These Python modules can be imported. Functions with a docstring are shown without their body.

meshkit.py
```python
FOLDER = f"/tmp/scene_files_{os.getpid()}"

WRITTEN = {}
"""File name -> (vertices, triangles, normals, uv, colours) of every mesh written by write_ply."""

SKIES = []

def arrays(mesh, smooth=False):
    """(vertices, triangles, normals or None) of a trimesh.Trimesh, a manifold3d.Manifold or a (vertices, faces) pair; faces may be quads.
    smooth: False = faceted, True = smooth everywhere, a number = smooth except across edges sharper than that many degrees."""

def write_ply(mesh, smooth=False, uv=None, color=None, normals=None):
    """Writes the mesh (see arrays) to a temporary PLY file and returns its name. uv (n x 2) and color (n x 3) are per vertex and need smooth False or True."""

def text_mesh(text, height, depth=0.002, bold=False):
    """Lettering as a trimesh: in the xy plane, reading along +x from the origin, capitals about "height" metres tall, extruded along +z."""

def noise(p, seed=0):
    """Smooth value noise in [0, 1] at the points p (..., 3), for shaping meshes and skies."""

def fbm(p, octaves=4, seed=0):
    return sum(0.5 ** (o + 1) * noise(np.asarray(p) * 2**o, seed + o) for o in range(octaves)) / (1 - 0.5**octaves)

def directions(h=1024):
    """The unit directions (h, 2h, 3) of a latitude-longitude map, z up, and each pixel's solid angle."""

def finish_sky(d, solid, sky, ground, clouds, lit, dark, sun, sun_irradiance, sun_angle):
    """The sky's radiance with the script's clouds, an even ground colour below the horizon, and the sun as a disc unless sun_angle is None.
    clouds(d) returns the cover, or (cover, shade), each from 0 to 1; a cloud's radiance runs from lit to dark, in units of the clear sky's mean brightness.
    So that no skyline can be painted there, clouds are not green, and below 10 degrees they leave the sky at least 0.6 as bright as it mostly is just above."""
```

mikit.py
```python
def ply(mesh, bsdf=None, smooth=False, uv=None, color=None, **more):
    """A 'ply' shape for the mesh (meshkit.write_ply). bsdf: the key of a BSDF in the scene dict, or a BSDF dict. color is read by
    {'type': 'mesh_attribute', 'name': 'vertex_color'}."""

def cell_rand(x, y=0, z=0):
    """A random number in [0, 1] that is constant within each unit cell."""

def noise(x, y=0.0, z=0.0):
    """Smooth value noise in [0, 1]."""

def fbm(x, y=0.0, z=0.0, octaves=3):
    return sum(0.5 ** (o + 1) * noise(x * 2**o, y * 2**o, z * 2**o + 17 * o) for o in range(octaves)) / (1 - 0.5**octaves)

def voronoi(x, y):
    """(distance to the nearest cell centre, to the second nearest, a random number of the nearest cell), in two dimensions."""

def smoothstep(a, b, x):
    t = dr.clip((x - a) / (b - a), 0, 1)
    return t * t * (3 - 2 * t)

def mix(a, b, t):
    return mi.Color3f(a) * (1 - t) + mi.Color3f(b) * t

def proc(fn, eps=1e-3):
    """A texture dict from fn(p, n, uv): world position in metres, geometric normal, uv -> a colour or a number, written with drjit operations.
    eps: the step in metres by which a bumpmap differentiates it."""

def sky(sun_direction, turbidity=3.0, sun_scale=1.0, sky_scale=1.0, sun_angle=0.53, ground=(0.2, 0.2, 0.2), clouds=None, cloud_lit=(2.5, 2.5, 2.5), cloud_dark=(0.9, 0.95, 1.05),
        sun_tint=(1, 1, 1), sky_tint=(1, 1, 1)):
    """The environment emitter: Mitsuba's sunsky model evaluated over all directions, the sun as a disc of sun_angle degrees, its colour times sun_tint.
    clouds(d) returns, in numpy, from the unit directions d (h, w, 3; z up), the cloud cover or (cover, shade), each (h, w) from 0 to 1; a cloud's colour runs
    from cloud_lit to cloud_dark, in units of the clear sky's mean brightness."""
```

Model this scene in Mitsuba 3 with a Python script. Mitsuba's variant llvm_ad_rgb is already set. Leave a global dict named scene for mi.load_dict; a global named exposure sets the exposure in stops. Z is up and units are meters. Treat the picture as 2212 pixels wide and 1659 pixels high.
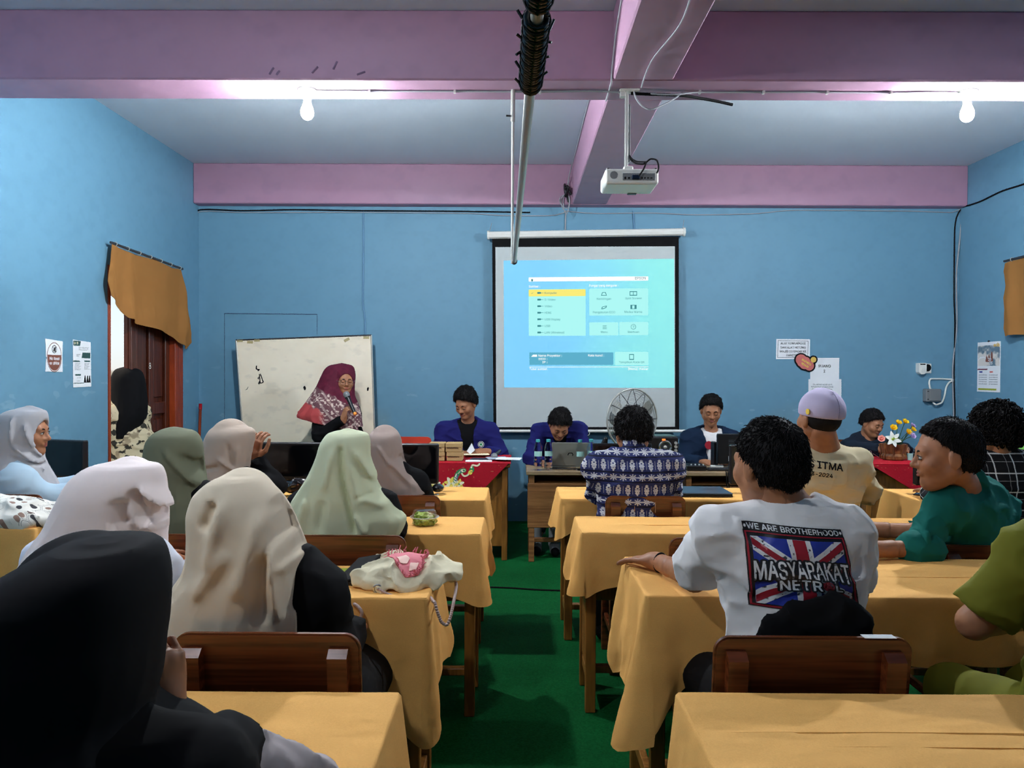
import math, random
import drjit as dr
import numpy as np, trimesh, mitsuba as mi, mikit, meshkit, manifold3d as m3
from mikit import noise, fbm, smoothstep, mix, proc
from shapely.geometry import Polygon, box as sbox, Point, LineString
from shapely.ops import unary_union
from scipy.interpolate import griddata, PchipInterpolator
T = mi.ScalarTransform4f
scene, labels = {}, {}

# ---------------------------------------------------------------- camera, sky, exposure
def _camera():
    f = np.array([-.006, 1, -.0142]); f /= np.linalg.norm(f)
    o = np.array([0, 0, 1.4])
    return {'type': 'perspective', 'fov': math.degrees(2 * math.atan(1106 / 1660)), 'fov_axis': 'x', 'near_clip': .05, 'far_clip': 200,
            'to_world': T().look_at(origin=o.tolist(), target=(o + f).tolist(), up=[-.005, 0, 1])}
scene['camera'] = _camera()
scene['sky'] = mikit.sky((-.75, .1, .8), turbidity=4.0, sun_scale=1.2, sky_scale=2.0, ground=(.30, .30, .26),
                         clouds=lambda d: np.clip(meshkit.fbm(d * 2.3 + 7, 4) * 1.6 - .35, 0, 1), cloud_lit=(1.9, 1.9, 1.9), cloud_dark=(1.1, 1.12, 1.15), sky_tint=(1.0, .98, .94))
SKY_ON = True
BULB = 1150.0
exposure = 1.28

# ---------------------------------------------------------------- helpers
def S(r, g=None, b=None):
    """sRGB 0-255 to linear"""
    if g is None: r, g, b = r
    return [((c / 255) / 12.92 if c / 255 <= .04045 else ((c / 255 + .055) / 1.055) ** 2.4) for c in (r, g, b)]
def mat(name, rgb, rough=.6, metallic=0., spec=.5, bump=None, bump_scale=1., **more):
    col = rgb if isinstance(rgb, dict) else {'type': 'rgb', 'value': S(rgb) if max(rgb) > 1.001 else list(rgb)}
    b = {'type': 'principled', 'base_color': col, 'roughness': rough, 'metallic': metallic, **({'specular': spec} if not metallic else {}), **more}
    if bump is not None: b = {'type': 'bumpmap', 'nested_texture': bump, 'scale': bump_scale, 'nested_bsdf': b}
    scene[name] = {'type': 'twosided', 'nested': b}
    return name
def key_of(name, parent=None):
    base = (parent + '__' if parent else '') + name
    k, i = base, 0
    while k in scene or k in labels or (not parent and any(q.startswith(k + '__') for q in scene)):
        i += 1; k = f'{base}_{i:03d}'
    return k
RESERVED = set()
def thing(name, label, cat, group=None):
    k, i = name, 0
    while k in RESERVED or k in scene: i += 1; k = f'{name}_{i:03d}'
    RESERVED.add(k); labels[k] = {'label': label, 'category': cat}
    if group: labels[k]['group'] = group
    return k
def part(parent, name, mesh, bsdf, smooth=30, label=None, **more):
    k = key_of(name, parent)
    scene[k] = mikit.ply(mesh, bsdf, smooth, **more)
    if label: labels[k] = {'label': label}
    return k
def solo(name, label, cat, mesh, bsdf, smooth=30, group=None, **more):
    k = thing(name, label, cat, group); scene[k] = mikit.ply(mesh, bsdf, smooth, **more); return k
def struct(name, mesh, bsdf, smooth=False, label=None, **more):
    k = name; RESERVED.add(k); scene[k] = mikit.ply(mesh, bsdf, smooth, **more); labels[k] = {'kind': 'structure'}
    if label: labels[k]['label'] = label
    return k
cat = lambda ms: trimesh.util.concatenate([m for m in ms if m is not None])
def bx(x0, x1, y0, y1, z0, z1, c=0.0):
    """axis-aligned box, its edges chamfered by c"""
    x0, x1 = min(x0, x1), max(x0, x1); y0, y1 = min(y0, y1), max(y0, y1); z0, z1 = min(z0, z1), max(z0, z1)
    c = min(c, .45 * (x1 - x0), .45 * (y1 - y0), .45 * (z1 - z0))
    if c <= 0:
        return trimesh.creation.box(bounds=[[x0, y0, z0], [x1, y1, z1]])
    P = []
    for x, sx in ((x0, 1), (x1, -1)):
        for y, sy in ((y0, 1), (y1, -1)):
            for z, sz in ((z0, 1), (z1, -1)):
                P += [(x + sx * c, y + sy * c, z), (x + sx * c, y, z + sz * c), (x, y + sy * c, z + sz * c)]
    return trimesh.convex.convex_hull(np.array(P))
def mv(m, loc=(0, 0, 0), rz=0, rx=0, ry=0, s=None):
    m = m.copy()
    if s is not None: m.apply_scale(s)
    for a, ax in ((ry, [0, 1, 0]), (rx, [1, 0, 0]), (rz, [0, 0, 1])):
        if a: m.apply_transform(trimesh.transformations.rotation_matrix(a, ax))
    m.apply_translation(loc); return m
def frames(p):
    p = np.asarray(p, float); t = np.gradient(p, axis=0); t /= np.linalg.norm(t, axis=1, keepdims=True) + 1e-12
    a = np.cross(t[0], [0, 0, 1.] if abs(t[0][2]) < .9 else [1., 0, 0]); A = []
    for i in range(len(p)):
        a = a - t[i] * (a @ t[i]); a /= np.linalg.norm(a) + 1e-12; A.append(a.copy())
    A = np.array(A); return t, A, np.cross(t, A)
def tube(p, r, n=8, closed=False):
    p = np.asarray(p, float); r = np.broadcast_to(r, (len(p),)); t, A, B = frames(p)
    th = np.arange(n) * 2 * np.pi / n
    v = p[:, None] + r[:, None, None] * (np.cos(th)[None, :, None] * A[:, None] + np.sin(th)[None, :, None] * B[:, None])
    return loft(v)
def loft(v, cap=True):
    """rings (m, n, 3) -> closed mesh"""
    m, n = v.shape[:2]; i, j = np.meshgrid(np.arange(m - 1), np.arange(n), indexing='ij')
    q = np.stack([i * n + j, i * n + (j + 1) % n, (i + 1) * n + (j + 1) % n, (i + 1) * n + j], -1).reshape(-1, 4)
    f = np.vstack([q[:, [0, 1, 2]], q[:, [0, 2, 3]]]); V = v.reshape(-1, 3)
    if cap:
        c0, c1 = len(V), len(V) + 1; V = np.vstack([V, v[0].mean(0), v[-1].mean(0)]); k = np.arange(n)
        f = np.vstack([f, np.stack([np.full(n, c0), (k + 1) % n, k], 1), np.stack([np.full(n, c1), (m - 1) * n + k, (m - 1) * n + (k + 1) % n], 1)])
    mm = trimesh.Trimesh(V, f, process=False)
    if cap and mm.volume < 0: mm = trimesh.Trimesh(V, f[:, ::-1], process=False)
    return mm
def lathe(prof, n=24, loc=(0, 0, 0)):
    prof = np.asarray(prof, float); th = np.arange(n) * 2 * np.pi / n
    v = np.stack([prof[:, :1] * np.cos(th), prof[:, :1] * np.sin(th), np.repeat(prof[:, 1:], n, 1)], -1)
    m = loft(v); m.apply_translation(loc); return m
def spline(pts, n=24):
    pts = np.asarray(pts, float); d = np.r_[0, np.cumsum(np.linalg.norm(np.diff(pts, axis=0), axis=1))]
    if len(pts) == 2: return np.array([pts[0] + (pts[1] - pts[0]) * t for t in np.linspace(0, 1, n)])
    return PchipInterpolator(d / d[-1], pts)(np.linspace(0, 1, n))
def extr(poly, d, plane='xz', at=0.0):
    """polygon extruded by d; plane xz: polygon's (x, y) is (x, z), and the slab goes from y = at to at + d; yz likewise from x = at"""
    if poly.geom_type != 'Polygon': return cat([extr(g, d, plane, at) for g in poly.geoms])
    m = trimesh.creation.extrude_polygon(poly, d, engine='earcut'); v = m.vertices.copy()
    if plane == 'xz': v = np.stack([v[:, 0], at + v[:, 2], v[:, 1]], 1); fl = True
    elif plane == 'yz': v = np.stack([at + v[:, 2], v[:, 0], v[:, 1]], 1); fl = False
    else: v = np.stack([v[:, 0], v[:, 1], at + v[:, 2]], 1); fl = False
    m = trimesh.Trimesh(v, m.faces[:, ::-1] if fl else m.faces, process=False); return m
def text(s, h, loc, face='-y', depth=.0012, bold=False, width=None, rot=0.0, center=True):
    """lettering standing on a surface that faces -y (read from the camera's side), +x or -x"""
    m = meshkit.text_mesh(s, h, depth, bold); v = m.vertices.copy()
    w = v[:, 0].max() - v[:, 0].min()
    v[:, 0] -= v[:, 0].min() + (w / 2 if center else 0)
    if width: v[:, 0] *= width / w
    c, sn = math.cos(rot), math.sin(rot); v[:, :2] = np.stack([c * v[:, 0] - sn * v[:, 1], sn * v[:, 0] + c * v[:, 1]], 1)
    if face == '-y': w3 = np.stack([v[:, 0], -v[:, 2], v[:, 1]], 1)
    elif face == '+x': w3 = np.stack([v[:, 2], v[:, 0], v[:, 1]], 1)      # on the left wall: reading direction is +y
    elif face == '-x': w3 = np.stack([-v[:, 2], -v[:, 0], v[:, 1]], 1)
    elif face == '+z': w3 = v
    return trimesh.Trimesh(w3 + np.asarray(loc), m.faces, process=False)
rng = np.random.default_rng(7)

# ---------------------------------------------------------------- materials
LX, RX, BY, FY, CZ, BZ = -3.005, 4.145, 7.25, -2.6, 3.33, 2.959
def _wall(p, n, uv):
    d = fbm(p.x * .9 + 3, p.y * .9, p.z * .9, 3)
    f = fbm(p.x * 14, p.y * 14, p.z * 14, 3)
    scuff = smoothstep(.70, .78, fbm(p.x * 9 + 11, p.y * 9, p.z * 16, 3)) * smoothstep(1.9, .7, p.z)
    c = mix(S(97, 141, 167), S(104, 148, 173), d)
    c = mix(c, S(90, 133, 159), .3 * smoothstep(.45, .75, f))
    dirty = smoothstep(.60, .8, fbm(p.x * 2 + 5, p.y * 2, p.z * 1.1, 3)) * smoothstep(1.7, .6, p.z)
    c = mix(c, S(122, 140, 138), .5 * dirty)
    return mix(c, S(140, 172, 190), .6 * scuff)
mat('paint_blue', proc(_wall), .55, spec=.3)
def _pink(p, n, uv):
    d = fbm(p.x * 1.3 + 9, p.y * 1.3, p.z * 3, 3); f = fbm(p.x * 9, p.y * 9 + 3, p.z * 9, 3)
    return mix(mix(S(160, 128, 150), S(166, 124, 148), d), S(142, 112, 136), .3 * smoothstep(.5, .8, f))
mat('paint_pink', proc(_pink), .5, spec=.3, bump=proc(lambda p, n, uv: fbm(p.x * 7 + p.y * 4, p.y * 11, p.z * 9, 3)), bump_scale=.006)
mat('paint_ceiling', proc(lambda p, n, uv: mix(S(186, 194, 204), S(168, 178, 190), fbm(p.x * .8, p.y * .8, 0, 3))), .6, spec=.2)
def _carpet(p, n, uv):
    a = fbm(p.x * 160, p.y * 160, 0, 2); d = fbm(p.x * 1.7, p.y * 1.7, 4, 3); w = fbm(p.x * .8, p.y * 7., 1, 3)
    return mix(S(5, 50, 22), S(14, 92, 44), .45 * a + .35 * d + .2 * w)
mat('carpet_green', proc(_carpet), .95, spec=.05, sheen=.3)
def wood(c0, c1, sx=6, sy=60, sz=60):
    def f(p, n, uv):
        w = fbm(p.x * .7 + 2, p.y * 2, p.z * 2, 2) * 2.2
        g = fbm(p.x * sx * .35 + w, p.y * sy + w, p.z * sz + w, 3); q = fbm(p.x * sx * 2, p.y * sy * 3, p.z * sz * 3, 2)
        return mix(c0, c1, smoothstep(.3, .72, .75 * g + .25 * q))
    return proc(f)
mat('wood_chair', wood(S(66, 28, 12), S(108, 52, 24)), .28, spec=.5, clearcoat=.4, clearcoat_gloss=.85)
mat('wood_desk', wood(S(104, 64, 22), S(150, 98, 40), 60, 60, 3), .42)
mat('wood_old', wood(S(112, 70, 36), S(150, 102, 58)), .5)
mat('wood_top', wood(S(128, 104, 76), S(164, 138, 104)), .5)
mat('black_plastic', (16, 16, 18), .35)
mat('black_matte', (7, 7, 9), .8, spec=.2)
mat('black_gloss', (6, 7, 10), .06, spec=.6)
mat('grey_plastic', (120, 122, 124), .4)
mat('dark_grey', (46, 48, 52), .5)
mat('white_plastic', (226, 226, 220), .35)
mat('white_paint', (224, 222, 216), .5)
mat('paper_white', (232, 234, 238), .8, spec=.1)
mat('ink_black', (20, 20, 24), .8, spec=.1)
mat('steel', (186, 186, 180), .3, metallic=.45)
mat('galvanised', (168, 168, 162), .35, metallic=.3)
mat('chrome', (190, 190, 190), .15, metallic=1.)
mat('cable_grey', (150, 152, 158), .6)
mat('cable_blue', (92, 134, 166), .6)
mat('lamp_glow', (240, 240, 240), .4)
# ---------------------------------------------------------------- the room
WT = .16
struct('floor', bx(LX - WT, RX + WT, FY - WT, BY + WT, -.12, 0), 'carpet_green')
struct('ceiling', bx(LX - WT, RX + WT, FY - WT, BY + WT, CZ, CZ + .15), 'paint_ceiling')
struct('wall_back', bx(LX - WT, RX + WT, BY, BY + WT, 0, CZ), 'paint_blue')
struct('wall_front', bx(LX - WT, RX + WT, FY - WT, FY, 0, CZ), 'paint_blue')
DY0, DY1, DZ = 5.63, 6.84, 2.18
wl = sbox(FY, 0, BY, CZ).difference(sbox(DY0, -1, DY1, DZ)).difference(sbox(.2, 1.25, 1.6, 2.5))
struct('wall_left', extr(wl, WT, 'yz', LX - WT), 'paint_blue')
WY0, WY1, WZ0, WZ1 = 4.6, 6.12, 1.72, 2.34
wr = sbox(FY, 0, BY, CZ).difference(sbox(WY0, WZ0, WY1, WZ1)).difference(sbox(.6, 1.45, 3.2, 2.5))
struct('wall_right', extr(wr, WT, 'yz', RX), 'paint_blue')
# concrete beams under the ceiling
struct('trim_1', bx(LX, RX, BY - .13, BY, BZ, CZ, .008), 'paint_pink', label='pink painted beam along the top of the back wall')
struct('trim_2', bx(LX, RX, 4.112, 4.412, BZ, CZ, .008), 'paint_pink', label='pink painted ceiling beam carrying the two lamps')
lbx0, lbx1 = .505, .825
struct('trim_3', bx(lbx0, lbx1, 4.412, BY - .13, BZ + .002, CZ, .008), 'paint_pink', label='pink painted lengthwise beam behind the lamp beam')
struct('trim_4', bx(lbx0, lbx1, FY, 4.112, BZ + .002, CZ, .008), 'paint_pink', label='pink painted lengthwise beam in front of the lamp beam')
struct('trim_5', bx(LX, RX, 1.0, 1.3, BZ, CZ, .008), 'paint_pink', label='pink painted ceiling beam overhead')
mat('wood_frame', wood(S(120, 42, 16), S(150, 58, 24), 60, 60, 3), .35)
mat('wood_door', wood(S(58, 22, 10), S(84, 36, 18), 60, 60, 3), .35)
def window(n, x, y0, y1, z0, z1, inward, glazed=False):
    k = f'window_{n}'; RESERVED.add(k); labels[k] = {'kind': 'structure'}
    xa, xb = (x - .11, x - .05) if inward > 0 else (x + .05, x + .11)
    fr = [bx(xa, xb, y0, y0 + .05, z0, z1), bx(xa, xb, y1 - .05, y1, z0, z1), bx(xa, xb, y0 + .05, y1 - .05, z0, z0 + .05), bx(xa, xb, y0 + .05, y1 - .05, z1 - .05, z1)]
    nm = max(1, round((y1 - y0) / .55))
    for i in range(1, nm):
        y = y0 + (y1 - y0) * i / nm; fr.append(bx(xa, xb, y - .022, y + .022, z0 + .05, z1 - .05))
    part(k, 'window_frame', cat(fr), 'wood_frame')
    xm = (xa + xb) / 2
    for i in range(nm if glazed else 0):     # the others stand open
        ya, yb = y0 + (y1 - y0) * i / nm + .03, y0 + (y1 - y0) * (i + 1) / nm - .03
        part(k, 'pane', (np.array([[xm, ya, z0 + .04], [xm, yb, z0 + .04], [xm, yb, z1 - .04], [xm, ya, z1 - .04]]), np.array([[0, 1, 2, 3]])), 'window_glass', False)
scene['window_glass'] = {'type': 'thindielectric', 'int_ior': 1.5}
window(1, RX, WY0, WY1, WZ0, WZ1, -1, True)
window(2, RX, .6, 3.2, 1.45, 2.5, -1)
window(3, LX, .2, 1.6, 1.25, 2.5, 1)
# the door: frame, fixed right leaf with panels, left half open
k = 'door_1'; RESERVED.add(k); labels[k] = {'kind': 'structure', 'label': 'double door with red-brown frame, one dark leaf closed'}
part(k, 'frame', cat([bx(LX - .13, LX + .012, DY0, DY0 + .025, 0, DZ, .004), bx(LX - .13, LX + .03, DY1 - .16, DY1, 0, DZ, .004), bx(LX - .13, LX + .025, DY0 + .05, DY1 - .16, 1.98, 2.04, .004), bx(LX - .13, LX + .025, DY0 + .05, DY1 - .16, DZ - .05, DZ, .004)]), 'wood_frame')
ly0, ly1 = 6.02, DY1 - .16; lm = (ly0 + ly1) / 2
leaf = k + '__leaf'
scene[leaf] = mikit.ply(bx(LX - .08, LX - .05, ly0, ly1, .02, 1.98), 'wood_door', False)
st = .075
for (a, b, c, d) in ((ly0, ly0 + st, .02, 1.98), (ly1 - st, ly1, .02, 1.98), (lm - st / 2, lm + st / 2, .02, 1.98)):
    part(leaf, 'stile', bx(LX - .05, LX - .02, a, b, c, d, .006), 'wood_door')
for z in (.02, .75, 1.04, 1.86):
    for a, b in ((ly0 + st, lm - st / 2), (lm + st / 2, ly1 - st)):
        part(leaf, 'rail', bx(LX - .05, LX - .021, a, b, z, z + .1, .006), 'wood_door')
for z0, z1 in ((.16, .71), (.89, 1.0), (1.18, 1.82)):
    for a, b in ((ly0 + st, lm - st / 2), (lm + st / 2, ly1 - st)):
        part(leaf, 'panel', bx(LX - .05, LX - .034, a + .022, b - .022, z0, z1, .012), 'wood_door')
part(leaf, 'door_number', text('8', .05, (LX - .0195, ly0 + .30, 1.42), '+x'), 'white_paint', False)
scene['porch_ground_mat'] = {'type': 'twosided', 'nested': {'type': 'diffuse', 'reflectance': {'type': 'rgb', 'value': [.5, .48, .42]}}}
struct('ground_outside', bx(-14, LX - WT, -6, 14, -.3, -.06), 'porch_ground_mat', label='pale sunlit ground outside the door')
# bulbs on the lamp beam
def bulb(x, label, y=4.262, power=1.0):
    t = thing('ceiling_lamp', label, 'lamp', None)
    part(t, 'socket', lathe([(.0, BZ), (.052, BZ), (.052, BZ - .012), (.03, BZ - .02), (.024, BZ - .026), (.022, BZ - .066), (.0, BZ - .066)], 20, (x, y, 0)), 'white_plastic')
    prof = [(.0, -.066), (.02, -.066), (.026, -.084), (.034, -.104), (.037, -.124), (.034, -.143), (.024, -.158), (.01, -.166), (.0, -.167)]
    kk = part(t, 'bulb', lathe([(r, BZ + z) for r, z in prof], 20, (x, y, 0)), 'lamp_glow', True)
    scene[kk]['emitter'] = {'type': 'area', 'radiance': {'type': 'rgb', 'value': [BULB * .92 * power, BULB * 1.0 * power, BULB * 1.04 * power]}, 'sampling_weight': 4.0}
bulb(-1.165, 'lit round bulb in a white socket under the pink beam, left one')
bulb(-1.165, 'bulb under the overhead beam, out of the photo above the left desks', 1.15, .45)
bulb(2.47, 'lit round bulb in a white socket under the pink beam, right one')
# ---------------------------------------------------------------- desks, cloths, chairs
def _cloth(p, n, uv):
    a = fbm(p.x * 3, p.y * 3, p.z * 3, 3); w = noise(p.x * 420, p.y * 420, p.z * 420)
    return mix(mix(S(224, 166, 92), S(236, 180, 106), a), S(208, 150, 76), .35 * w)
def _clothbump(p, n, uv):
    w = fbm(p.x * 5, p.y * 16, p.z * 5, 3) * 1.2 + .5 * fbm(p.x * 22, p.y * 22, p.z * 22, 2)
    return w
mat('cloth_orange', proc(_cloth), .9, spec=.15, sheen=.3, bump=proc(_clothbump, 2e-3), bump_scale=.006)
def desk(x0, x1, y0, y1, z, label, cat_='desk', group=None, m='wood_desk', top='wood_desk', lip=.02, apron=True, panels=False):
    t = thing('school_desk', label, cat_, group)
    th, w = .028, .042
    part(t, 'desktop', bx(x0, x1, y0, y1, z - th, z, .004), top)
    for i, xx in enumerate((x0 + .02, x1 - .02 - w)):
        for yy in (y0 + .02, y1 - .02 - w):
            part(t, 'leg', bx(xx, xx + w, yy, yy + w, 0, z - th, .003), m)
        part(t, 'stretcher', bx(xx + .009, xx + w - .009, y0 + .02 + w, y1 - .02 - w, .10, .145, .003), m)
        part(t, 'side_rail', bx(xx + .008, xx + w - .008, y0 + .02 + w, y1 - .02 - w, z - th - (.16 if not panels else z - th - .16), z - th, .002), m)
    if apron: part(t, 'front_board', bx(x0 + .03, x1 - .03, y1 - .045, y1 - .027, z - .36, z - th, .003), m)
    part(t, 'shelf', bx(x0 + .062, x1 - .062, y0 + .06, y1 - .05, z - .105, z - .09, .003), m)
    part(t, 'crossbar', bx(x0 + .062, x1 - .062, (y0 + y1) / 2 - .02, (y0 + y1) / 2 + .02, .11, .14, .003), m)
    return t
def cloth(x0, x1, y0, y1, z, label, near=.22, far=.16, left=.2, right=.2, corner=.06, seed=0, folds=1.0, cornerdrop=None, sag=0., bsdf='cloth_orange', group=None, crease_y=None):
    """a cloth lying on a desk top and hanging over its four edges; drops in metres"""
    z += .004; e = .006; x0, x1, y0, y1 = x0 - e, x1 + e, y0 - e, y1 + e; rc = .012
    L, W = x1 - x0, y1 - y0
    P, N, D, Cn = [], [], [], []
    cd = cornerdrop or {}
    def seg(a, b, nrm, drop, n, ca, cb):
        a, b = np.array(a), np.array(b); ln = np.linalg.norm(b - a)
        for s in np.linspace(0, 1, n, endpoint=False) + .5 / n:
            P.append(a + (b - a) * s); N.append(nrm)
            fa, fb = math.exp(-(s * ln / .11) ** 1.3), math.exp(-((1 - s) * ln / .11) ** 1.3)
            D.append(drop + cd.get(ca, corner) * fa + cd.get(cb, corner) * fb)
            Cn.append(math.exp(-(s * ln / .05) ** 2) + math.exp(-((1 - s) * ln / .05) ** 2))
    def arc(c, a0, drop):
        for a in np.linspace(a0, a0 + np.pi / 2, 7):
            d = np.array([math.cos(a), math.sin(a)]); P.append(np.array(c) + rc * d); N.append(d); D.append(drop); Cn.append(1.0)
    nl, nw = max(30, int(L / .010)), max(16, int(W / .010))
    seg((x0 + rc, y0), (x1 - rc, y0), (0, -1), near, nl, 'nl', 'nr'); arc((x1 - rc, y0 + rc), -np.pi / 2, (near + right) / 2 + cd.get('nr', corner))
    seg((x1, y0 + rc), (x1, y1 - rc), (1, 0), right, nw, 'nr', 'fr'); arc((x1 - rc, y1 - rc), 0, (far + right) / 2 + cd.get('fr', corner))
    seg((x1 - rc, y1), (x0 + rc, y1), (0, 1), far, nl, 'fr', 'fl'); arc((x0 + rc, y1 - rc), np.pi / 2, (far + left) / 2 + cd.get('fl', corner))
    seg((x0, y1 - rc), (x0, y0 + rc), (-1, 0), left, nw, 'fl', 'nl'); arc((x0 + rc, y0 + rc), np.pi, (near + left) / 2 + cd.get('nl', corner))
    P, N, D, Cn = np.array(P), np.array(N, float), np.array(D), np.array(Cn)
    k = np.ones(9) / 9; n = len(P)
    D = np.convolve(np.r_[D[-4:], D, D[:4]], k, 'valid')
    s = np.r_[0, np.cumsum(np.linalg.norm(np.diff(P, axis=0), axis=1))]
    q3 = np.stack([s * 5.2 + seed * 13.7, np.zeros(n), np.zeros(n) + seed], 1)
    w1 = meshkit.fbm(q3, 3, seed) - .45; w2 = meshkit.fbm(q3 * [3.1, 1, 1] + 5, 2, seed + 5) - .5
    D = D * (1 + .16 * (meshkit.noise(q3 * [.7, 1, 1], seed + 9) - .5))
    rings = []
    for tt in np.linspace(1, 0, 15):
        if tt < .001: off = np.zeros(n)
        else:
            q = np.stack([s * 9 + seed, np.full(n, tt * 3.2), np.full(n, seed * 1.)], 1)
            off = folds * (tt ** 1.1) * (.055 * w1 + .022 * w2 + .02 * (meshkit.fbm(q, 3, seed + 3) - .5)) + Cn * tt * .035 * folds + .012 * tt
            off = np.maximum(off, .002)
        rings.append(np.stack([P[:, 0] + N[:, 0] * off, P[:, 1] + N[:, 1] * off, z - D * tt], 1))
    rings.append(np.stack([P[:, 0] - N[:, 0] * .004, P[:, 1] - N[:, 1] * .004, np.full(n, z + .0035)], 1))
    c = np.array([(x0 + x1) / 2, (y0 + y1) / 2]); halfw = min(L, W) / 2
    for f in np.r_[.97, np.linspace(.9, .05, 12)]:
        q = np.stack([np.clip(P[:, 0], x0 + (1 - f) * halfw, x1 - (1 - f) * halfw), np.clip(P[:, 1], y0 + (1 - f) * halfw, y1 - (1 - f) * halfw)], 1)
        q = np.clip(q, [x0 + .004, y0 + .004], [x1 - .004, y1 - .004])
        wr = (meshkit.fbm(np.stack([q[:, 0] * 6, q[:, 1] * 14, np.full(n, seed * 3.)], 1), 3, seed) - .3) * .006
        if crease_y is not None: wr = wr + .004 * np.exp(-((q[:, 1] - crease_y) / .006) ** 2)
        rings.append(np.stack([q[:, 0], q[:, 1], z + .004 + np.maximum(wr, -.003)], 1))
    m = loft(np.array(rings), cap=False)
    last = (len(rings) - 1) * n
    a, b = np.array([rings[-1]])[0], None
    mid = trimesh.convex.convex_hull(np.vstack([rings[-1], rings[-1] - [0, 0, .001]]))
    rid = [] if crease_y is None else [tube(np.stack([np.linspace(x0 + .03, x1 - .03, 60), crease_y + .006 * np.sin(np.linspace(0, 5, 60)), np.full(60, z + .0052)], 1), .0032, 6)]
    return solo('tablecloth', label, 'tablecloth', cat([m, mid] + rid), bsdf, 40, group)
Z = .74
desk(-1.45, -.236, 1.13, 1.552, Z, 'wooden school desk under an orange cloth in front of the black-veiled person')
cloth(-1.45, -.236, 1.13, 1.552, Z, 'orange cloth on the nearest left desk, empty beside the black-veiled person', .18, .05, .2, .34, .05, 1, .45)
desk(.333, 1.75, 1.13, 1.565, Z, 'wooden school desk under an orange cloth, nearest on the right')
cloth(.333, 1.75, 1.13, 1.565, Z, 'orange cloth with a long crease on the empty nearest right desk', .2, .05, .36, .2, .05, 2, .6, crease_y=1.385)
desk(-1.45, -.258, 2.21, 2.57, Z, 'wooden school desk under the cloth that carries the white tote bag')
cloth(-1.45, -.258, 2.21, 2.57, Z, 'orange cloth under the white tote bag, hanging low at its corner', .26, .05, .2, .22, .03, 3, .8, {'nr': .16, 'fr': .06})
desk(.385, 2.0, 2.25, 2.72, Z, 'wooden school desk that the white T-shirt person leans on')
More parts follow.
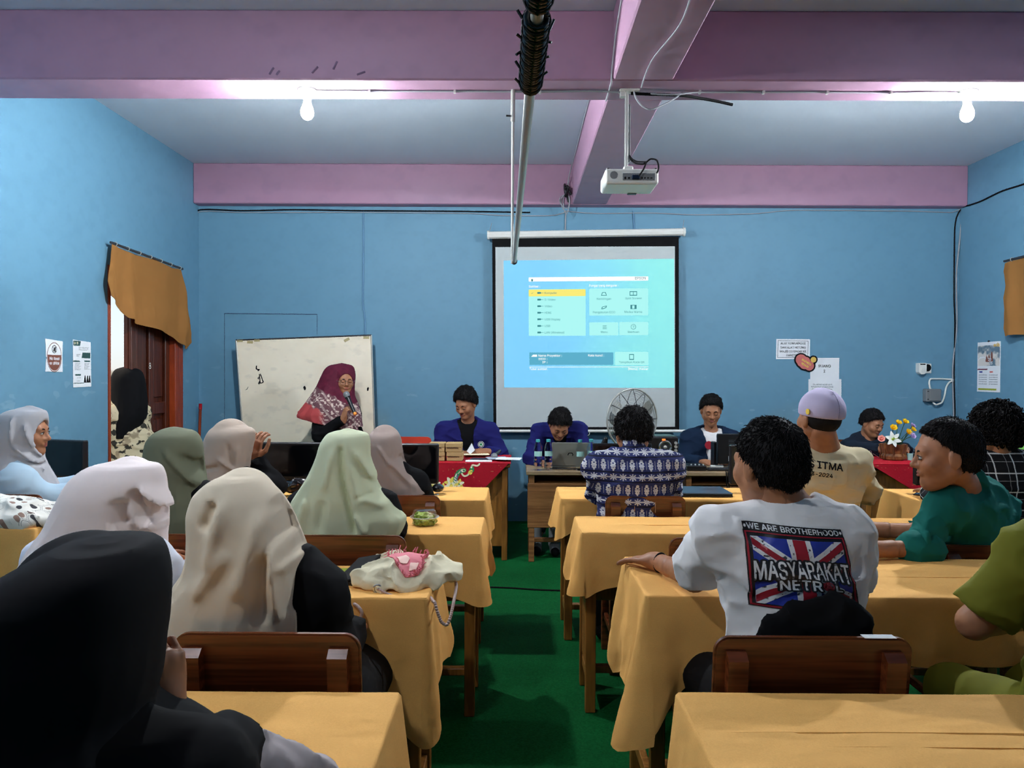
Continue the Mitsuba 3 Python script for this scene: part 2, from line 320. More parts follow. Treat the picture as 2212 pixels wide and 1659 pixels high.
cloth(.385, 2.0, 2.25, 2.72, Z, 'orange cloth draped to knee height under the hand of the white T-shirt person', .20, .05, .31, .2, .03, 14, 1.5, {'nl': .16, 'fl': .08})
desk(-1.55, -.145, 3.085, 3.46, Z, 'wooden school desk carrying the clear plastic food tub')
cloth(-1.55, -.145, 3.085, 3.46, Z, 'orange cloth under the clear plastic food tub', .22, .05, .2, .22, .06, 5, .7)
desk(.27, 2.0, 3.13, 3.49, Z, 'wooden school desk between the empty chair and the green-shirted person', panels=True)
cloth(.27, 2.0, 3.13, 3.49, Z, 'orange cloth on the desk behind the patterned-shirt person', .20, .05, .22, .2, .05, 6, .8)
desk(-1.55, -.16, 3.93, 4.37, Z, 'wooden school desk with two black monitors, left of the aisle')
cloth(-1.55, -.16, 3.93, 4.37, Z, 'orange cloth under two black monitors and a black mouse', .20, .1, .2, .2, .05, 7, .7)
desk(.236, 1.66, 3.99, 4.40, Z, 'wooden school desk of the patterned-shirt person')
cloth(.236, 1.66, 3.99, 4.40, Z, 'orange cloth under the closed black laptop', .13, .1, .18, .2, .05, 8, .7)
desk(-2.95, -1.93, 3.05, 3.45, Z, 'wooden school desk carrying the printed cloth bag by the left wall')
cloth(-2.95, -1.93, 3.05, 3.45, Z + .02, 'orange cloth under the printed cloth bag at the left edge', .3, .1, .2, .28, .05, 9, 1.2)
desk(-2.95, -1.75, 3.93, 4.37, Z, 'wooden school desk with a monitor in front of the grey-veiled person')
cloth(-2.95, -1.75, 3.93, 4.37, Z, 'orange cloth under the monitor by the left wall', .2, .1, .2, .2, .05, 10, .8)
desk(2.1, 3.4, 3.97, 4.40, Z, 'wooden school desk behind the face of the green-shirted person')
cloth(2.1, 3.4, 3.97, 4.40, Z, 'orange cloth with a phone behind the green-shirted person', .2, .1, .24, .2, .06, 11, .8)

def chair(x, yb, label, w=.405, zt=.836, rz=0., group=None, zs=.43):
    """yb: the plane of the backrest's rear face; the sitter looks along +y"""
    t = thing('school_chair', label, 'chair', group); ztop = zt
    Rz = lambda m: mv(mv(m, (-x, -yb, 0)), (x, yb, 0), 0) if not rz else mv(mv(m, (-x, -yb, 0), 0), (0, 0, 0), rz).apply_translation((x, yb, 0))
    h, r = .19, .035
    pr = unary_union([sbox(-w / 2, ztop - h, w / 2, ztop - r), sbox(-w / 2 + r, ztop - r, w / 2 - r, ztop), Point(-w / 2 + r, ztop - r).buffer(r, 8), Point(w / 2 - r, ztop - r).buffer(r, 8)])
    b = extr(pr.buffer(-.004), .018, 'xz', 0.); b2 = extr(pr, .010, 'xz', .004)
    tilt = lambda m: (lambda v: trimesh.Trimesh(np.stack([x + v[:, 0], yb + .012 + v[:, 1] + (ztop - v[:, 2]) * .12, v[:, 2]], 1), m.faces, process=False))(m.vertices)
    part(t, 'backrest', Rz(tilt(cat([b, b2]))), 'wood_chair', 25)
    for sx in (-1, 1):
        px = sx * (w / 2 - .045)
        post = trimesh.convex.convex_hull(np.array([(px + a, c, zz) for a in (-.021, .021) for c, zz in ((-.028, ztop - .045), (-.008, ztop - .03), (.0, ztop - .03), (-.034, zs - .05), (.0, zs - .05))]))
        pm = tilt(mv(post, (0, 0, 0)))
        part(t, 'back_post', Rz(cat([pm, bx(x + px - .02, x + px + .02, yb + .012 + (ztop - zs) * .12 - .034, yb + .055 + (ztop - zs) * .12 - .034, 0, zs - .045, .003)])), 'wood_chair')
        part(t, 'front_leg', Rz(bx(x + px - .02, x + px + .02, yb + .36, yb + .40, 0, zs - .02, .003)), 'wood_chair')
        part(t, 'side_stretcher', Rz(bx(x + px - .01, x + px + .01, yb + .06, yb + .36, .16, .19, .002)), 'wood_chair')
    part(t, 'seat', Rz(bx(x - w / 2, x + w / 2, yb + .035, yb + .42, zs - .02, zs, .006)), 'wood_chair')
    return t
chair(-.537, 1.63, 'dark wooden chair of the beige-veiled person, behind the near left desk')
chair(-1.16, 1.66, 'wooden chair hidden behind the black-veiled person')
chair(.641, 1.63, 'dark wooden chair with a black bag against its back, behind the near right desk', .425)
chair(-.585, 2.63, 'wooden chair under the pale green veil, above the white tote bag', .41)
chair(-1.24, 2.63, 'wooden chair under the dark olive veil')
chair(.765, 2.79, 'empty wooden chair peeping out left of the white T-shirt', zt=.80)
chair(-.55, 3.50, 'wooden chair under the taupe veil beside the food tub')
chair(-1.33, 3.50, 'wooden chair of the taupe-veiled person raising a hand')
chair(.598, 3.52, 'wooden chair with pale drips behind the blue patterned shirt', .37)
chair(1.37, 3.51, 'wooden chair behind the beige shirt with the black lettering')
chair(-2.36, 3.46, 'wooden chair of the grey-veiled person by the left wall')
chair(2.43, 3.50, 'wooden chair of the checked-shirt person at the right edge')
chair(1.75, 2.79, 'wooden chair hidden under the green-shirted person', zt=.78)
chair(1.42, 1.62, 'wooden chair hidden behind the olive-shirted person at the right edge')
chair(-.72, .62, 'wooden chair of the black-veiled person in front', group=None)
# chair drips and worn paint


# front row tables
t1 = desk(-1.25, -.045, 5.70, 6.28, .725, 'wooden table under the red batik cloth, left of the aisle', 'table', panels=True)
part(t1, 'front_panel', bx(-1.2, -.10, 5.745, 5.76, .10, .68, .003), 'wood_desk')
t2 = desk(.075, 1.19, 5.66, 6.08, .675, 'bare scratched wooden desk carrying the silver laptop and the bottles', 'desk', m='wood_old', top='wood_top')
part(t2, 'apron_board', bx(.085, 1.18, 5.675, 5.69, .255, .585, .003), 'wood_old')
t3 = desk(1.235, 2.30, 5.66, 6.08, .675, 'bare wooden desk carrying the monitor seen from behind', 'desk', m='wood_old', top='wood_top')
part(t3, 'apron_board', bx(1.25, 2.28, 5.69, 5.705, .255, .565, .003), 'wood_old')
t4 = desk(2.585, 3.95, 5.70, 6.25, .735, 'wooden table under the red batik cloth with the flowers', 'table', panels=True)
part(t4, 'front_panel', bx(2.62, 3.90, 5.745, 5.76, .10, .69, .003), 'wood_desk')
def _red(p, n, uv):
    w = noise(p.x * 300, p.y * 300, p.z * 300); d = smoothstep(.84, .90, noise(p.x * 70, p.y * 70, p.z * 70))
    c = mix(S(176, 22, 40), S(150, 12, 30), w * .6 + .4 * fbm(p.x * 3, p.y * 3, p.z * 3, 2))
    return mix(c, S(206, 120, 90), .55 * d)
mat('batik_red', proc(_red), .75, spec=.2, sheen=.3)
mat('print_yellow', (226, 200, 84), .8); mat('print_green', (44, 120, 70), .8); mat('print_cream', (236, 224, 190), .8); mat('print_blue', (50, 60, 130), .8)
def redcloth(x0, x1, y0, y1, z, flap, label, motifs):
    """flap: polygon in (x, z) that hangs in front of the table"""
    t = thing('batik_cloth', label, 'tablecloth')
    g = np.linspace(x0, x1, 60); top = bx(x0, x1, y0 - .012, y1, z + .001, z + .007, .002)
    fl = extr(flap, .004, 'xz', 0.)
    fl = fl.subdivide_to_size(.05); v = fl.vertices.copy()
    wav = lambda x, zz: y0 - .016 - .012 * (np.sin(x * 17 + zz * 9) * .5 + .5) * np.clip((z - zz) / .2, 0, 1)
    v[:, 1] = v[:, 1] + wav(v[:, 0], v[:, 2]); fl = trimesh.Trimesh(v, fl.faces, process=False)
    kk = part(t, 'cloth', cat([top, fl]), 'batik_red', 30)
    for poly, m in motifs:
        mm = extr(poly, .001, 'xz', 0.).subdivide_to_size(.03); v = mm.vertices.copy(); v[:, 1] += wav(v[:, 0], v[:, 2]) - .0018
        part(t, 'print', trimesh.Trimesh(v, mm.faces, process=False), m, False)
def petal(cx, cz, l, w, a):
    th = np.linspace(0, 2 * np.pi, 18); r = np.stack([np.cos(th) * l / 2 + l / 2, np.sin(th) * w / 2 * (1 - .3 * np.cos(th))], 1)
    c, s = math.cos(a), math.sin(a); return Polygon(r @ np.array([[c, s], [-s, c]]) + [cx, cz]).buffer(0)
def curvepoly(pts, w): return LineString(spline(np.array(pts, float), 20)).buffer(w, 4)
def flower(cx, cz, r, n=5): return [(petal(cx, cz, r, r * .55, a), 'print_yellow' if i % 2 else 'print_cream') for i, a in enumerate(np.linspace(0, 2 * np.pi, n, endpoint=False) + .3)] + [(Point(cx, cz).buffer(r * .28, 6), 'print_green')]
qz = lambda *p: list(p)
m1 = [(curvepoly([(-0.272, 0.726), (-0.292, 0.712), (-0.32, 0.718), (-0.333, 0.698)], .006), 'print_cream'), (petal(*(-0.33, 0.663), .05, .035, 1.5), 'print_green'), (petal(*(-0.35, 0.649), .04, .03, .9), 'print_yellow'), (curvepoly([(-0.354, 0.649), (-0.381, 0.635), (-0.402, 0.653)], .006), 'print_cream'),
      (curvepoly([(-0.385, 0.677), (-0.416, 0.67), (-0.44, 0.639), (-0.453, 0.594)], .016), 'print_green'), (curvepoly([(-0.385, 0.677), (-0.416, 0.67), (-0.44, 0.639), (-0.453, 0.594)], .0105), 'print_cream'), (curvepoly([(-0.395, 0.673), (-0.419, 0.663), (-0.44, 0.628), (-0.45, 0.597)], .006), 'print_blue')]
m1 += flower(*(-0.484, 0.583), .050, 7) + flower(*(-0.422, 0.577), .040, 6) + flower(*(-0.608, 0.572), .052, 7) + flower(*(-0.656, 0.582), .035) + flower(*(-0.539, 0.552), .035)
redcloth(-1.26, -.04, 5.70, 6.28, .725, Polygon([(-1.26, .726), (-.06, .726), (-.30, .48), (-1.26, .42)]), 'red batik cloth with yellow flowers under the snack boxes', m1)
m4 = [(curvepoly([(3.02, .70), (3.10, .69), (3.2, .70)], .006), 'print_cream'), (petal(3.24, .66, .08, .04, .3), 'print_yellow'), (curvepoly([(3.32, .66), (3.38, .61), (3.45, .60)], .016), 'print_green'), (curvepoly([(3.33, .64), (3.38, .595), (3.43, .585)], .007), 'print_blue')] + flower(3.42, .55, .06) + flower(3.6, .6, .06) + flower(3.75, .5, .06)
redcloth(2.60, 3.96, 5.70, 6.25, .735, Polygon([(2.62, .736), (3.95, .736), (3.95, .36), (3.25, .36)]), 'red batik cloth under the flower pot', m4)
# ---------------------------------------------------------------- figures: implicit bodies, clothes, veils
V3 = lambda *a: np.array(a, float)
unit = lambda v: np.asarray(v, float) / (np.linalg.norm(v) + 1e-12)
def nets(D, o, h):
    """surface nets of the zero level of D"""
    s = D < 0
    c = sum(s[i:s.shape[0] - 1 + i, j:s.shape[1] - 1 + j, k:s.shape[2] - 1 + k].astype(np.int8) for i in (0, 1) for j in (0, 1) for k in (0, 1))
    cells = np.argwhere((c > 0) & (c < 8))
    idx = np.full(c.shape, -1, np.int64); idx[tuple(cells.T)] = np.arange(len(cells))
    cor = [V3(i, j, k).astype(int) for i in (0, 1) for j in (0, 1) for k in (0, 1)]
    val = [D[tuple((cells + q).T)] for q in cor]; pos = np.zeros((len(cells), 3)); cnt = np.zeros(len(cells))
    for a in range(8):
        for b in range(a + 1, 8):
            if np.abs(cor[a] - cor[b]).sum() != 1: continue
            x = (val[a] < 0) != (val[b] < 0); t = np.where(x, val[a] / np.where(x, val[a] - val[b], 1), 0)
            pos += np.where(x[:, None], cor[a] + (cor[b] - cor[a]) * t[:, None], 0); cnt += x
    V = (cells + pos / cnt[:, None]) * h + o; F = []
    for ax in range(3):
        n = [D.shape[0], D.shape[1], D.shape[2]]
        sl = [slice(1, n[i] - 1) for i in range(3)]; s2 = list(sl); sl[ax] = slice(0, n[ax] - 1); s2[ax] = slice(1, n[ax])
        A, B = s[tuple(sl)], s[tuple(s2)]; off = V3(1, 1, 1).astype(int); off[ax] = 0
        e = np.argwhere(A != B); inside = A[tuple(e.T)]; e = e + off
        u, w = V3(0, 0, 0).astype(int), V3(0, 0, 0).astype(int); u[(ax + 1) % 3] = 1; w[(ax + 2) % 3] = 1
        q = np.stack([idx[tuple((e - d).T)] for d in (u + w, w, 0 * u, u)], 1)
        q = np.where(inside[:, None], q, q[:, ::-1]); F += [q[:, [0, 1, 2]], q[:, [0, 2, 3]]]
    return trimesh.Trimesh(V, np.vstack(F), process=False)
class Field:
    def __init__(self, lo, hi, h):
        self.o, self.h = np.asarray(lo, float) - 2 * h, h
        n = np.ceil((np.asarray(hi) - lo) / h).astype(int) + 5
        self.D = np.full(n, .25, np.float32); self.ax = [(self.o[i] + h * np.arange(n[i])).astype(np.float32) for i in range(3)]
    def sub(self, lo, hi):
        sl = tuple(slice(max(0, int((lo[i] - self.o[i]) / self.h)), max(0, min(self.D.shape[i], int((hi[i] - self.o[i]) / self.h) + 2))) for i in range(3))
        return sl, np.meshgrid(*[self.ax[i][sl[i]] for i in range(3)], indexing='ij')
    def put(self, prim, k=.02, cut=False):
        lo, hi, fn = prim; m = k + .03
        sl, (x, y, z) = self.sub(lo - m, hi + m)
        if x.size == 0: return self
        d, a = fn(x, y, z), self.D[sl]
        if cut:
            d = -d; hh = np.maximum(k - np.abs(a - d), 0) / k if k > 0 else 0
            self.D[sl] = np.maximum(a, d) + hh * hh * k * .25
        else:
            hh = np.maximum(k - np.abs(a - d), 0) / k if k > 0 else 0
            self.D[sl] = np.minimum(a, d) - hh * hh * k * .25
        return self
    def wrinkle(self, fn):
        near = np.abs(self.D) < .06; p = np.argwhere(near)
        if len(p): self.D[near] -= fn(p * self.h + self.o).astype(np.float32)
        return self
    def mesh(self): return nets(self.D, self.o, self.h)
def cone(a, b, ra, rb):
    a, b = np.asarray(a, float), np.asarray(b, float); d = b - a; L = max(d @ d, 1e-9)
    def fn(x, y, z):
        t = np.clip(((x - a[0]) * d[0] + (y - a[1]) * d[1] + (z - a[2]) * d[2]) / L, 0, 1)
        return np.sqrt((x - a[0] - t * d[0]) ** 2 + (y - a[1] - t * d[1]) ** 2 + (z - a[2] - t * d[2]) ** 2) - (ra + (rb - ra) * t)
    r = max(ra, rb); return np.minimum(a, b) - r, np.maximum(a, b) + r, fn
def ell(c, r, M=None):
    c, r = np.asarray(c, float), np.asarray(r, float); M = np.eye(3) if M is None else np.asarray(M, float)   # columns: the axes
    def fn(x, y, z):
        X, Y, Z_ = x - c[0], y - c[1], z - c[2]
        q = [X * M[0, i] + Y * M[1, i] + Z_ * M[2, i] for i in range(3)]
        k0 = np.sqrt(sum((q[i] / r[i]) ** 2 for i in range(3))); k1 = np.sqrt(sum((q[i] / r[i] ** 2) ** 2 for i in range(3))) + 1e-6
        return k0 * (k0 - 1) / k1
    R = max(r); return c - R, c + R, fn
def slab(lo, hi, fn): return np.asarray(lo, float), np.asarray(hi, float), fn
def rot(yaw=0, pitch=0, roll=0):
    """columns: right, forward, up of something that faces +y; yaw turns it to its left, pitch > 0 looks down, roll > 0 tips it to its right (degrees)"""
    y, p, r = (math.radians(a) for a in (yaw, -pitch, roll))
    Ry = np.array([[math.cos(y), -math.sin(y), 0], [math.sin(y), math.cos(y), 0], [0, 0, 1]])
    Rp = np.array([[1, 0, 0], [0, math.cos(p), -math.sin(p)], [0, math.sin(p), math.cos(p)]])
    Rr = np.array([[math.cos(r), 0, math.sin(r)], [0, 1, 0], [-math.sin(r), 0, math.cos(r)]])
    return Ry @ Rp @ Rr
def head_prims(c, M, s=.95):
    c = np.asarray(c, float); w = lambda *a: c + M @ (np.array(a) * s)
    E = lambda p, r: ell(w(*p), np.array(r) * s, M)
    Cn = lambda a, b, ra, rb: cone(w(*a), w(*b), ra * s, rb * s)
    add = [(E((0, -.012, .03), (.075, .094, .088)), .02), (E((0, .032, -.03), (.060, .060, .085)), .03)]
    for q in (-1, 1):
        add += [(Cn((q * .053, -.005, -.052), (q * .010, .058, -.095), .020, .020), .03), (E((q * .038, .058, -.028), (.028, .026, .026)), .025)]
    add += [(E((0, .068, -.094), (.020, .018, .017)), .02), (Cn((-.036, .076, .020), (.036, .076, .020), .013, .013), .02),
            (Cn((0, .085, .012), (0, .107, -.026), .007, .0115), .012), (Cn((-.012, .094, -.031), (.012, .094, -.031), .0085, .0085), .01),
            (Cn((-.016, .086, -.057), (.016, .086, -.057), .008, .008), .012)]
    cuts = [(E((q * .031, .099, .001), (.017, .014, .011)), .014) for q in (-1, 1)]
    late = [(E((q * .031, .080, .0), (.0135, .0125, .0115)), .004) for q in (-1, 1)] + [(E((q * .079, -.010, -.010), (.009, .020, .031)), .01) for q in (-1, 1)]
    return add, cuts, late, w
def hand_prims(wr, d, nrm, side, curl=.25, spread=.16, s=1., thumb=.5, curls=None):
    """wr wrist, d direction of the fingers, nrm direction that the back of the hand faces; side +1: thumb towards d x nrm"""
    d = unit(d); nrm = unit(np.asarray(nrm, float) - d * (d @ nrm)); lat = np.cross(d, nrm) * side; wr = np.asarray(wr, float); out = []
    L = .088 * s
    M = np.stack([lat, d, nrm], 1)
    out.append((ell(wr + d * L * .55, np.array([.039, .052, .0155]) * s, M), .012))
    out.append((cone(wr - d * .02, wr + d * .02, .024 * s, .026 * s), .02))
    for i, (x, ln, r) in enumerate(((.030, .070, .0085), (.011, .079, .009), (-.009, .073, .0085), (-.027, .058, .0075))):
        a = wr + d * (L * (1.0 - .04 * abs(i - 1))) + lat * x * s
        cu = curls[i] if curls is not None else curl
        fd = unit(d + lat * spread * (x / .03) * .5); ang = cu * .8
        p = a; out.append((cone(a - d * .02 * s, a, r * s * 1.05, r * s * 1.05), .006))
        for j, fr in enumerate((.46, .32, .24)):
            dirn = fd * math.cos(ang) - nrm * math.sin(ang); q = p + dirn * ln * fr * s
            out.append((cone(p, q, r * s * (1 - .08 * j), r * s * (.93 - .08 * j)), .003)); p = q; ang += cu
    a = wr + d * .022 * s + lat * .026 * s; t1 = a + (d * .6 + lat * (.55 + .3 * (1 - thumb)) - nrm * .35 * thumb) * .045 * s
    t2 = t1 + unit(d * .85 + lat * (.30 - .5 * thumb) - nrm * .5 * thumb) * .035 * s; t3 = t2 + unit(d * .8 + lat * (.1 - .6 * thumb) - nrm * .4 * thumb) * .026 * s
    out += [(cone(a, t1, .016 * s, .012 * s), .012), (cone(t1, t2, .0115 * s, .0098 * s), .004), (cone(t2, t3, .0098 * s, .0082 * s), .003)]
    return out
def bake(prims, h, cuts=(), late=(), wrinkle=None, pad=.01):
    lo = np.min([p[0][0] for p in prims], 0) - pad; hi = np.max([p[0][1] for p in prims], 0) + pad
    F = Field(lo, hi, h)
    for p, k in prims: F.put(p, k)
    for p, k in cuts: F.put(p, k, True)
    for p, k in late: F.put(p, k)
    if wrinkle is not None: F.wrinkle(wrinkle)
    return F.mesh()
def FOLD(amp, fx=(9, 9, 16), seed=0, sharp=True):
    """drape folds: narrow ridges over broad ones"""
    fx = np.array(fx, float)
    def ridge(p, k, s_): return np.clip(1 - np.abs(meshkit.fbm(p * fx * k + s_, 2, seed) - .5) * 7, 0, 1) ** 1.3
    return lambda p: amp * (.85 * ridge(p, .8, seed * 3.1) + .22 * ridge(p, 1.7, seed + 9.) + .5 * (meshkit.fbm(p * fx * .6 + seed, 2, seed + 2) - .5) - .35)
def CREASE(segs, base=None):
    """creases along 3-D segments (a, b, width, height), added to another wrinkle function"""
    def fn(p):
        out = np.zeros(len(p)) if base is None else base(p)
        for a, b, wd, am in segs:
            a, b = np.asarray(a, float), np.asarray(b, float); d = b - a; t = np.clip((p - a) @ d / (d @ d), 0, 1)
            out = out + am * np.exp(-(np.linalg.norm(p - a - t[:, None] * d, axis=1) / wd) ** 2) * np.clip(1.1 - np.abs(2 * t - 1) ** 3, 0, 1)
        return out
    return fn

mat('skin_tan', proc(lambda p, n, uv: mix(S(168, 116, 84), S(150, 98, 70), fbm(p.x * 40, p.y * 40, p.z * 40, 2))), .5, spec=.35)
mat('skin_dark', (128, 84, 60), .5, spec=.35); mat('skin_light', (196, 148, 118), .5, spec=.35)
mat('lip_rose', (150, 78, 70), .45); mat('eye_dark', (18, 12, 10), .3); mat('eye_white', (205, 200, 195), .3)
def _hair(p, n, uv):
    return mix(S(8, 7, 8), S(24, 21, 21), fbm(p.x * 160, p.y * 160, p.z * 60, 2))
mat('hair_black', proc(_hair), .7, spec=.15)
class Person:
    def __init__(self, label, head, yaw=0, pitch=0, roll=0, hs=.95, skin='skin_tan', group=None):
        self.k = thing('person', label, 'person', group); self.hc = np.asarray(head, float); self.M = rot(yaw, pitch, roll); self.hs = hs; self.skin = skin; self.extra = []
        self.W = lambda *a: self.hc + self.M @ (np.array(a) * hs)
    def torso(self, neck, shL, shR, hip, elL, elR, wrL, wrR, waistback=0., knees=None, feet=None, fwd=None, bulk=1., stand=False, thin=1.):
        """joints in world coordinates; L and R are the person's own"""
        for n, v in dict(neck=neck, shL=shL, shR=shR, hip=hip, elL=elL, elR=elR, wrL=wrL, wrR=wrR).items(): setattr(self, n, np.asarray(v, float))
        self.up = unit(self.neck - self.hip); r = self.shR - self.shL; self.right = unit(r - self.up * (r @ self.up)); self.fw = np.cross(self.up, self.right); self.bulk = bulk
        f = unit(V3(*(fwd if fwd is not None else (self.fw[0], self.fw[1], 0)))); self.f = f; rt = V3(f[1], -f[0], 0)
        self.hipL, self.hipR = self.hip - rt * .085, self.hip + rt * .085
        if stand:
            self.knL, self.knR = self.hipL * [1, 1, 0] - rt * .0 + V3(0, 0, .46), self.hipR * [1, 1, 0] + V3(0, 0, .46)
            self.ftL, self.ftR = self.hipL * [1, 1, 0] + V3(0, 0, .08), self.hipR * [1, 1, 0] + V3(0, 0, .08)
        else:
            self.knL, self.knR = (self.hipL + f * .42 - rt * .03) * [1, 1, 0] + V3(0, 0, .505), (self.hipR + f * .42 + rt * .03) * [1, 1, 0] + V3(0, 0, .505)
            self.ftL, self.ftR = (self.knL - f * .02) * [1, 1, 0] + V3(0, 0, .075), (self.knR - f * .02) * [1, 1, 0] + V3(0, 0, .075)
        if knees: self.knL, self.knR = map(np.asarray, knees)
        if feet: self.ftL, self.ftR = map(np.asarray, feet)
        return self
    def trunk(self, o=0., waist=True):
        Mt = np.stack([self.right, self.fw, self.up], 1); L = np.linalg.norm(self.neck - self.hip); at = lambda t, y=0.: self.hip + self.up * L * t + self.fw * y; b = self.bulk
        pr = [(ell(at(.02), (.165 * b + o, .125 * b + o, .13 + o), Mt), .05), (ell(at(.28, .0), (.142 * b + o, .11 * b + o, .15 + o), Mt), .07),
              (ell(at(.60, .005), (.158 * b + o, .115 * b + o, .17 + o), Mt), .07), (ell(at(.80, -.008), (.150 * b + o, .095 * b + o, .10 + o), Mt), .06)]
        for sh in (self.shL, self.shR): pr.append((cone(self.neck - self.up * .030 + (sh - self.neck) * .12, sh, .052 + o, .046 * b + o), .05))
        pr.append((cone(self.shL - self.up * .02, self.shR - self.up * .02, .046 * b + o, .046 * b + o), .05))
        return pr
    def arm(self, q, o=0., to=2., oend=None, rmul=1.):
        sh, el, wr = (self.shL, self.elL, self.wrL) if q < 0 else (self.shR, self.elR, self.wrR)
        oe = o if oend is None else oend; b = rmul * (.5 + .5 * self.bulk)
        if to <= 1: return [(cone(sh, sh + (el - sh) * to, .047 * b + o, (.047 - .007 * to) * b + oe), .035)]
        out = [(cone(sh, el, .047 * b + o, .040 * b + o), .035)]
        e = el + (wr - el) * (to - 1); return out + [(cone(el, e, .041 * b + o, (.041 - .014 * (to - 1)) * b + oe), .02)]
    def legs(self, o=0., to=.92):
        pr = []
        for h, kn, ft in ((self.hipL, self.knL, self.ftL), (self.hipR, self.knR, self.ftR)):
            pr += [(cone(h, kn, .085 + o, .06 + o), .05), (cone(kn, kn + (ft - kn) * to, .058 + o, .04 + o), .03)]
        return pr
    def body(self, hands=(None, None), face=True, hh=.0045, nr=1.):
        pr = self.trunk(-.006) + self.legs(-.006, 1.) + self.arm(-1, -.004) + self.arm(1, -.004)
        for ft in (self.ftL, self.ftR): pr.append((cone(ft - V3(0, 0, .035) - self.f * .03, ft - V3(0, 0, .045) + self.f * .15, .036, .028), .02))
        nk = self.W(0, -.025, -.05); pr.append((cone(nk, self.neck - self.up * .02, .050 * nr, .058 * nr), .03))
        ms = [bake(pr, .012)]
        add, cuts, late, w = head_prims(self.hc, self.M, self.hs); nb = self.neck - self.up * .0
        add.insert(0, (cone(self.W(0, -.02, -.045), self.W(0, -.03, -.09) * .35 + nb * .65, .047 * nr, .051 * nr), .03))
        ms.append(bake(add, hh, cuts, late))
        for q, hd in zip((-1, 1), hands):
            wr, el = (self.wrL, self.elL) if q < 0 else (self.wrR, self.elR)
            if hd is None: hd = dict(d=wr - el + V3(0, 0, -.02), n=(0, 0, 1))
            hd = dict(hd); fine = hd.pop('h', .0045)
            p = hand_prims(wr, hd.pop('d'), hd.pop('n'), hd.pop('side', -q), **hd); p.insert(0, (cone(el + (wr - el) * .6, wr, .032, .0255), .02))
            ms.append(bake(p, fine, pad=.006))
        part(self.k, 'body', cat(ms), self.skin, True)
        if face: self.features()
        return self
    def features(self, eyes='down', lips='lip_rose', mustache=False):
        w, s = self.W, self.hs
        for q in (-1, 1):
            part(self.k, 'eyebrow', tube(spline([w(q * .013, .0905, .018), w(q * .030, .090, .0235), w(q * .048, .077, .018)], 8), np.array([.0028, .0034, .0036, .0036, .0034, .003, .0024, .0014]) * s, 6), 'hair_black', True)
            if eyes == 'down':
                part(self.k, 'eyelash', tube(spline([w(q * .018, .0885, -.004), w(q * .031, .0935, -.0065), w(q * .044, .0865, -.004)], 8), .0016 * s, 5), 'eye_dark', True)
            else:
                e = trimesh.creation.icosphere(2, 1.); Mx = self.M
                def eb(c, r): v = e.vertices * np.array(r) * s; return trimesh.Trimesh(v @ Mx.T + w(*c), e.faces, process=False)
                kk = part(self.k, 'eye', eb((q * .031, .0825, .0), (.0125, .0115, .0075)), 'eye_white', True)
                part(kk, 'iris', eb((q * .031, .0922, .0), (.0048, .0022, .0052)), 'eye_dark', True)
                part(self.k, 'eyelash', tube(spline([w(q * .017, .088, .003), w(q * .031, .0955, .0085), w(q * .045, .086, .003)], 8), .0018 * s, 5), 'eye_dark', True)
        part(self.k, 'lips', cat([tube(spline([w(-.021, .0855, -.0585), w(-.006, .0945, -.0535), w(0, .0945, -.0548), w(.006, .0945, -.0535), w(.021, .0855, -.0585)], 12), np.r_[.0012, np.linspace(.003, .0038, 5), np.linspace(.0038, .003, 5), .0012] * s, 6),
                                  tube(spline([w(-.020, .0855, -.0605), w(0, .0945, -.0645), w(.020, .0855, -.0605)], 10), np.r_[.0012, .003, .0042, .0046, .0048, .0048, .0046, .0042, .003, .0012] * s, 6)]), lips, True)
        if mustache: part(self.k, 'mustache', cat([tube(spline([w(q * .002, .0945, -.046), w(q * .012, .093, -.048), w(q * .024, .085, -.056)], 8), np.array([.0035, .004, .004, .0038, .0034, .003, .0024, .0014]) * s, 6) for q in (-1, 1)]), 'hair_black', True)
    def hair(self, amp=.006, freq=70, seed=0, thick=.013, line=.040, nape=-.055, side=-.01, h=.0045, fringe=0., curl=False, m='hair_black', lift=0., tufts=3000, tlen=.018, stick=.025, trad=.9):
        """short hair: a cap on the skull down to hairline, temples and nape"""
        s, M, c = self.hs, self.M, self.hc
        E = lambda p, r: ell(self.W(*p), np.array(r) * s, M)
        pr = [(E((0, -.014, .032 + lift * .5), (.075 + thick, .095 + thick, .088 + thick + lift)), .02), (E((0, -.055, -.012), (.062 + thick * .5, .052 + thick * .5, .06)), .03)]
        def face(x, y, z):
            X = np.stack([x - c[0], y - c[1], z - c[2]], -1) @ M / s; X, Y, Zz = X[..., 0], X[..., 1], X[..., 2]
            a = np.maximum(-(Y - .052 + fringe * .5), Zz - (line + .03 - 12 * X * X * .5 - fringe))       # in front of the hairline
            b = np.maximum(Zz - (side + (Y + .02) * .9), -(Y + .030))                        # below temples, in front of the ear's rear
            d_ = np.maximum(Zz - nape - np.abs(X) * .35, -Y - 9)                                # below the nape
            return np.minimum(np.minimum(a, b), d_) * s
        R = .16 * s; wr_ = None
        if curl: wr_ = lambda p: amp * (2.2 * np.abs(meshkit.fbm(p * freq, 2, seed) - .5) * 2 - .35)
        else: wr_ = lambda p: amp * ((meshkit.fbm(p * np.array([freq, freq, freq * .35]), 3, seed) - .45) * 2)
        hm = bake(pr, h, [(slab(c - R, c + R, face), .006)], wrinkle=wr_)
        r_ = np.random.default_rng(seed + 100); P_, fi = trimesh.sample.sample_surface(hm, tufts, seed=seed + 7); N_ = hm.face_normals[fi]; tf = [hm]; crown = self.W(.01, -.06, .12)
        keep = np.linalg.norm(P_ - c, axis=1) > .08 * s
        Q, Nn = P_[keep], N_[keep]; n = len(Q)
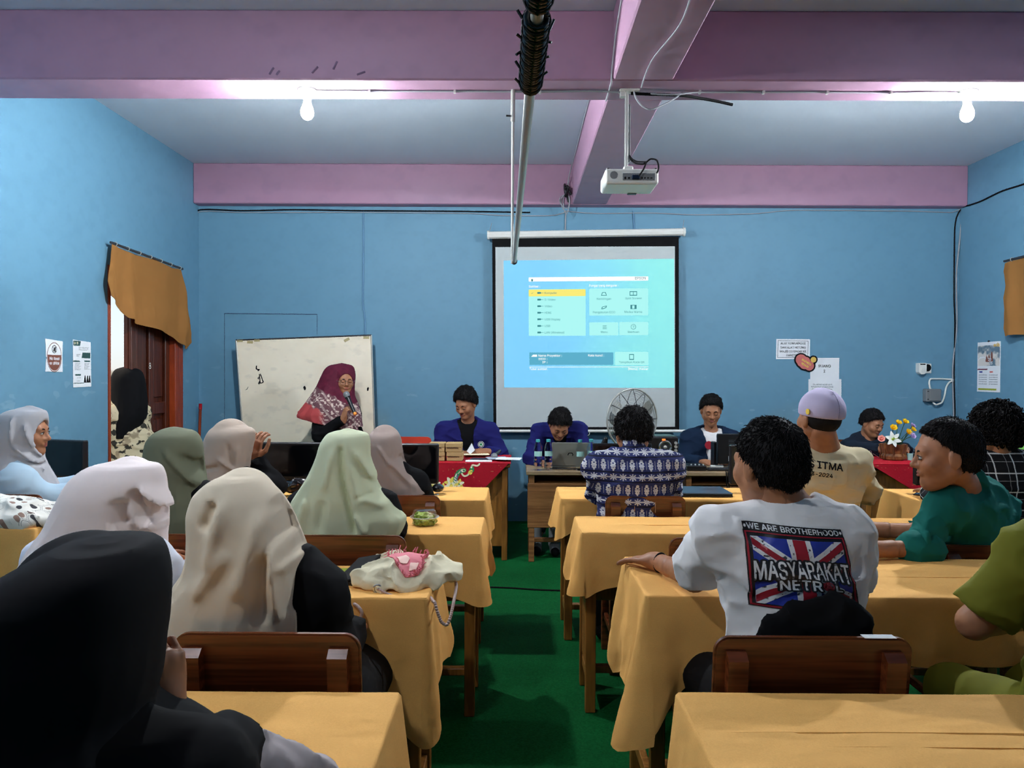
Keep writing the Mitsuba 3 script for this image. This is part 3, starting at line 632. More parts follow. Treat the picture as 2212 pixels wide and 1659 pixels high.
        if n > 3:
            un = lambda v: v / (np.linalg.norm(v, axis=1, keepdims=True) + 1e-9)
            d = Q - crown; d = un(d - Nn * (d * Nn).sum(1, keepdims=True)); d = un(d + r_.normal(0, .30, (n, 3))); L = tlen * r_.uniform(.6, 1.3, (n, 1)); st = stick * r_.uniform(.2, 1.4, (n, 1))
            if curl:
                a = un(np.cross(Nn, d)); tt = np.linspace(-1, 5, 8)[None, :, None]
                pts = Q[:, None] - Nn[:, None] * .004 + Nn[:, None] * (.010 + .010 * np.sin(tt) + .004 * tt / 6) + d[:, None] * (.011 * np.cos(tt)) + a[:, None] * tt * .0012; rad = np.linspace(.0042, .0022, 8)
            else:
                pts = np.stack([Q - Nn * .002, Q + d * L * .5 + Nn * (.0012 + st * L * .4), Q + d * L + Nn * (st * L * .5) - V3(0, 0, .12) * L], 1); rad = np.array([.0022, .0018, .0004]) * trad
            m_ = pts.shape[1]; A = un(Nn + d * .01); B = un(np.cross(d, A)); th = np.arange(3) * 2 * np.pi / 3
            v = pts[:, :, None] + rad[None, :, None, None] * (np.cos(th)[None, None, :, None] * A[:, None, None] + np.sin(th)[None, None, :, None] * B[:, None, None])
            i, j = np.meshgrid(np.arange(m_ - 1), np.arange(3), indexing='ij'); q4 = np.stack([i * 3 + j, i * 3 + (j + 1) % 3, (i + 1) * 3 + (j + 1) % 3, (i + 1) * 3 + j], -1).reshape(-1, 4); f1 = np.vstack([q4[:, [0, 2, 1]], q4[:, [0, 3, 2]]])
            tf.append(trimesh.Trimesh(v.reshape(-1, 3), (f1[None] + (np.arange(n) * m_ * 3)[:, None, None]).reshape(-1, 3), process=False))
        self.hair_key = part(self.k, 'hair', cat(tf), m, True)
        return self
    def garment(self, name, m, sleeve=2., o=.016, cuff=None, hem=None, neck_r=.075, neck_off=(0, .03, .035), fold=.008, ffreq=(7, 7, 13), seed=0, h=.009, cuts=(), more=(), rmul=1., label=None, trunk=True, sharp=True, sides=(-1, 1), skirt=0., creases=()):
        pr = self.trunk(o) if trunk else []
        for q in sides:
            sl = sleeve if not isinstance(sleeve, (tuple, list)) else sleeve[0 if q < 0 else 1]
            if sl: pr += self.arm(q, o, sl, cuff if cuff is not None else o, rmul)
        pr += list(more); cu = list(cuts)
        if neck_r: cu.append((ell(self.neck + self.right * neck_off[0] + self.fw * neck_off[1] + self.up * neck_off[2], (neck_r, neck_r, neck_r * .8)), .01))
        hz = (self.hip[2] - .08) if hem is None else hem
        cu.append((slab(V3(-9, -9, -9), V3(9, 9, 9), lambda x, y, z: z - hz), .004)) if trunk else None
        for q in sides:
            sl = sleeve if not isinstance(sleeve, (tuple, list)) else sleeve[0 if q < 0 else 1]
            sh, el, wr = (self.shL, self.elL, self.wrL) if q < 0 else (self.shR, self.elR, self.wrR)
            if sl and sl < 2.1:
                a, b = (sh, el) if sl <= 1 else (el, wr); e = a + (b - a) * (sl if sl <= 1 else sl - 1); d = unit(b - a)
                cu.append((slab(e - .12, e + .12, (lambda e, d: lambda x, y, z: np.maximum(-((x - e[0]) * d[0] + (y - e[1]) * d[1] + (z - e[2]) * d[2]), np.sqrt((x - e[0]) ** 2 + (y - e[1]) ** 2 + (z - e[2]) ** 2) - .11))(e, d)), .004))
        k = part(self.k, name, bake(pr, h, cu, wrinkle=CREASE(creases, FOLD(fold, ffreq, seed, sharp))), m, True, label)
        return k
    def trousers(self, m, o=.012, h=.012, name='trousers', to=.95, skirt=False):
        pr = [(ell(self.hip, (.17 + o, .14 + o, .13), np.stack([V3(self.f[1], -self.f[0], 0), self.f, V3(0, 0, 1)], 1)), .05)] + self.legs(o, to)
        if skirt: pr += [(cone((self.hipL + self.hipR) / 2, (self.knL + self.knR) / 2, .12, .11), .08), (cone((self.knL + self.knR) / 2, (self.ftL + self.ftR) / 2 + V3(0, 0, .03), .12, .13), .06)]
        part(self.k, name, bake(pr, h, wrinkle=FOLD(.006, (8, 8, 8), 4)), m, True)
        for ft in (self.ftL, self.ftR): part(self.k, 'shoe', bake([(cone(ft - V3(0, 0, .03) - self.f * .03, ft - V3(0, 0, .04) + self.f * .15, .042, .034), .02)], .012, [(slab(V3(-9, -9, -9), V3(9, 9, 9), lambda x, y, z: z - .003), .002)]), 'black_matte', True)
        return self
    def veil(self, m, rows, folds=(), hem=None, h=.008, amp=.012, nf=5.5, seed=0, face=True, n=2.2, start=None, name='veil', facecut=(.062, .088), twist=.6, lines=(), hemf=None):
        """rows (z, x left, x right, y rear, y front) from the crown down; folds (angle at top, angle at hem, z top, z hem, angular width, height); angle 0 = to the right, 90 = front, 270 = rear"""
        R_ = np.array(sorted(rows), float); t_ = R_[-1]; a_ = (t_[2] - t_[1]) / 2; R_ = np.vstack([R_, [t_[0] + a_ * a_ / .20, (t_[1] + t_[2]) / 2 - .12 * a_, (t_[1] + t_[2]) / 2 + .12 * a_, (t_[3] + t_[4]) / 2 - .004, (t_[3] + t_[4]) / 2 + .004]]); zz = R_[:, 0]; I = [PchipInterpolator(zz, R_[:, i]) for i in range(1, 5)]
        zlo, zhi = zz[0] if hem is None else hem, zz[-1]
        lo = V3(R_[:, 1].min() - .03, R_[:, 3].min() - .03, zlo - .02); hi = V3(R_[:, 2].max() + .03, R_[:, 4].max() + .03, zhi + .02)
        F = Field(lo, hi, h); x, y, z = np.meshgrid(*F.ax, indexing='ij')
        Zc = np.clip(F.ax[2], zz[0], zz[-1]); xl, xr, yr, yf = (i(Zc).astype(np.float32)[None, None] for i in I)
        cx, cy, a, b = (xl + xr) / 2, (yr + yf) / 2, np.maximum((xr - xl) / 2, .004), np.maximum((yf - yr) / 2, .004)
        u, v = (x - cx) / a, (y - cy) / b; th = np.degrees(np.arctan2(v, u)) % 360
        g = (np.abs(u) ** n + np.abs(v) ** n) ** (1 / n); rr = np.sqrt((u * a) ** 2 + (v * b) ** 2) + 1e-6
        rad = rr / np.maximum(g, 1e-4); D = rr - rad
        zs = zz[-1] - .10 if start is None else start
        t = np.clip((zs - z) / max(zs - zlo, .05), 0, 1)
        sel = np.abs(D) < .08
        p = np.stack([np.cos(np.radians(th[sel])) * nf * .5 + twist * t[sel], np.sin(np.radians(th[sel])) * nf * .5, t[sel] * 1.1 + seed], -1)
        f = np.zeros(D.shape, np.float32); f[sel] = (1 - 4 * np.abs(meshkit.fbm(p, 2, seed) - .5)) * amp * np.clip(t[sel] * 1.8, 0, 1)
        for (t0, t1, z0, z1, wd, am) in folds:
            tz = np.clip((z0 - z) / (z0 - z1), 0, 1); c = t0 + (t1 - t0) * tz; d = (th - c + 180) % 360 - 180
            env = np.clip((z0 + .05 - z) / .09, 0, 1) * np.clip((z - z1 + .06) / .09, 0, 1)
            f += am * np.exp(-(d / wd) ** 2) * env
        for (pa, pb, wd, am) in lines:                 # a crease over the rear: along a segment in (x, z)
            (xa, za), (xb, zb) = pa, pb; dx, dz = xb - xa, zb - za; tt = np.clip(((x - xa) * dx + (z - za) * dz) / (dx * dx + dz * dz), 0, 1)
            dd = np.sqrt((x - xa - tt * dx) ** 2 + (z - za - tt * dz) ** 2)
            f += 1.3 * am * np.exp(-(dd / (wd * .85)) ** 2) * (v < .25) * np.clip(1.15 - np.abs(2 * tt - 1) ** 4, 0, 1)
        top = (zz[-1] - z); hm = zlo - z if hemf is None else hemf(x, y) - z
        F.D = np.maximum(D - f, np.maximum(-top, hm)).astype(np.float32)
        F.put(ell(self.W(0, -.012, .03), np.array([.086, .105, .099]) * self.hs, self.M), .006)
        if face:
            fw, fh = facecut; c, M, s = self.hc, self.M, self.hs
            def cutf(x, y, z):
                X = np.stack([x - c[0], y - c[1], z - c[2]], -1) @ M / s
                return (np.maximum(np.sqrt((X[..., 0] / fw) ** 2 + ((X[..., 2] + .022) / fh) ** 2) - 1, -(X[..., 1] - .045) / .05) * .05) * s
            F.put(slab(c - .28, c + .28, cutf), .008, True)
        self.veil_key = part(self.k, name, F.mesh(), m, True); return self
# ---------------------------------------------------------------- people
def fabric(name, c0, c1=None, sheen=.4, rough=.85):
    return mat(name, c0, rough, spec=.15, sheen=sheen, sheen_tint=.5)
fabric('veil_beige', (206, 190, 168)); fabric('veil_white', (222, 208, 206)); fabric('veil_olive', (104, 106, 86)); fabric('veil_taupe', (172, 154, 140))
fabric('veil_green', (192, 196, 164)); fabric('veil_brown', (150, 132, 124)); fabric('veil_grey', (166, 164, 168)); fabric('veil_black', (11, 12, 15), sheen=.04)
fabric('cloth_black', (8, 8, 10), sheen=.02); fabric('blouse_blue', (170, 192, 208)); fabric('blouse_white', (214, 216, 228)); fabric('sleeve_grey', (160, 150, 152)); fabric('tee_white', (226, 222, 222), sheen=.2)
fabric('blazer_blue', (28, 28, 88)); fabric('blazer_navy', (18, 34, 56)); fabric('shirt_beige', (196, 180, 146)); fabric('shirt_green', (18, 92, 84)); fabric('shirt_olive', (98, 98, 28)); fabric('cap_lilac', (176, 166, 192)); fabric('trousers_grey', (60, 60, 66)); fabric('jacket_dark', (22, 30, 42))
def seated(P, neck, tw=.27, tyaw=0., hip=None, drop=.055, reach=.40, wz=.80, lean=.06, waist_y=None, out=.02, bulk=.84, **kw):
    neck = V3(*neck); a = math.radians(tyaw); f = V3(-math.sin(a), math.cos(a), 0); r = V3(f[1], -f[0], 0)
    hip = V3(neck[0] - f[0] * lean, neck[1] - f[1] * lean, .565) if hip is None else V3(*hip)
    shL, shR = neck - r * tw / 2 - V3(0, 0, drop), neck + r * tw / 2 - V3(0, 0, drop)
    elL, elR = shL - r * out + f * .12 - V3(0, 0, .235), shR + r * out + f * .12 - V3(0, 0, .235)
    elL[2] = max(elL[2], wz - .02); elR[2] = max(elR[2], wz - .02)
    wrL, wrR = neck * [1, 1, 0] - r * .11 + f * reach + V3(0, 0, wz), neck * [1, 1, 0] + r * .11 + f * reach + V3(0, 0, wz)
    d = dict(shL=shL, shR=shR, elL=elL, elR=elR, wrL=wrL, wrR=wrR); d.update(kw)
    return P.torso(neck, d['shL'], d['shR'], hip, d['elL'], d['elR'], d['wrL'], d['wrR'], fwd=f, bulk=bulk, knees=d.get('knees'), feet=d.get('feet'))
FLAT = lambda d, **k: dict(d=d, n=(0, 0, 1), curl=.12, **k)
rest_hands = (FLAT((.15, 1, -.1)), FLAT((-.15, 1, -.1)))

# --- left block, veiled women from behind
p = Person('person in a beige veil and black sleeves, seen from behind on the near left', (-0.674, 1.9, 1.038), 10, 18)
seated(p, (-0.603, 1.9, 0.918), .28, 0, hip=(-.54, 1.91, .565), reach=.42, shR=(-0.498, 1.88, 0.853), elR=(-0.467, 1.98, 0.685), wrR=(-.45, 2.12, .68))
p.body(rest_hands, face=False); p.garment('blouse', 'cloth_black', 2., .022, hem=.5, neck_r=0, fold=.009, seed=2); p.trousers('cloth_black', skirt=True)
p.veil('veil_beige', [(1.152, -0.692, -0.64, 1.84, 1.89), (1.144, -0.721, -0.622, 1.8, 1.92), (1.127, -0.75, -0.602, 1.77, 1.95), (1.094, -0.778, -0.572, 1.74, 1.98), (1.049, -0.787, -0.547, 1.72, 2), (1.01, -0.784, -0.534, 1.715, 2.01), (0.964, -0.782, -0.52, 1.71, 2.02), (0.925, -0.789, -0.511, 1.705, 2.03), (0.891, -0.809, -0.502, 1.7, 2.04), (0.84, -0.837, -0.498, 1.695, 2.04), (0.775, -0.857, -0.495, 1.69, 2.04)],
       folds=[], lines=[((-0.69, 1.101), (-0.707, 1.038), .016, -.022), ((-0.663, 1.111), (-0.69, 0.955), .020, .016), ((-0.577, 1.081), (-0.619, 0.892), .024, .014), ((-0.544, 1.091), (-0.478, 0.841), .018, -.012), ((-0.569, 1.102), (-0.551, 1.008), .014, -.018), ((-0.556, 1.008), (-0.535, 0.83), .014, .020), ((-0.581, 0.987), (-0.577, 0.83), .016, -.022), ((-0.541, 0.945), (-0.494, 0.972), .016, .016), ((-0.506, 0.924), (-0.523, 0.841), .014, -.014), ((-0.64, 0.997), (-0.723, 0.892), .022, .012)], amp=.010, seed=3, h=.0065)
p = Person('person in a pinkish white veil leaning right, behind the black-veiled person', (-1.079, 2.14, 1.037), 20, 25)
seated(p, (-1.134, 2.08, 0.935), .28, -8, hip=(-1.13, 2.0, .565), reach=.40)
p.body(rest_hands, face=False); p.garment('blouse', 'blouse_white', 2., .022, hem=.5, neck_r=0, fold=.008, seed=5); p.trousers('trousers_grey', skirt=True)
p.veil('veil_white', [(1.153, -1.107, -1.026, 2.05, 2.11), (1.147, -1.137, -0.98, 2.01, 2.15), (1.132, -1.17, -0.97, 1.98, 2.18), (1.1, -1.199, -0.962, 1.95, 2.2), (1.062, -1.218, -0.959, 1.935, 2.21), (1.018, -1.239, -0.96, 1.93, 2.22), (0.98, -1.256, -0.964, 1.925, 2.23), (0.942, -1.282, -0.971, 1.92, 2.24), (0.91, -1.302, -0.973, 1.915, 2.25), (0.866, -1.323, -0.961, 1.91, 2.26), (0.821, -1.336, -0.943, 1.905, 2.26), (0.77, -1.343, -0.93, 1.905, 2.26)],
       lines=[((-1.02, 1.07), (-1.017, 1.006), .018, -.020), ((-0.996, 1.094), (-0.959, 0.995), .020, -.020), ((-1.022, 1.018), (-0.992, 0.948), .02, -.018), ((-0.984, 1.1), (-0.922, 1.019), .012, .018), ((-0.982, 1.079), (-0.957, 0.972), .009, .014), ((-0.962, 1.157), (-0.909, 1.096), .008, -.007), ((-0.912, 1.03), (-0.901, 0.937), .012, .012)], amp=.008, seed=8, h=.0065)
p = Person('person in a dark olive veil, seen from behind between the white and taupe veils', (-1.329, 2.98, 1.062), -8, 6)
seated(p, (-1.32, 2.96, 0.953), .27, 0, hip=(-1.30, 2.94, .565), reach=.42)
p.body(rest_hands, face=False); p.garment('blouse', 'cloth_black', 2., .022, hem=.5, neck_r=0, fold=.008, seed=7, h=.012); p.trousers('cloth_black', skirt=True)
p.veil('veil_olive', [(1.179, -1.347, -1.272, 2.92, 2.98), (1.172, -1.374, -1.249, 2.89, 3.01), (1.151, -1.399, -1.228, 2.85, 3.04), (1.115, -1.416, -1.217, 2.83, 3.06), (1.047, -1.423, -1.213, 2.82, 3.07), (0.958, -1.43, -1.208, 2.815, 3.09), (0.886, -1.445, -1.196, 2.81, 3.1), (0.815, -1.463, -1.183, 2.8, 3.11), (0.761, -1.474, -1.183, 2.795, 3.11)],
       lines=[((-1.305, 1.114), (-1.194, 0.961), .014, .014), ((-1.254, 1.088), (-1.177, 0.978), .016, -.014), ((-1.314, 1.08), (-1.306, 0.857), .018, .008)], amp=.007, seed=11)
p = Person('person in a taupe veil raising one hand beside the face', (-1.386, 3.74, 1.049), -42, 5)
seated(p, (-1.433, 3.72, 0.916), .27, -18, hip=(-1.42, 3.68, .565), elR=(-1.22, 3.86, 0.824), wrR=(-1.317, 3.84, 0.962))
p.body((rest_hands[0], dict(d=(.12, .1, 1), n=(-.35, -.9, .1), side=1, curl=.30, thumb=.1, spread=.3, curls=(.5, .55, .45, .35))), face=False)
p.garment('blouse', 'cloth_black', 2., .022, hem=.5, neck_r=0, fold=.01, seed=9, h=.011); p.trousers('cloth_black', skirt=True)
part(p.k, 'bracelet', tube(p.wrR + V3(0, 0, .0) + .029 * np.array([[math.cos(a), math.sin(a), .1 * math.cos(a)] for a in np.linspace(0, 2 * np.pi, 20)]), .003, 5), 'chrome', True)
p.veil('veil_taupe', [(1.139, -1.442, -1.334, 3.69, 3.75), (1.131, -1.469, -1.298, 3.66, 3.79), (1.11, -1.492, -1.275, 3.63, 3.82), (1.07, -1.51, -1.278, 3.61, 3.84), (1.002, -1.526, -1.291, 3.6, 3.84), (0.956, -1.535, -1.302, 3.595, 3.84), (0.929, -1.541, -1.307, 3.59, 3.84), (0.898, -1.548, -1.309, 3.58, 3.85), (0.855, -1.557, -1.302, 3.57, 3.86), (0.794, -1.564, -1.302, 3.565, 3.86)],
       lines=[((-1.361, 1.058), (-1.339, 0.945), .010, -.010), ((-1.481, 0.935), (-1.394, 0.953), .012, -.016), ((-1.404, 0.992), (-1.313, 0.923), .012, .014), ((-1.317, 1.047), (-1.326, 0.927), .01, .010)], amp=.008, seed=13)
p = Person('person in a pale green veil spread wide over the shoulders, seen from behind', (-0.661, 2.98, 1.047), 4, 10)
seated(p, (-0.662, 2.94, 0.935), .29, 0, hip=(-.66, 2.94, .565), reach=.40)
p.body(rest_hands, face=False); p.garment('blouse', 'cloth_black', 2., .022, hem=.5, neck_r=0, fold=.008, seed=7, h=.012); p.trousers('cloth_black', skirt=True)
p.veil('veil_green', [(1.178, -0.683, -0.598, 2.89, 2.95), (1.171, -0.71, -0.574, 2.86, 2.98), (1.153, -0.729, -0.561, 2.83, 3.01), (1.125, -0.745, -0.558, 2.81, 3.03), (1.081, -0.757, -0.558, 2.795, 3.04), (1.028, -0.778, -0.55, 2.785, 3.05), (0.966, -0.81, -0.524, 2.775, 3.06), (0.922, -0.837, -0.488, 2.77, 3.07), (0.881, -0.863, -0.455, 2.77, 3.07), (0.845, -0.882, -0.424, 2.77, 3.07), (0.825, -0.891, -0.428, 2.77, 3.07), (0.776, -0.898, -0.453, 2.765, 3.07)],
       lines=[((-0.647, 1.13), (-0.633, 1.004), .012, -.022), ((-0.637, 1.02), (-0.582, 0.81), .010, -.026), ((-0.672, 1.113), (-0.697, 0.97), .016, .012), ((-0.593, 1.113), (-0.529, 0.996), .012, .014), ((-0.588, 0.937), (-0.529, 0.954), .012, -.010), ((-0.571, 0.945), (-0.478, 0.904), .014, .012), ((-0.697, 0.936), (-0.717, 0.818), .018, -.010), ((-0.588, 0.886), (-0.545, 0.81), .014, .014), ((-0.61, 1.071), (-0.571, 0.92), .012, .012), ((-0.764, 0.936), (-0.798, 0.817), .02, .012)], amp=.008, seed=17, h=.007)
p = Person('person in a brownish taupe veil near the food tub, seen from behind', (-0.64, 3.74, 1.022), 0, 8)
seated(p, (-0.622, 3.72, 0.916), .26, 0, hip=(-.63, 3.68, .565), reach=.42)
p.body(rest_hands, face=False); p.garment('blouse', 'cloth_black', 2., .022, hem=.5, neck_r=0, fold=.008, seed=7, h=.012); p.trousers('cloth_black', skirt=True)
p.veil('veil_brown', [(1.12, -0.678, -0.593, 3.67, 3.73), (1.111, -0.698, -0.575, 3.64, 3.76), (1.089, -0.711, -0.561, 3.61, 3.79), (1.042, -0.716, -0.552, 3.59, 3.81), (0.986, -0.715, -0.543, 3.58, 3.82), (0.941, -0.722, -0.521, 3.57, 3.83), (0.897, -0.735, -0.489, 3.565, 3.84), (0.851, -0.749, -0.449, 3.56, 3.84), (0.816, -0.753, -0.44, 3.56, 3.84)],
       lines=[((-0.649, 1.053), (-0.584, 0.956), .010, .012), ((-0.595, 0.988), (-0.475, 0.859), .012, .012), ((-0.562, 1.01), (-0.508, 0.913), .012, -.014)], amp=.008, seed=19)
p = Person('person in a grey veil in profile by the left wall', (-2.394, 3.74, 1.098), -82, 3)
seated(p, (-2.449, 3.74, 0.926), .22, -55, hip=(-2.42, 3.70, .565), reach=.28)
p.body(rest_hands, face=False); p.features('open'); p.garment('blouse', 'blouse_blue', 2., .03, hem=.5, neck_r=0, fold=.008, seed=4, h=.01); p.trousers('trousers_grey', skirt=True)
p.veil('veil_grey', [(1.212, -2.448, -2.321, 3.72, 3.77), (1.203, -2.484, -2.305, 3.68, 3.8), (1.179, -2.519, -2.303, 3.65, 3.83), (1.129, -2.553, -2.305, 3.63, 3.85), (1.073, -2.571, -2.31, 3.62, 3.85), (1.027, -2.581, -2.321, 3.62, 3.85), (0.982, -2.585, -2.326, 3.615, 3.85), (0.948, -2.59, -2.317, 3.6, 3.86), (0.903, -2.604, -2.295, 3.59, 3.87), (0.846, -2.609, -2.27, 3.61, 3.88), (0.767, -2.596, -2.241, 3.64, 3.88), (0.703, -2.573, -2.227, 3.66, 3.88)],
       lines=[((-2.4, 1.181), (-2.392, 1.049), .008, .012), ((-2.347, 1.148), (-2.321, 1.027), .008, .012), ((-2.392, 1.049), (-2.282, 0.917), .010, .012), ((-2.326, 1.031), (-2.238, 0.829), .010, .012), ((-2.399, 0.987), (-2.279, 0.933), .010, -.012)], amp=.008, seed=23, facecut=(.066, .088))
p = Person('person in a black veil at the lower left, chin on a fist', (-0.557, 1, 1.067), -25, 12)
seated(p, (-0.544, 0.93, 0.965), .32, -8, hip=(-.64, .84, .565), elL=(-.58, 1.19, .79), wrL=(-0.479, 1.04, 0.941), elR=(-0.407, 1.03, 0.871), wrR=(-0.307, 1.2, 0.738))
p.body((dict(d=(.10, -.2, 1), n=(.85, -.5, .1), side=-1, curl=1.15, thumb=.7, h=.003, curls=(1.2, 1.25, 1.2, 1.15), s=.86), rest_hands[1]), face=False)
p.features('open')
p.garment('blouse', 'cloth_black', (1.72, 1.12), .024, hem=.5, neck_r=0, fold=.008, seed=1, h=.009); p.trousers('cloth_black', skirt=True)
part(p.k, 'bracelet', tube(p.wrL - V3(0, .005, .035) + .031 * np.array([[math.cos(a), math.sin(a), .1 * math.cos(a)] for a in np.linspace(0, 2 * np.pi, 24)]), .0025, 5), 'chrome', True)
p.veil('veil_black', [(1.194, -0.524, -0.485, 0.92, 0.98), (1.19, -0.547, -0.464, 0.88, 1.01), (1.178, -0.573, -0.451, 0.85, 1.04), (1.164, -0.597, -0.444, 0.83, 1.05), (1.151, -0.619, -0.44, 0.82, 1.055), (1.13, -0.645, -0.437, 0.81, 1.06), (1.095, -0.655, -0.438, 0.805, 1.06), (1.054, -0.662, -0.441, 0.8, 1.05), (1.019, -0.671, -0.447, 0.8, 1.05), (0.99, -0.684, -0.454, 0.795, 1.05), (0.967, -0.707, -0.439, 0.785, 1.07), (0.938, -0.736, -0.4, 0.77, 1.1), (0.909, -0.76, -0.371, 0.76, 1.12), (0.868, -0.783, -0.365, 0.75, 1.13), (0.821, -0.795, -0.371, 0.75, 1.13)],
       lines=[((-0.41, 1.215), (-0.387, 1.134), .010, .006), ((-0.417, 1.217), (-0.395, 1.154), .008, -.008)], amp=.008, seed=29, h=.007, facecut=(.064, .088))
p.garment('inner_sleeve', 'sleeve_grey', (0, 1.95), .016, cuff=.022, trunk=False, neck_r=0, fold=.012, ffreq=(9, 9, 10), seed=3, h=.006, sides=(1,))
# --- right block and the front row
def _batikshirt(p, n, uv):
    wob = .35 * noise(p.x * 240, p.y * 240, p.z * 240)
    t = p.z / .112; t = t - dr.floor(t); u = p.x / .043 + .5 * dr.floor(p.z / .112); u = dr.abs(u - dr.floor(u) - .5) * 2          # 0 in the middle of a motif, 1 between two
    y = (t - .22) / .16                                                                                     # star band: -1..1
    ay = dr.abs(y); r = dr.sqrt(u * u + y * y)
    arm = dr.minimum(dr.minimum(u, ay), .7 * dr.abs(u - ay)); star = smoothstep(.20, .10, arm + .12 * wob) * smoothstep(.98, .85, r) * smoothstep(.10, .16, r)
    chain = smoothstep(.30, .18, ay + .3 * wob)
    w = (t - .70) / .24; aw = dr.abs(w)                                                                       # figure band
    body = smoothstep(.62, .50, u + .45 * aw * aw + .18 * dr.sin(w * 14) * .5 + .15 * wob) * smoothstep(1.0, .92, aw) - smoothstep(.24, .16, dr.sqrt(u * u * 1.2 + (w - .3) * (w - .3) * 3))
    body = dr.maximum(body - .7 * smoothstep(.18, .10, dr.sqrt(u * u * 1.2 + (w + .4) * (w + .4) * 3)), 0); col = smoothstep(.12, .05, 1 - u + .1 * wob) * smoothstep(.75, .65, aw)
    k = dr.clip(dr.maximum(dr.maximum(star, chain * smoothstep(1.05, .95, ay)), dr.maximum(body, .55 * col)), 0, 1)
    base = mix(S(40, 46, 92), S(20, 22, 44), smoothstep(.9, 1.15, ay) * smoothstep(1.6, 1.3, ay))
    return mix(base, mix(S(208, 206, 204), S(160, 160, 180), noise(p.x * 90, p.y * 90, p.z * 90)), k)
mi_floor, abs_ = dr.floor, dr.abs
mat('shirt_batik', proc(_batikshirt), .8, spec=.2)
def _plaid(p, n, uv):
    def ln(t, w): f = t - dr.floor(t); return smoothstep(w, w * .5, dr.minimum(f, 1 - f))
    a = ln(p.x / .082 + .1 + p.z * .35, .045) + ln(p.z / .085 + .3 - p.x * .25, .045); b = ln(p.x / .082 + .45 + p.z * .35, .025) + ln(p.z / .085 + .7 - p.x * .25, .025)
    return mix(S(22, 21, 23), S(226, 222, 220), dr.clip(.8 * a + .25 * b, 0, .95))
mat('shirt_plaid', proc(_plaid), .85, spec=.15)

# the white T-shirt
p = Person('person in a white T-shirt with a flag print, left hand flat on the desk', (0.634, 1.93, 1.174), 24, 4, 0, .92)
seated(p, (0.684, 1.92, 1.073), .36, 4, hip=(.70, 1.885, .565), bulk=1.03, shL=(0.514, 1.92, 1.004), shR=(0.801, 1.9, 1.006), elL=(0.513, 2.2, 0.815), wrL=(0.462, 2.52, 0.785), elR=(0.9, 2.05, 0.825), wrR=(.80, 2.44, .79))
p.body((dict(d=(-.55, .62, -.10), n=(.05, .1, 1), curl=.16, spread=.22, h=.003, thumb=.2), rest_hands[1]), face=True)
p.features('open')
tee = p.garment('shirt', 'tee_white', (.74, .74), .015, cuff=.034, hem=.55, neck_r=.072, neck_off=(0, .02, .05), fold=.014, ffreq=(8, 8, 10), seed=12, h=.0065, creases=[((0.55, 1.8, 1.092), (0.614, 1.77, 1.057), .014, .012), ((0.576, 1.82, 1.098), (0.649, 1.78, 1.075), .010, -.010), ((0.683, 1.8, 1.098), (0.699, 1.77, 1.066), .012, .013), ((0.743, 1.8, 1.087), (0.705, 1.77, 1.053), .010, .012), ((0.728, 1.8, 1.094), (0.72, 1.77, 1.069), .010, -.014), ((0.657, 1.77, 1.058), (0.621, 1.76, 1.04), .012, .010), ((0.756, 1.8, 1.076), (0.807, 1.82, 1.027), .014, -.010), ((0.539, 1.85, 1.064), (0.542, 1.85, 0.963), .010, .012), ((0.5, 1.86, 1.017), (0.529, 1.88, 0.922), .012, -.010), ((0.54, 1.84, 0.926), (0.566, 1.78, 0.84), .016, .012), ((0.529, 1.84, 0.896), (0.542, 1.8, 0.811), .012, -.012), ((0.477, 1.95, 0.974), (0.472, 2, 0.897), .012, .010), ((0.511, 1.95, 0.921), (0.534, 1.86, 0.972), .012, -.012), ((0.836, 1.86, 0.985), (0.8, 1.8, 0.879), .014, .012), ((0.802, 1.82, 0.972), (0.783, 1.79, 0.838), .012, -.010)])
p.trousers('cloth_black')
p.hair(.004, 60, 3, .009, nape=-.07, side=-.005, h=.0045, tlen=.012, stick=.02, tufts=5200, trad=.7)
part(p.k, 'wristband', tube(p.wrL * .88 + p.elL * .12 + .031 * np.array([[math.cos(a) * .75, math.cos(a) * .55 * .8, math.sin(a)] for a in np.linspace(0, 2 * np.pi, 24)]), .003, 6), 'ink_black', True)
# flat print lying on the back of the shirt
tv = trimesh.Trimesh(*meshkit.WRITTEN[scene[tee]['filename']][:2], process=False)
def on_back(x, z, lift=.0015, ystart=1.2):
    """the shirt's rear surface at (x, z)"""
    o = np.stack([x, np.full(len(x), ystart), z], 1)
    loc, ir, _ = tv.ray.intersects_location(o, np.tile([[0, 1., 0]], (len(x), 1)), multiple_hits=False)
    y = np.full(len(x), np.nan); y[ir] = loc[:, 1]
    if np.isnan(y).any(): g = ~np.isnan(y); y[~g] = griddata(np.stack([x, z], 1)[g], y[g], np.stack([x, z], 1)[~g], 'nearest')
    return y - lift
tl, tr_, bl, br_ = (np.array(q) for q in ((0.542, 1.03), (0.772, 1.018), (0.556, 0.851), (0.806, 0.855)))
def pq(u, v): return ((1 - u) * (1 - v))[:, None] * bl + (u * (1 - v))[:, None] * br_ + ((1 - u) * v)[:, None] * tl + (u * v)[:, None] * tr_
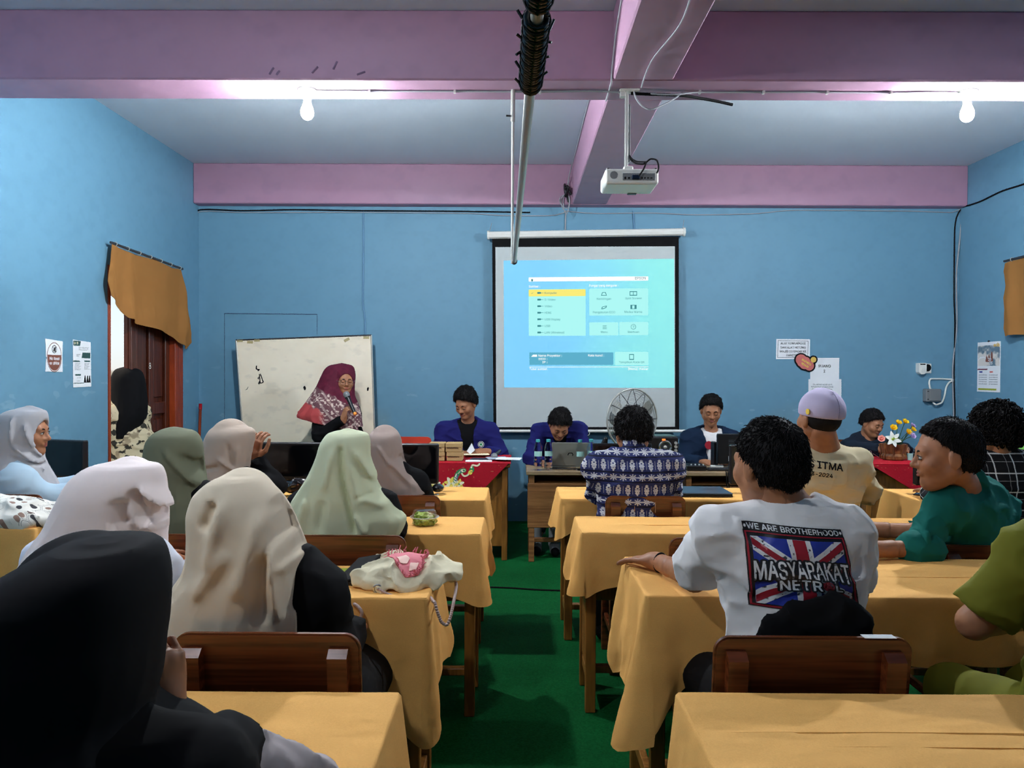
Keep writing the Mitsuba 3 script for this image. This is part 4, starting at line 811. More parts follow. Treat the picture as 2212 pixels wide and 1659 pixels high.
def printed(poly_or_mesh, lift, warp=None):
    """a thin piece in print coordinates (0..1 x 0..1) laid onto the shirt's back"""
    if isinstance(poly_or_mesh, trimesh.Trimesh): m = poly_or_mesh
    else: m = cat([trimesh.creation.extrude_polygon(g, .001, engine='earcut') for g in getattr(poly_or_mesh, 'geoms', [poly_or_mesh])])
    m = trimesh.Trimesh(*trimesh.remesh.subdivide_to_size(m.vertices, m.faces, .06), process=False); v = m.vertices
    u, w = v[:, 0], v[:, 1]
    if warp: u, w = warp(u, w)
    q = pq(u, w); top = v[:, 2] > v[:, 2].mean(); y = on_back(q[:, 0], q[:, 1], 0) - lift - np.where(top, .0006, 0)
    return trimesh.Trimesh(np.stack([q[:, 0], y, q[:, 1]], 1), m.faces, process=False)
mat('print_black', (18, 18, 22), .45); mat('print_white', proc(lambda p, n, uv: mix(S(222, 222, 226), S(60, 60, 66), smoothstep(.60, .68, fbm(p.x * 120, p.y * 40, p.z * 120, 3)))), .5)
mat('print_red', (150, 24, 40), .5); mat('print_royal', (36, 52, 150), .5)
F_ = sbox(0, 0, 1, 1); pk = p.k
pn = part(pk, 'print', printed(F_, .0012), 'print_black', 30, 'dark flag print with white lettering')
def addp(name, g, lift, m, warp=None): part(pn, name, printed(g, lift, warp), m, 30)
inn = sbox(.06, .05, .95, .93)
bars_w = unary_union([LineString([(0, .93), (1.0, .05)]).buffer(.085), LineString([(0, .05), (1.0, .93)]).buffer(.085), sbox(.40, 0, .62, 1), sbox(0, .40, 1, .60)]).intersection(inn)
cross_r = unary_union([sbox(.45, 0, .57, 1), sbox(0, .45, 1, .55)]).intersection(inn)
diag_r = unary_union([LineString([(0, .93), (1.0, .05)]).buffer(.035), LineString([(0, .05), (1.0, .93)]).buffer(.035)]).intersection(inn).difference(sbox(.40, 0, .62, 1)).difference(sbox(0, .40, 1, .6))
addp('border', sbox(.012, .012, .988, .988).difference(sbox(.03, .035, .97, .972)), .0024, 'print_red')
addp('field', inn, .0024, 'print_royal'); addp('bars', bars_w, .0036, 'print_white'); addp('cross', unary_union([cross_r, diag_r]), .0048, 'print_red')
def words(s, u0, u1, w0, w1):
    m = meshkit.text_mesh(s, 1., .001, True); v = m.vertices; v[:, 0] = u0 + (v[:, 0] - v[:, 0].min()) / np.ptp(v[:, 0]) * (u1 - u0); v[:, 1] = w0 + v[:, 1] / max(v[:, 1].max(), 1e-6) * (w1 - w0); return m
def halo(s, u0, u1, w0, w1, r):
    m = words(s, u0, u1, w0, w1); pl = m.vertices[m.faces][:, :, :2]; tri = [Polygon(t) for t in pl]; return unary_union([t for t in tri if t.area > 1e-9]).buffer(r, 2).simplify(.004)
arch = lambda u, w: (u, np.where(w > .5, w, .56 + (w - .56) * (1 + 1.1 * np.abs(2 * u - 1) ** 1.6 * .55)) - .05 * (2 * u - 1) ** 2)
addp('backing', halo('MASYARAKAT', .05, .95, .455, .665, .022), .0060, 'print_black', arch)
addp('lettering', words('MASYARAKAT', .05, .95, .455, .665), .0074, 'print_white', arch)
a2 = lambda u, w: (u, w - .10 * (2 * u - 1) ** 2)
addp('backing', halo('NETR', .25, .63, .30, .43, .02), .0068, 'print_black', a2); addp('lettering', words('NETR', .25, .63, .30, .43), .0082, 'print_white', a2)
addp('backing', halo('L', .77, .84, .30, .43, .02), .0068, 'print_black', a2); addp('lettering', words('L', .77, .84, .30, .43), .0082, 'print_white', a2)
addp('emblem', Point(.70, .365).buffer(.058, 12).difference(Point(.70, .365).buffer(.044, 12)), .0082, 'print_red', a2); addp('emblem', words('A', .655, .745, .315, .42), .0090, 'print_red', a2)
addp('backing', sbox(.005, 1.0, .995, 1.10), .0024, 'print_black'); addp('lettering', words('WE ARE BROTHERHOOD', .05, .95, 1.015, 1.085), .0040, 'print_white')
addp('star', unary_union([Polygon([(c + .018 * math.cos(a + k), 1.05 + .026 * math.sin(a + k)) for k, a in ((0, 1.571), (0, 3.665), (0, 5.76))]).union(Polygon([(c + .018 * math.cos(a), 1.05 + .026 * math.sin(a)) for a in (-1.571, .524, 2.618)])) for c in (.028, .972)]), .0040, 'print_white')

# the green shirt
p = Person('person in a green shirt seen in profile, looking left', (1.551, 2.78, 1.112), 74, 6, 0, 1.03)
seated(p, (1.716, 2.92, 0.966), .3, 55, hip=(1.78, 3.02, .565), bulk=1.0, shL=(1.563, 2.8, 0.926), shR=(1.921, 3.06, 0.872), elL=(1.449, 2.74, 0.78), wrL=(1.246, 2.7, 0.788), elR=(1.583, 3.02, 0.782), wrR=(1.398, 3.08, 0.784), fwd=None)
p.body((dict(d=(-1, .1, 0), n=(0, 0, 1), curl=.2), dict(d=(-1, .1, 0), n=(0, 0, 1), curl=.2)), face=True, hh=.004)
p.features('open')
p.garment('shirt', 'shirt_green', (1.12, 1.12), .016, cuff=.024, hem=.55, neck_r=.07, fold=.018, ffreq=(9, 9, 9), seed=21, h=.008, more=[(cone(p.neck - p.up * .01, p.neck + p.up * .035 + unit(p.hc - p.neck) * .01, .070, .062), .012)], creases=[((1.466, 2.72, 0.942), (1.419, 2.66, 0.792), .014, .014), ((1.542, 2.74, 0.923), (1.645, 2.8, 0.761), .016, .014), ((1.499, 2.72, 0.91), (1.617, 2.78, 0.732), .014, -.012), ((1.7, 2.84, 0.975), (1.825, 2.9, 0.809), .016, .012), ((1.358, 2.62, 0.848), (1.425, 2.64, 0.773), .010, .012)])
for q, el, sh, wr in ((-1, p.elL, p.shL, p.wrL),):
    d = unit(wr - el); part(p.k, 'cuff', bake([(cone(el - d * .012, el + d * .028, .069, .067), .01)], .006, [(slab(el - .15, el + .15, lambda x, y, z: np.abs((x - el[0]) * d[0] + (y - el[1]) * d[1] + (z - el[2]) * d[2] - .008) * -1 + 9), .001)] if 0 else (), wrinkle=FOLD(.006, (16, 16, 16), 3)), 'shirt_green', True)
p.trousers('trousers_grey')
p.hair(.004, 70, 5, .011, line=.055, nape=-.07, side=.01, h=.0045, tlen=.012, stick=.02, tufts=4600, trad=.75)

# the olive shirt at the right edge
p = Person('person in an olive shirt cut off by the right edge of the photo', (1.374, 1.78, 1.189), 0, 6)
seated(p, (1.375, 1.78, 1.087), .36, 0, hip=(1.36, 1.76, .565), bulk=1.05, shL=(1.215, 1.78, 0.995), elL=(1.111, 1.86, 0.801), wrL=(1.559, 2.2, 0.713))
p.body(rest_hands, face=True)
p.garment('shirt', 'shirt_olive', (.84, .84), .020, cuff=.026, hem=.50, neck_r=.07, fold=.014, ffreq=(9, 9, 9), seed=22, h=.008)
p.trousers('shirt_olive'); p.hair(.005, 70, 6, .013)

# the blue patterned shirt
p = Person('person in a blue and white patterned shirt in front of the big fan', (0.567, 3.74, 1.11), 8, 8, 0, .98)
seated(p, (0.561, 3.68, 1.008), .33, 0, hip=(.575, 3.66, .565), bulk=1.05, drop=.05, elL=(0.427, 3.86, 0.792), elR=(0.757, 3.86, 0.794), wrL=(.46, 4.12, .80), wrR=(.66, 4.12, .80))
p.body(rest_hands, face=True)
p.garment('shirt', 'shirt_batik', (.95, .95), .020, cuff=.034, hem=.55, neck_r=.058, neck_off=(0, .02, .055), fold=.014, seed=31, h=.009, more=[(cone(p.neck + V3(0, -.008, .02), p.neck + V3(0, -.004, .035), .064, .06), .01)])
p.trousers('cloth_black'); p.hair(.009, 60, 8, .013, nape=-.05, side=-.01, stick=.22, tufts=2200, trad=1.2)

# the lilac cap
p = Person('person in a lilac cap and a beige shirt with black lettering on the back', (1.385, 3.52, 1.199), 14, -6, 2, 1.02)
seated(p, (1.437, 3.56, 1.047), .34, 0, hip=(1.39, 3.66, .565), bulk=1.05, shL=(1.289, 3.6, 0.986), shR=(1.583, 3.6, 0.979), elR=(1.696, 3.72, 0.844), wrR=(1.52, 4.1, .80), wrL=(1.3, 4.1, .80))
p.body(rest_hands, face=True, nr=1.2)
sh = p.garment('shirt', 'shirt_beige', 2., .022, hem=.55, neck_r=.052, neck_off=(0, .03, .07), fold=.018, seed=33, h=.009, more=[(cone(p.neck + V3(0, 0, -.0), p.neck + V3(0, .004, .040), .066, .058), .012)])
p.trousers('cloth_black');
c, M, s = p.hc, p.M, p.hs
hm_ = bake([(ell(p.W(0, -.018, .008), np.array([.0775, .092, .075]) * s, M), .01)], .005, [(slab(c - .2, c + .2, lambda x, y, z: np.minimum(z - (c[2] - .055 * s), -((x - c[0]) * M[0, 1] + (y - c[1]) * M[1, 1] + (z - c[2]) * M[2, 1]))), .004)])
part(p.k, 'hair', hm_, 'hair_black', True)
capf = Field(c - .17, c + .17, .005); capf.put(ell(p.W(0, -.012, .040), np.array([.094, .112, .098]) * s, M), 0)
capf.put(slab(c - .2, c + .2, lambda x, y, z: ((x - c[0]) * M[0, 2] + (y - c[1]) * M[1, 2] + (z - c[2]) * M[2, 2]) - .012 * s), .006, True)
capf.put(cone(p.W(0, -.1, .13), p.W(0, .10, .13), .001, .001), .02)
ck = part(p.k, 'cap', capf.mesh(), 'cap_lilac', True)
mat('badge_gold', (220, 190, 70), .5); mat('cap_seam', (140, 132, 160), .8)
part(ck, 'seam', tube([p.W(.006, -.012 - .113 * math.cos(a), .040 + .0985 * math.sin(a)) for a in np.linspace(-.25, 1.5, 16)], .0012, 5), 'cap_seam', True)
part(ck, 'badge', tube([p.W(-.0925, -.045, .036), p.W(-.0965, -.045, .036)], .013, 14), 'badge_gold', 30)
tv = trimesh.Trimesh(*meshkit.WRITTEN[scene[sh]['filename']][:2], process=False)
def lay(m, lift=.002):
    v = m.vertices; y = on_back(v[:, 0], v[:, 2], 0, 2.9); yy = v[:, 1] - v[:, 1].min()
    return trimesh.Trimesh(np.stack([v[:, 0], y - lift + yy * .5, v[:, 2]], 1), m.faces, process=False)
bz = (1.375, 0.98)
for txt, h, dx, dz in (('KBS ITMA', .030, -.012, .0), ('2023-2024', .017, -.028, -.034)):
    t_ = text(txt, h, (bz[0] + dx, 3.3, bz[1] + dz), '-y', .001, True, rot=-.11); t_ = trimesh.Trimesh(*trimesh.remesh.subdivide_to_size(t_.vertices, t_.faces, .02), process=False)
    part(p.k, 'lettering', lay(t_), 'ink_black', False)
pts = np.array([p.neck + (p.shR - p.neck) * t for t in np.linspace(.35, 1.1, 10)]) + V3(0, -.0, .075); part(p.k, 'shoulder_piping', tube([tv.nearest.on_surface([q])[0][0] + V3(0, 0, .001) for q in pts], .0035, 6), 'ink_black', True)

# curly hair, checked shirt
p = Person('person with curly hair in a black and white checked shirt at the right edge', (2.237, 3.6, 1.13), 12, 6, 0, 1.02)
seated(p, (2.26, 3.6, 1.024), .36, 0, hip=(2.27, 3.66, .565), bulk=1.05, elR=(2.56, 3.75, 0.806))
p.body(rest_hands, face=True)
p.garment('shirt', 'shirt_plaid', 2., .022, hem=.55, neck_r=.055, neck_off=(0, .02, .06), fold=.014, seed=35, h=.01, more=[(cone(p.neck + V3(0, -.005, .02), p.neck + V3(0, -.002, .035), .064, .06), .01)])
p.trousers('cloth_black'); p.hair(.008, 48, 10, .020, nape=-.06, side=-.02, curl=True, tufts=900)

# ---- facing the camera
def lapels(p, m, gap, top=.035, low=.30, w=.05, off=.022):
    """two lapel strips beside the blazer's opening"""
    for q in (-1, 1):
        pts = []
        L = np.linalg.norm(p.neck - p.hip)
        for t, g in ((.0, .045), (.3, gap), (.65, gap * .8), (1., gap * .45)):
            c = p.neck - p.up * (top * (1 - t) + low * t) + p.right * q * (g + .012) + p.fw * (.055 + .075 * min(1, t * 1.8)); pts.append(c)
        pts = spline(pts, 10); n = len(pts); wid = np.r_[.014, np.linspace(.028, .034, 4), np.linspace(.032, .006, n - 5)]
        v = []
        for c, ww in zip(pts, wid):
            r = p.right * q
            v.append([c - r * .004 + p.fw * (off - .004), c + r * ww + p.fw * (off - .012 - ww * .25), c + r * ww + p.fw * (off - .016 - ww * .25), c - r * .004 + p.fw * (off - .010)])
        part(p.k, 'lapel', loft(np.array(v)), m, 40)
def opening(p, gap, z_low, zshift=0.):
    """cut of a jacket's open front"""
    c = p.neck; R, Fw, U = p.right, p.fw, p.up
    def fn(x, y, z):
        X, Y, Z_ = x - c[0], y - c[1], z - c[2]; a = np.abs(X * R[0] + Y * R[1] + Z_ * R[2]); f = X * Fw[0] + Y * Fw[1] + Z_ * Fw[2]; u = X * U[0] + Y * U[1] + Z_ * U[2]
        wd = np.clip(gap * (1 + (u + .08) / z_low * .75), .004, gap) + np.clip(u + .06, 0, .1) * .3
        return np.maximum(a - wd, np.maximum(.02 - f, -(u + z_low)))
    return (slab(c - .5, c + .5, fn), .006)
def suit(p, m, inner, gap=.055, low=.36, collar=False, sleeve=1.96, fold=.010):
    p.garment('shirt', inner, .3, .012, hem=.55, neck_r=.056, neck_off=(0, .035, .045), fold=.006, seed=3, h=.008)
    p.garment('blazer', m, sleeve, .026, hem=.52, neck_r=.060, neck_off=(0, .03, .05), fold=.013, seed=6, h=.008, cuts=[opening(p, gap, low)])
    lapels(p, m, gap, low=low * .8)
p = Person('seated person in a blue blazer and black shirt looking down at a paper', (-0.421, 6.36, 1.145), 152, 26, 0, .97, skin='skin_tan')
seated(p, (-0.41, 6.44, 0.978), .35, 178, hip=(-.40, 6.52, .565), bulk=1.0, drop=.05, shR=(-0.594, 6.42, 0.917), shL=(-0.231, 6.44, 0.909), elR=(-0.653, 6.36, 0.71), elL=(-0.127, 6.36, 0.712), wrR=(-0.406, 6.16, 0.744), wrL=(-0.236, 6.18, 0.765))
p.body((dict(d=(-1, -.15, .05), n=(.2, -.3, .9), curl=.5, side=1), dict(d=(.8, -.3, .1), n=(-.2, -.3, .9), curl=.5, side=-1)), face=False, hh=.004)
p.features('down', mustache=True); suit(p, 'blazer_blue', 'cloth_black', .052, .38); p.trousers('cloth_black'); p.hair(.010, 45, 13, .017, side=-.005, fringe=.006, lift=.012)
mat('badge_white', (206, 208, 206), .6)
bc = np.array((-0.287, 6.24, 0.819)); bd = np.array([0, -1., 0])
part(p.k, 'badge', tube([bc, bc + bd * .004], .026, 24), 'badge_white', 30); part(p.k, 'badge_ring', tube([bc + bd * .004 + .02 * np.array([math.cos(a), 0, math.sin(a)]) for a in np.linspace(0, 2 * np.pi, 24)], .0028, 5), 'ink_black', True); part(p.k, 'badge_crest', tube([bc + bd * .004, bc + bd * .006], .011, 8), 'print_green', 30)
hold = p.wrR
p = Person('person in a blue blazer bent low over the silver laptop, smiling', (0.347, 6.16, 0.99), 184, 42, -4, .97)
seated(p, (0.352, 6.32, 0.945), .35, 180, hip=(.36, 6.62, .565), bulk=1.0, drop=.03, shR=(0.201, 6.34, 0.912), shL=(0.506, 6.34, 0.929), elR=(0.122, 6.14, 0.719), elL=(0.544, 6.14, 0.736), wrR=(0.207, 6.02, 0.689), wrL=(0.475, 6.02, 0.691), knees=((.28, 6.18, .48), (.46, 6.18, .48)), feet=((.16, 6.02, .08), (.30, 5.98, .08)))
p.body((dict(d=(-.3, -1, 0), n=(0, 0, 1), curl=.3), dict(d=(.3, -1, 0), n=(0, 0, 1), curl=.3)), face=False, hh=.004)
p.features('down'); suit(p, 'blazer_blue', 'cloth_black', .04, .30); p.trousers('jacket_dark', to=.75); p.hair(.012, 50, 17, .015, fringe=.022, lift=.006)
fabric('sock_grey', (120, 122, 124))
[part(p.k, 'sock', bake([(cone(ft + V3(0, 0, .10), ft, .044, .042), .02), (cone(ft, ft + V3(0, -.12, -.035), .045, .040), .02)], .01), 'sock_grey', True) for ft in (p.ftL, p.ftR)]
p = Person('seated person in a dark navy blazer over a white T-shirt with a red print', (1.614, 6.38, 1.101), 172, 20, 0, 1.0, skin='skin_tan')
seated(p, (1.628, 6.46, 0.91), .37, 180, hip=(1.62, 6.52, .565), bulk=1.05, drop=.05, shR=(1.458, 6.46, 0.847), shL=(1.807, 6.46, 0.849), elR=(1.383, 6.36, 0.663), elL=(1.827, 6.36, 0.666), wrR=(1.52, 6.14, 0.69), wrL=(1.645, 6.14, 0.691))
p.body((dict(d=(-.5, -.8, 0), n=(0, 0, 1), curl=.4), dict(d=(.7, -.6, -.1), n=(0, -.3, 1), curl=.4)), face=False, hh=.004)
p.features('down'); suit(p, 'blazer_navy', 'tee_white', .06, .40, sleeve=1.8); p.trousers('cloth_black'); p.hair(.005, 60, 19, .014, side=.0)
rp = np.array((1.576, 6.28, 0.818)); part(p.k, 'shirt_print', tube([rp + V3(0, .012, 0), rp + V3(0, -.001, 0)], .034, 20), 'print_red', 30)
p = Person('young person in a dark jacket seated behind the flower pot, looking down', (2.994, 6.48, 0.994), 206, 20, 0, .90, skin='skin_tan')
seated(p, (2.978, 6.56, 0.819), .33, 190, hip=(2.98, 6.62, .565), bulk=1.0, drop=.04, shR=(2.844, 6.54, 0.769), shL=(3.129, 6.58, 0.767), wz=.80, reach=.36)
p.body((dict(d=(-.5, -.8, 0), n=(0, 0, 1), curl=.5), dict(d=(.5, -.8, 0), n=(0, 0, 1), curl=.5)), face=False, hh=.004)
p.features('down'); p.garment('jacket', 'jacket_dark', 1.96, .028, hem=.5, neck_r=.058, neck_off=(0, .03, .06), fold=.014, seed=41, h=.009, more=[(cone(p.neck + V3(0, .01, .0), p.neck + V3(0, .0, .03), .085, .075), .015)])
p.trousers('cloth_black'); p.hair(.004, 60, 23, .015, side=-.004)
part(p.k, 'sleeve_badge', bx(p.shR[0] - .06, p.shR[0] - .025, p.shR[1] - .092, p.shR[1] - .086, p.shR[2] - .035, p.shR[2] + .005, .002), 'badge_white', False)

# ---- the speaker and the person in the doorway
def _speakerveil(p, n, uv):
    d = fbm(p.x * 30, p.y * 30, p.z * 30, 3); base = mix(S(74, 22, 40), S(104, 30, 52), d)
    edge = 1.105 + .13 * dr.abs(p.x + 1.40) / .25 + .03 * noise(p.x * 40, p.y * 40, p.z * 10)
    low = smoothstep(edge + .008, edge - .008, p.z)
    fl = smoothstep(.52, .62, fbm(p.x * 55, p.y * 55, p.z * 55, 2)); st = smoothstep(.35, .2, dr.abs((p.z * 9 + p.x * 12) - dr.floor(p.z * 9 + p.x * 12) - .5) * 2.2)
    pat = mix(S(108, 70, 76), S(214, 190, 180), dr.clip(.85 * fl + .35 * st, 0, 1))
    hem = smoothstep(edge - .16, edge - .18, p.z) * smoothstep(-1.58, -1.66, p.x); pat = mix(pat, S(176, 70, 70), hem)
    return mix(base, pat, low)
mat('veil_maroon', proc(_speakerveil), .75, spec=.2, sheen=.3)
def _blouse(p, n, uv):
    a = smoothstep(.56, .62, fbm(p.x * 26, p.y * 26, p.z * 26, 3)); b = smoothstep(.60, .66, fbm(p.x * 20 + 9, p.y * 20, p.z * 20, 2)); r = smoothstep(1.15, 1.22, p.z)
    return mix(mix(mix(S(206, 192, 160), S(190, 110, 90), .8 * r), S(56, 54, 48), a), S(120, 100, 80), .6 * b)
mat('blouse_floral', proc(_blouse), .8, spec=.15)
p = Person('standing speaker in a maroon patterned veil and glasses, holding a microphone', (-1.472, 6.56, 1.329), 204, 6, 0, .96, skin='skin_tan')
p.torso((-1.565, 6.62, 1.128), (-1.686, 6.56, 1.051), (-1.438, 6.66, 1.055), (-1.52, 6.62, .86), (-1.436, 6.62, 0.797), (-1.626, 6.42, 0.872), (-1.355, 6.5, 0.69), (-1.43, 6.36, 1.024), fwd=(.30, -.95, 0), stand=True, bulk=.9)
p.shL, p.shR = np.array((-1.433, 6.64, 1.056)), np.array((-1.683, 6.58, 1.042)); p.elL, p.elR = np.array((-1.38, 6.58, 0.781)), np.array((-1.644, 6.4, 0.866)); p.wrL, p.wrR = np.array((-1.45, 6.4, 0.701)), np.array((-1.43, 6.34, 1.01))
p.torso(p.neck, p.shL, p.shR, p.hip, p.elL, p.elR, p.wrL, p.wrR, fwd=(.30, -.95, 0), stand=True, bulk=.9)
p.body((dict(d=(-.6, -.5, .1), n=(0, -.6, .8), curl=.5), dict(d=(.25, -.1, 1), n=(-.75, -.55, .25), side=-1, curl=1.0, thumb=.6, h=.0035, curls=(.95, 1.05, 1.1, 1.1), s=.95)), face=False, hh=.004)
p.features('down')
for q in (-1, 1):
    part(p.k, 'glasses_rim', tube([p.W(q * .033 + .025 * math.cos(a), .104, -.001 + .019 * math.sin(a)) for a in np.linspace(0, 2 * np.pi, 26)], .0011, 5), 'dark_grey', True)
    part(p.k, 'glasses_temple', tube([p.W(q * .058, .104, .003), p.W(q * .082, .06, .004), p.W(q * .085, .03, .0)], .0012, 5), 'steel', True)
part(p.k, 'glasses_bridge', tube([p.W(-.009, .106, .004), p.W(0, .109, .007), p.W(.009, .106, .004)], .0011, 5), 'dark_grey', True)
p.garment('dress', 'cloth_black', 1.96, .024, hem=.06, neck_r=.06, fold=.012, seed=43, h=.011, cuff=.012, more=[(cone(p.hip, p.hip * [1, 1, 0] + V3(0, 0, .10), .17, .22), .06)])
[part(p.k, 'shoe', bake([(cone(ft - V3(0, 0, .03), ft - V3(0, 0, .04) + p.f * .15, .042, .034), .02)], .012), 'black_matte', True) for ft in (p.ftL, p.ftR)]
p.veil('veil_maroon', [(1.472, -1.545, -1.465, 6.58, 6.62), (1.46, -1.601, -1.418, 6.54, 6.65), (1.429, -1.645, -1.394, 6.51, 6.68), (1.369, -1.676, -1.385, 6.49, 6.69), (1.276, -1.712, -1.393, 6.47, 6.69), (1.209, -1.752, -1.393, 6.45, 6.69), (1.145, -1.792, -1.369, 6.43, 6.7), (1.082, -1.836, -1.353, 6.41, 6.72), (1.03, -1.876, -1.341, 6.4, 6.73), (0.958, -1.855, -1.333, 6.4, 6.73), (0.857, -1.863, -1.317, 6.4, 6.73)],
       lines=(), folds=[(250, 255, 1.30, 1.08, 7, .012), (275, 285, 1.25, 1.0, 8, -.014), (300, 315, 1.25, .95, 8, .012), (230, 228, 1.2, .95, 7, -.014)], amp=.014, seed=47, h=.0065, facecut=(.062, .090),
       hemf=lambda x, y: .955 - .22 * (x + 1.42) - .04 * (y < 6.5))
p = Person('person with a black veil and floral blouse standing in the doorway, back to the room', (-3.087, 6.06, 1.304), 62, 8, 0, .98)
p.torso((-3.126, 6.1, 1.119), (-3.166, 5.98, 1.07), (-3.069, 6.24, 1.075), (-3.10, 6.12, .84), (-3.171, 5.96, 0.883), (-3.034, 6.26, 0.859), (-3.199, 6.04, 0.711), (-3.061, 6.3, 0.702), fwd=(-.8, .6, 0), stand=True, bulk=.88)
p.body(face=False); p.features('open')
p.garment('blouse', 'blouse_floral', 1.95, .024, hem=.50, neck_r=0, fold=.014, seed=51, h=.010, more=[(cone(p.hip, p.hip * [1, 1, 0] + V3(0, 0, .48), .16, .20), .06)])
p.trousers('cloth_black', skirt=True)
p.veil('veil_black', [(1.429, -3.137, -3.049, 6.06, 6.1), (1.417, -3.171, -3.005, 6.02, 6.14), (1.385, -3.196, -2.975, 5.99, 6.17), (1.315, -3.211, -2.953, 5.97, 6.18), (1.223, -3.208, -2.943, 5.96, 6.18), (1.149, -3.19, -2.939, 5.95, 6.19), (1.075, -3.175, -2.946, 5.94, 6.2), (0.984, -3.161, -2.976, 5.93, 6.21), (0.873, -3.139, -3.035, 5.93, 6.21)],
       amp=.006, seed=53, h=.007)
# ---------------------------------------------------------------- things on the walls and ceiling
# whiteboard leaning in front of the back wall
mat('board_white', proc(lambda p, n, uv: mix(mix(S(244, 232, 210), S(230, 216, 192), fbm(p.x * 4, p.z * 5, 1, 4)), S(150, 146, 138), .16 * smoothstep(.58, .78, fbm(p.x * 9, p.z * 14, 3, 4)))), .35, spec=.4)
mat('tape_tan', (172, 156, 112), .6)
wb = np.array([(-2.568, 1.688), (-1.33, 1.74), (-1.285, 0.528), (-2.483, 0.522)])
wbk = thing('whiteboard', 'tilted grubby whiteboard on legs behind the speaker', 'whiteboard')
part(wbk, 'panel', extr(Polygon(wb), .012, 'xz', 7.015), 'board_white', False)
for i in range(4):
    a, b = wb[i], wb[(i + 1) % 4]; part(wbk, 'edge_strip', tube([(a[0], 7.018, a[1]), (b[0], 7.018, b[1])], .008, 6), 'steel' if i else 'dark_grey', True)
for x in (wb[0][0] + .12, wb[1][0] - .12): part(wbk, 'stand_leg', tube([(x, 7.04, wb[0][1] - .1), (x, 7.09, 0.)], .014, 8), 'dark_grey', True)
for px_, pz, a in (((-2.531, 1.683), 0, 0.), ((-2.438, 1.671), 0, .05), ((-2.374, 1.688), 0, -.03), ((-1.553, 1.696), 0, -.5), ((-1.375, 1.718), 0, 0.)):
    q = bx(-.026, .026, 0, .002, -.012, .012); part(wbk, 'tape', mv(q, (px_[0], 7.0115, px_[1]), ry=a), 'tape_tan', False)
def scribble(a, n, s, w, seed):
    r = np.random.default_rng(seed); pts = [np.array(a)]
    for _ in range(n): pts.append(pts[-1] + r.normal(0, s, 2) * [.6, 1.3])
    return unary_union([LineString(np.array(pts)).buffer(w, 2)])
for a, n, s, w, sd in (((-2.344, 1.38), 9, .018, .004, 3), ((-2.361, 1.413), 6, .012, .005, 4), ((-2.353, 1.312), 5, .012, .004, 5), ((-1.937, 1.242), 3, .006, .008, 6), ((-1.357, 1.254), 4, .008, .007, 7), ((-2.454, 1.261), 2, .012, .002, 8)):
    part(wbk, 'marker_scribble', extr(scribble(a, n, s, w, sd), .001, 'xz', 7.0132), 'ink_black', False)
# drawn outline and marks on the wall
def wallmark(pts, w=.004, m='pencil'): part('wall_back', 'drawn_line', tube([(x, BY - .001, z) for x, z in pts], w, 5), m, True)
mat('pencil', (70, 96, 122), .8)
wallmark([(-2.762, 1.95), (-1.886, 1.945)]); wallmark([(-2.762, 1.95), (-2.762, 0.843)], .0025); wallmark([(-1.886, 1.945), (-1.886, 1.758)], .0025)
def strip(k, a, b, w, m): part(k, 'stain', tube([a, b], w, 4), m, False)
mat('stain_grey', (120, 96, 124), .8)
for x0, y0, x1, y1 in ((582,160,590,147), (597,161,603,154), (676,156,687,144), (720,148,727,134), (772,160,789,155)):
    pass
for a, b in (((-1.326, 4.112, 2.985), (-1.304, 4.112, 3.022)), ((-1.289, 4.112, 2.983), (-1.272, 4.112, 3.005)), ((-1.099, 4.112, 2.993), (-1.067, 4.112, 3.027)), ((-0.985, 4.112, 3.013), (-0.965, 4.112, 3.055)), ((-0.859, 4.112, 2.986), (-0.815, 4.112, 3.001))): strip('trim_2', a, b, .006, 'stain_grey')

# projection screen and the projected menu
sk = thing('projection_screen', 'pull-down projection screen showing a blue projector menu', 'screen')
hz0, hz1 = np.array((-0.26, 7.15, 2.679)), np.array((1.533, 7.15, 2.716))
part(sk, 'housing', tube([hz0, hz1], .034, 8), 'white_paint', 40)
for q, o in ((hz0, -.02), (hz1, .02)): part(sk, 'end_cap', tube([q, q + V3(o, 0, 0)], .042, 12), 'white_plastic', 30)
for q in (hz0, hz1): part(sk, 'hanging_wire', tube([q + V3(0, 0, .03), q + V3(.02, .05, .12)], .003, 5), 'cable_grey', True)
Cn = [np.array(v) for v in ((-0.234, 2.645), (1.495, 2.673), (1.514, 0.865), (-0.213, 0.856))]
part(sk, 'border', extr(Polygon(Cn), .003, 'xz', 7.150), 'black_matte', False)
mat('screen_white', (190, 196, 196), .8, spec=.1)
part(sk, 'fabric', extr(Polygon([(-0.204, 2.568), (1.461, 2.583), (1.475, 0.908), (-0.187, 0.895)]), .001, 'xz', 7.148), 'screen_white', False)
part(sk, 'bottom_bar', tube([np.array((-0.213, 7.145, 0.86)), np.array((1.568, 7.145, 0.87))], .014, 10), 'white_plastic', 30)
part(sk, 'pull_handle', tube([np.array((0.661, 7.14, 0.844)) + .02 * np.array([math.cos(a), 0, math.sin(a)]) for a in np.linspace(0, 2 * np.pi, 14)], .003, 5), 'white_plastic', True)
I0, I1, I2, I3 = (np.array(v) for v in ((-0.116, 1.266), (1.467, 1.27), (-0.126, 2.444), (1.454, 2.467)))
def iq(u, v): u, v = np.asarray(u)[..., None], np.asarray(v)[..., None]; return (1 - u) * (1 - v) * I0 + u * (1 - v) * I1 + (1 - u) * v * I2 + u * v * I3
mu = lambda X: (X - 232) / 1766.; mvv = lambda Y: 1 - (Y - 393) / 1322.
def lum(rgb, k=.96): return [c * k / 2 ** exposure for c in S(rgb)]
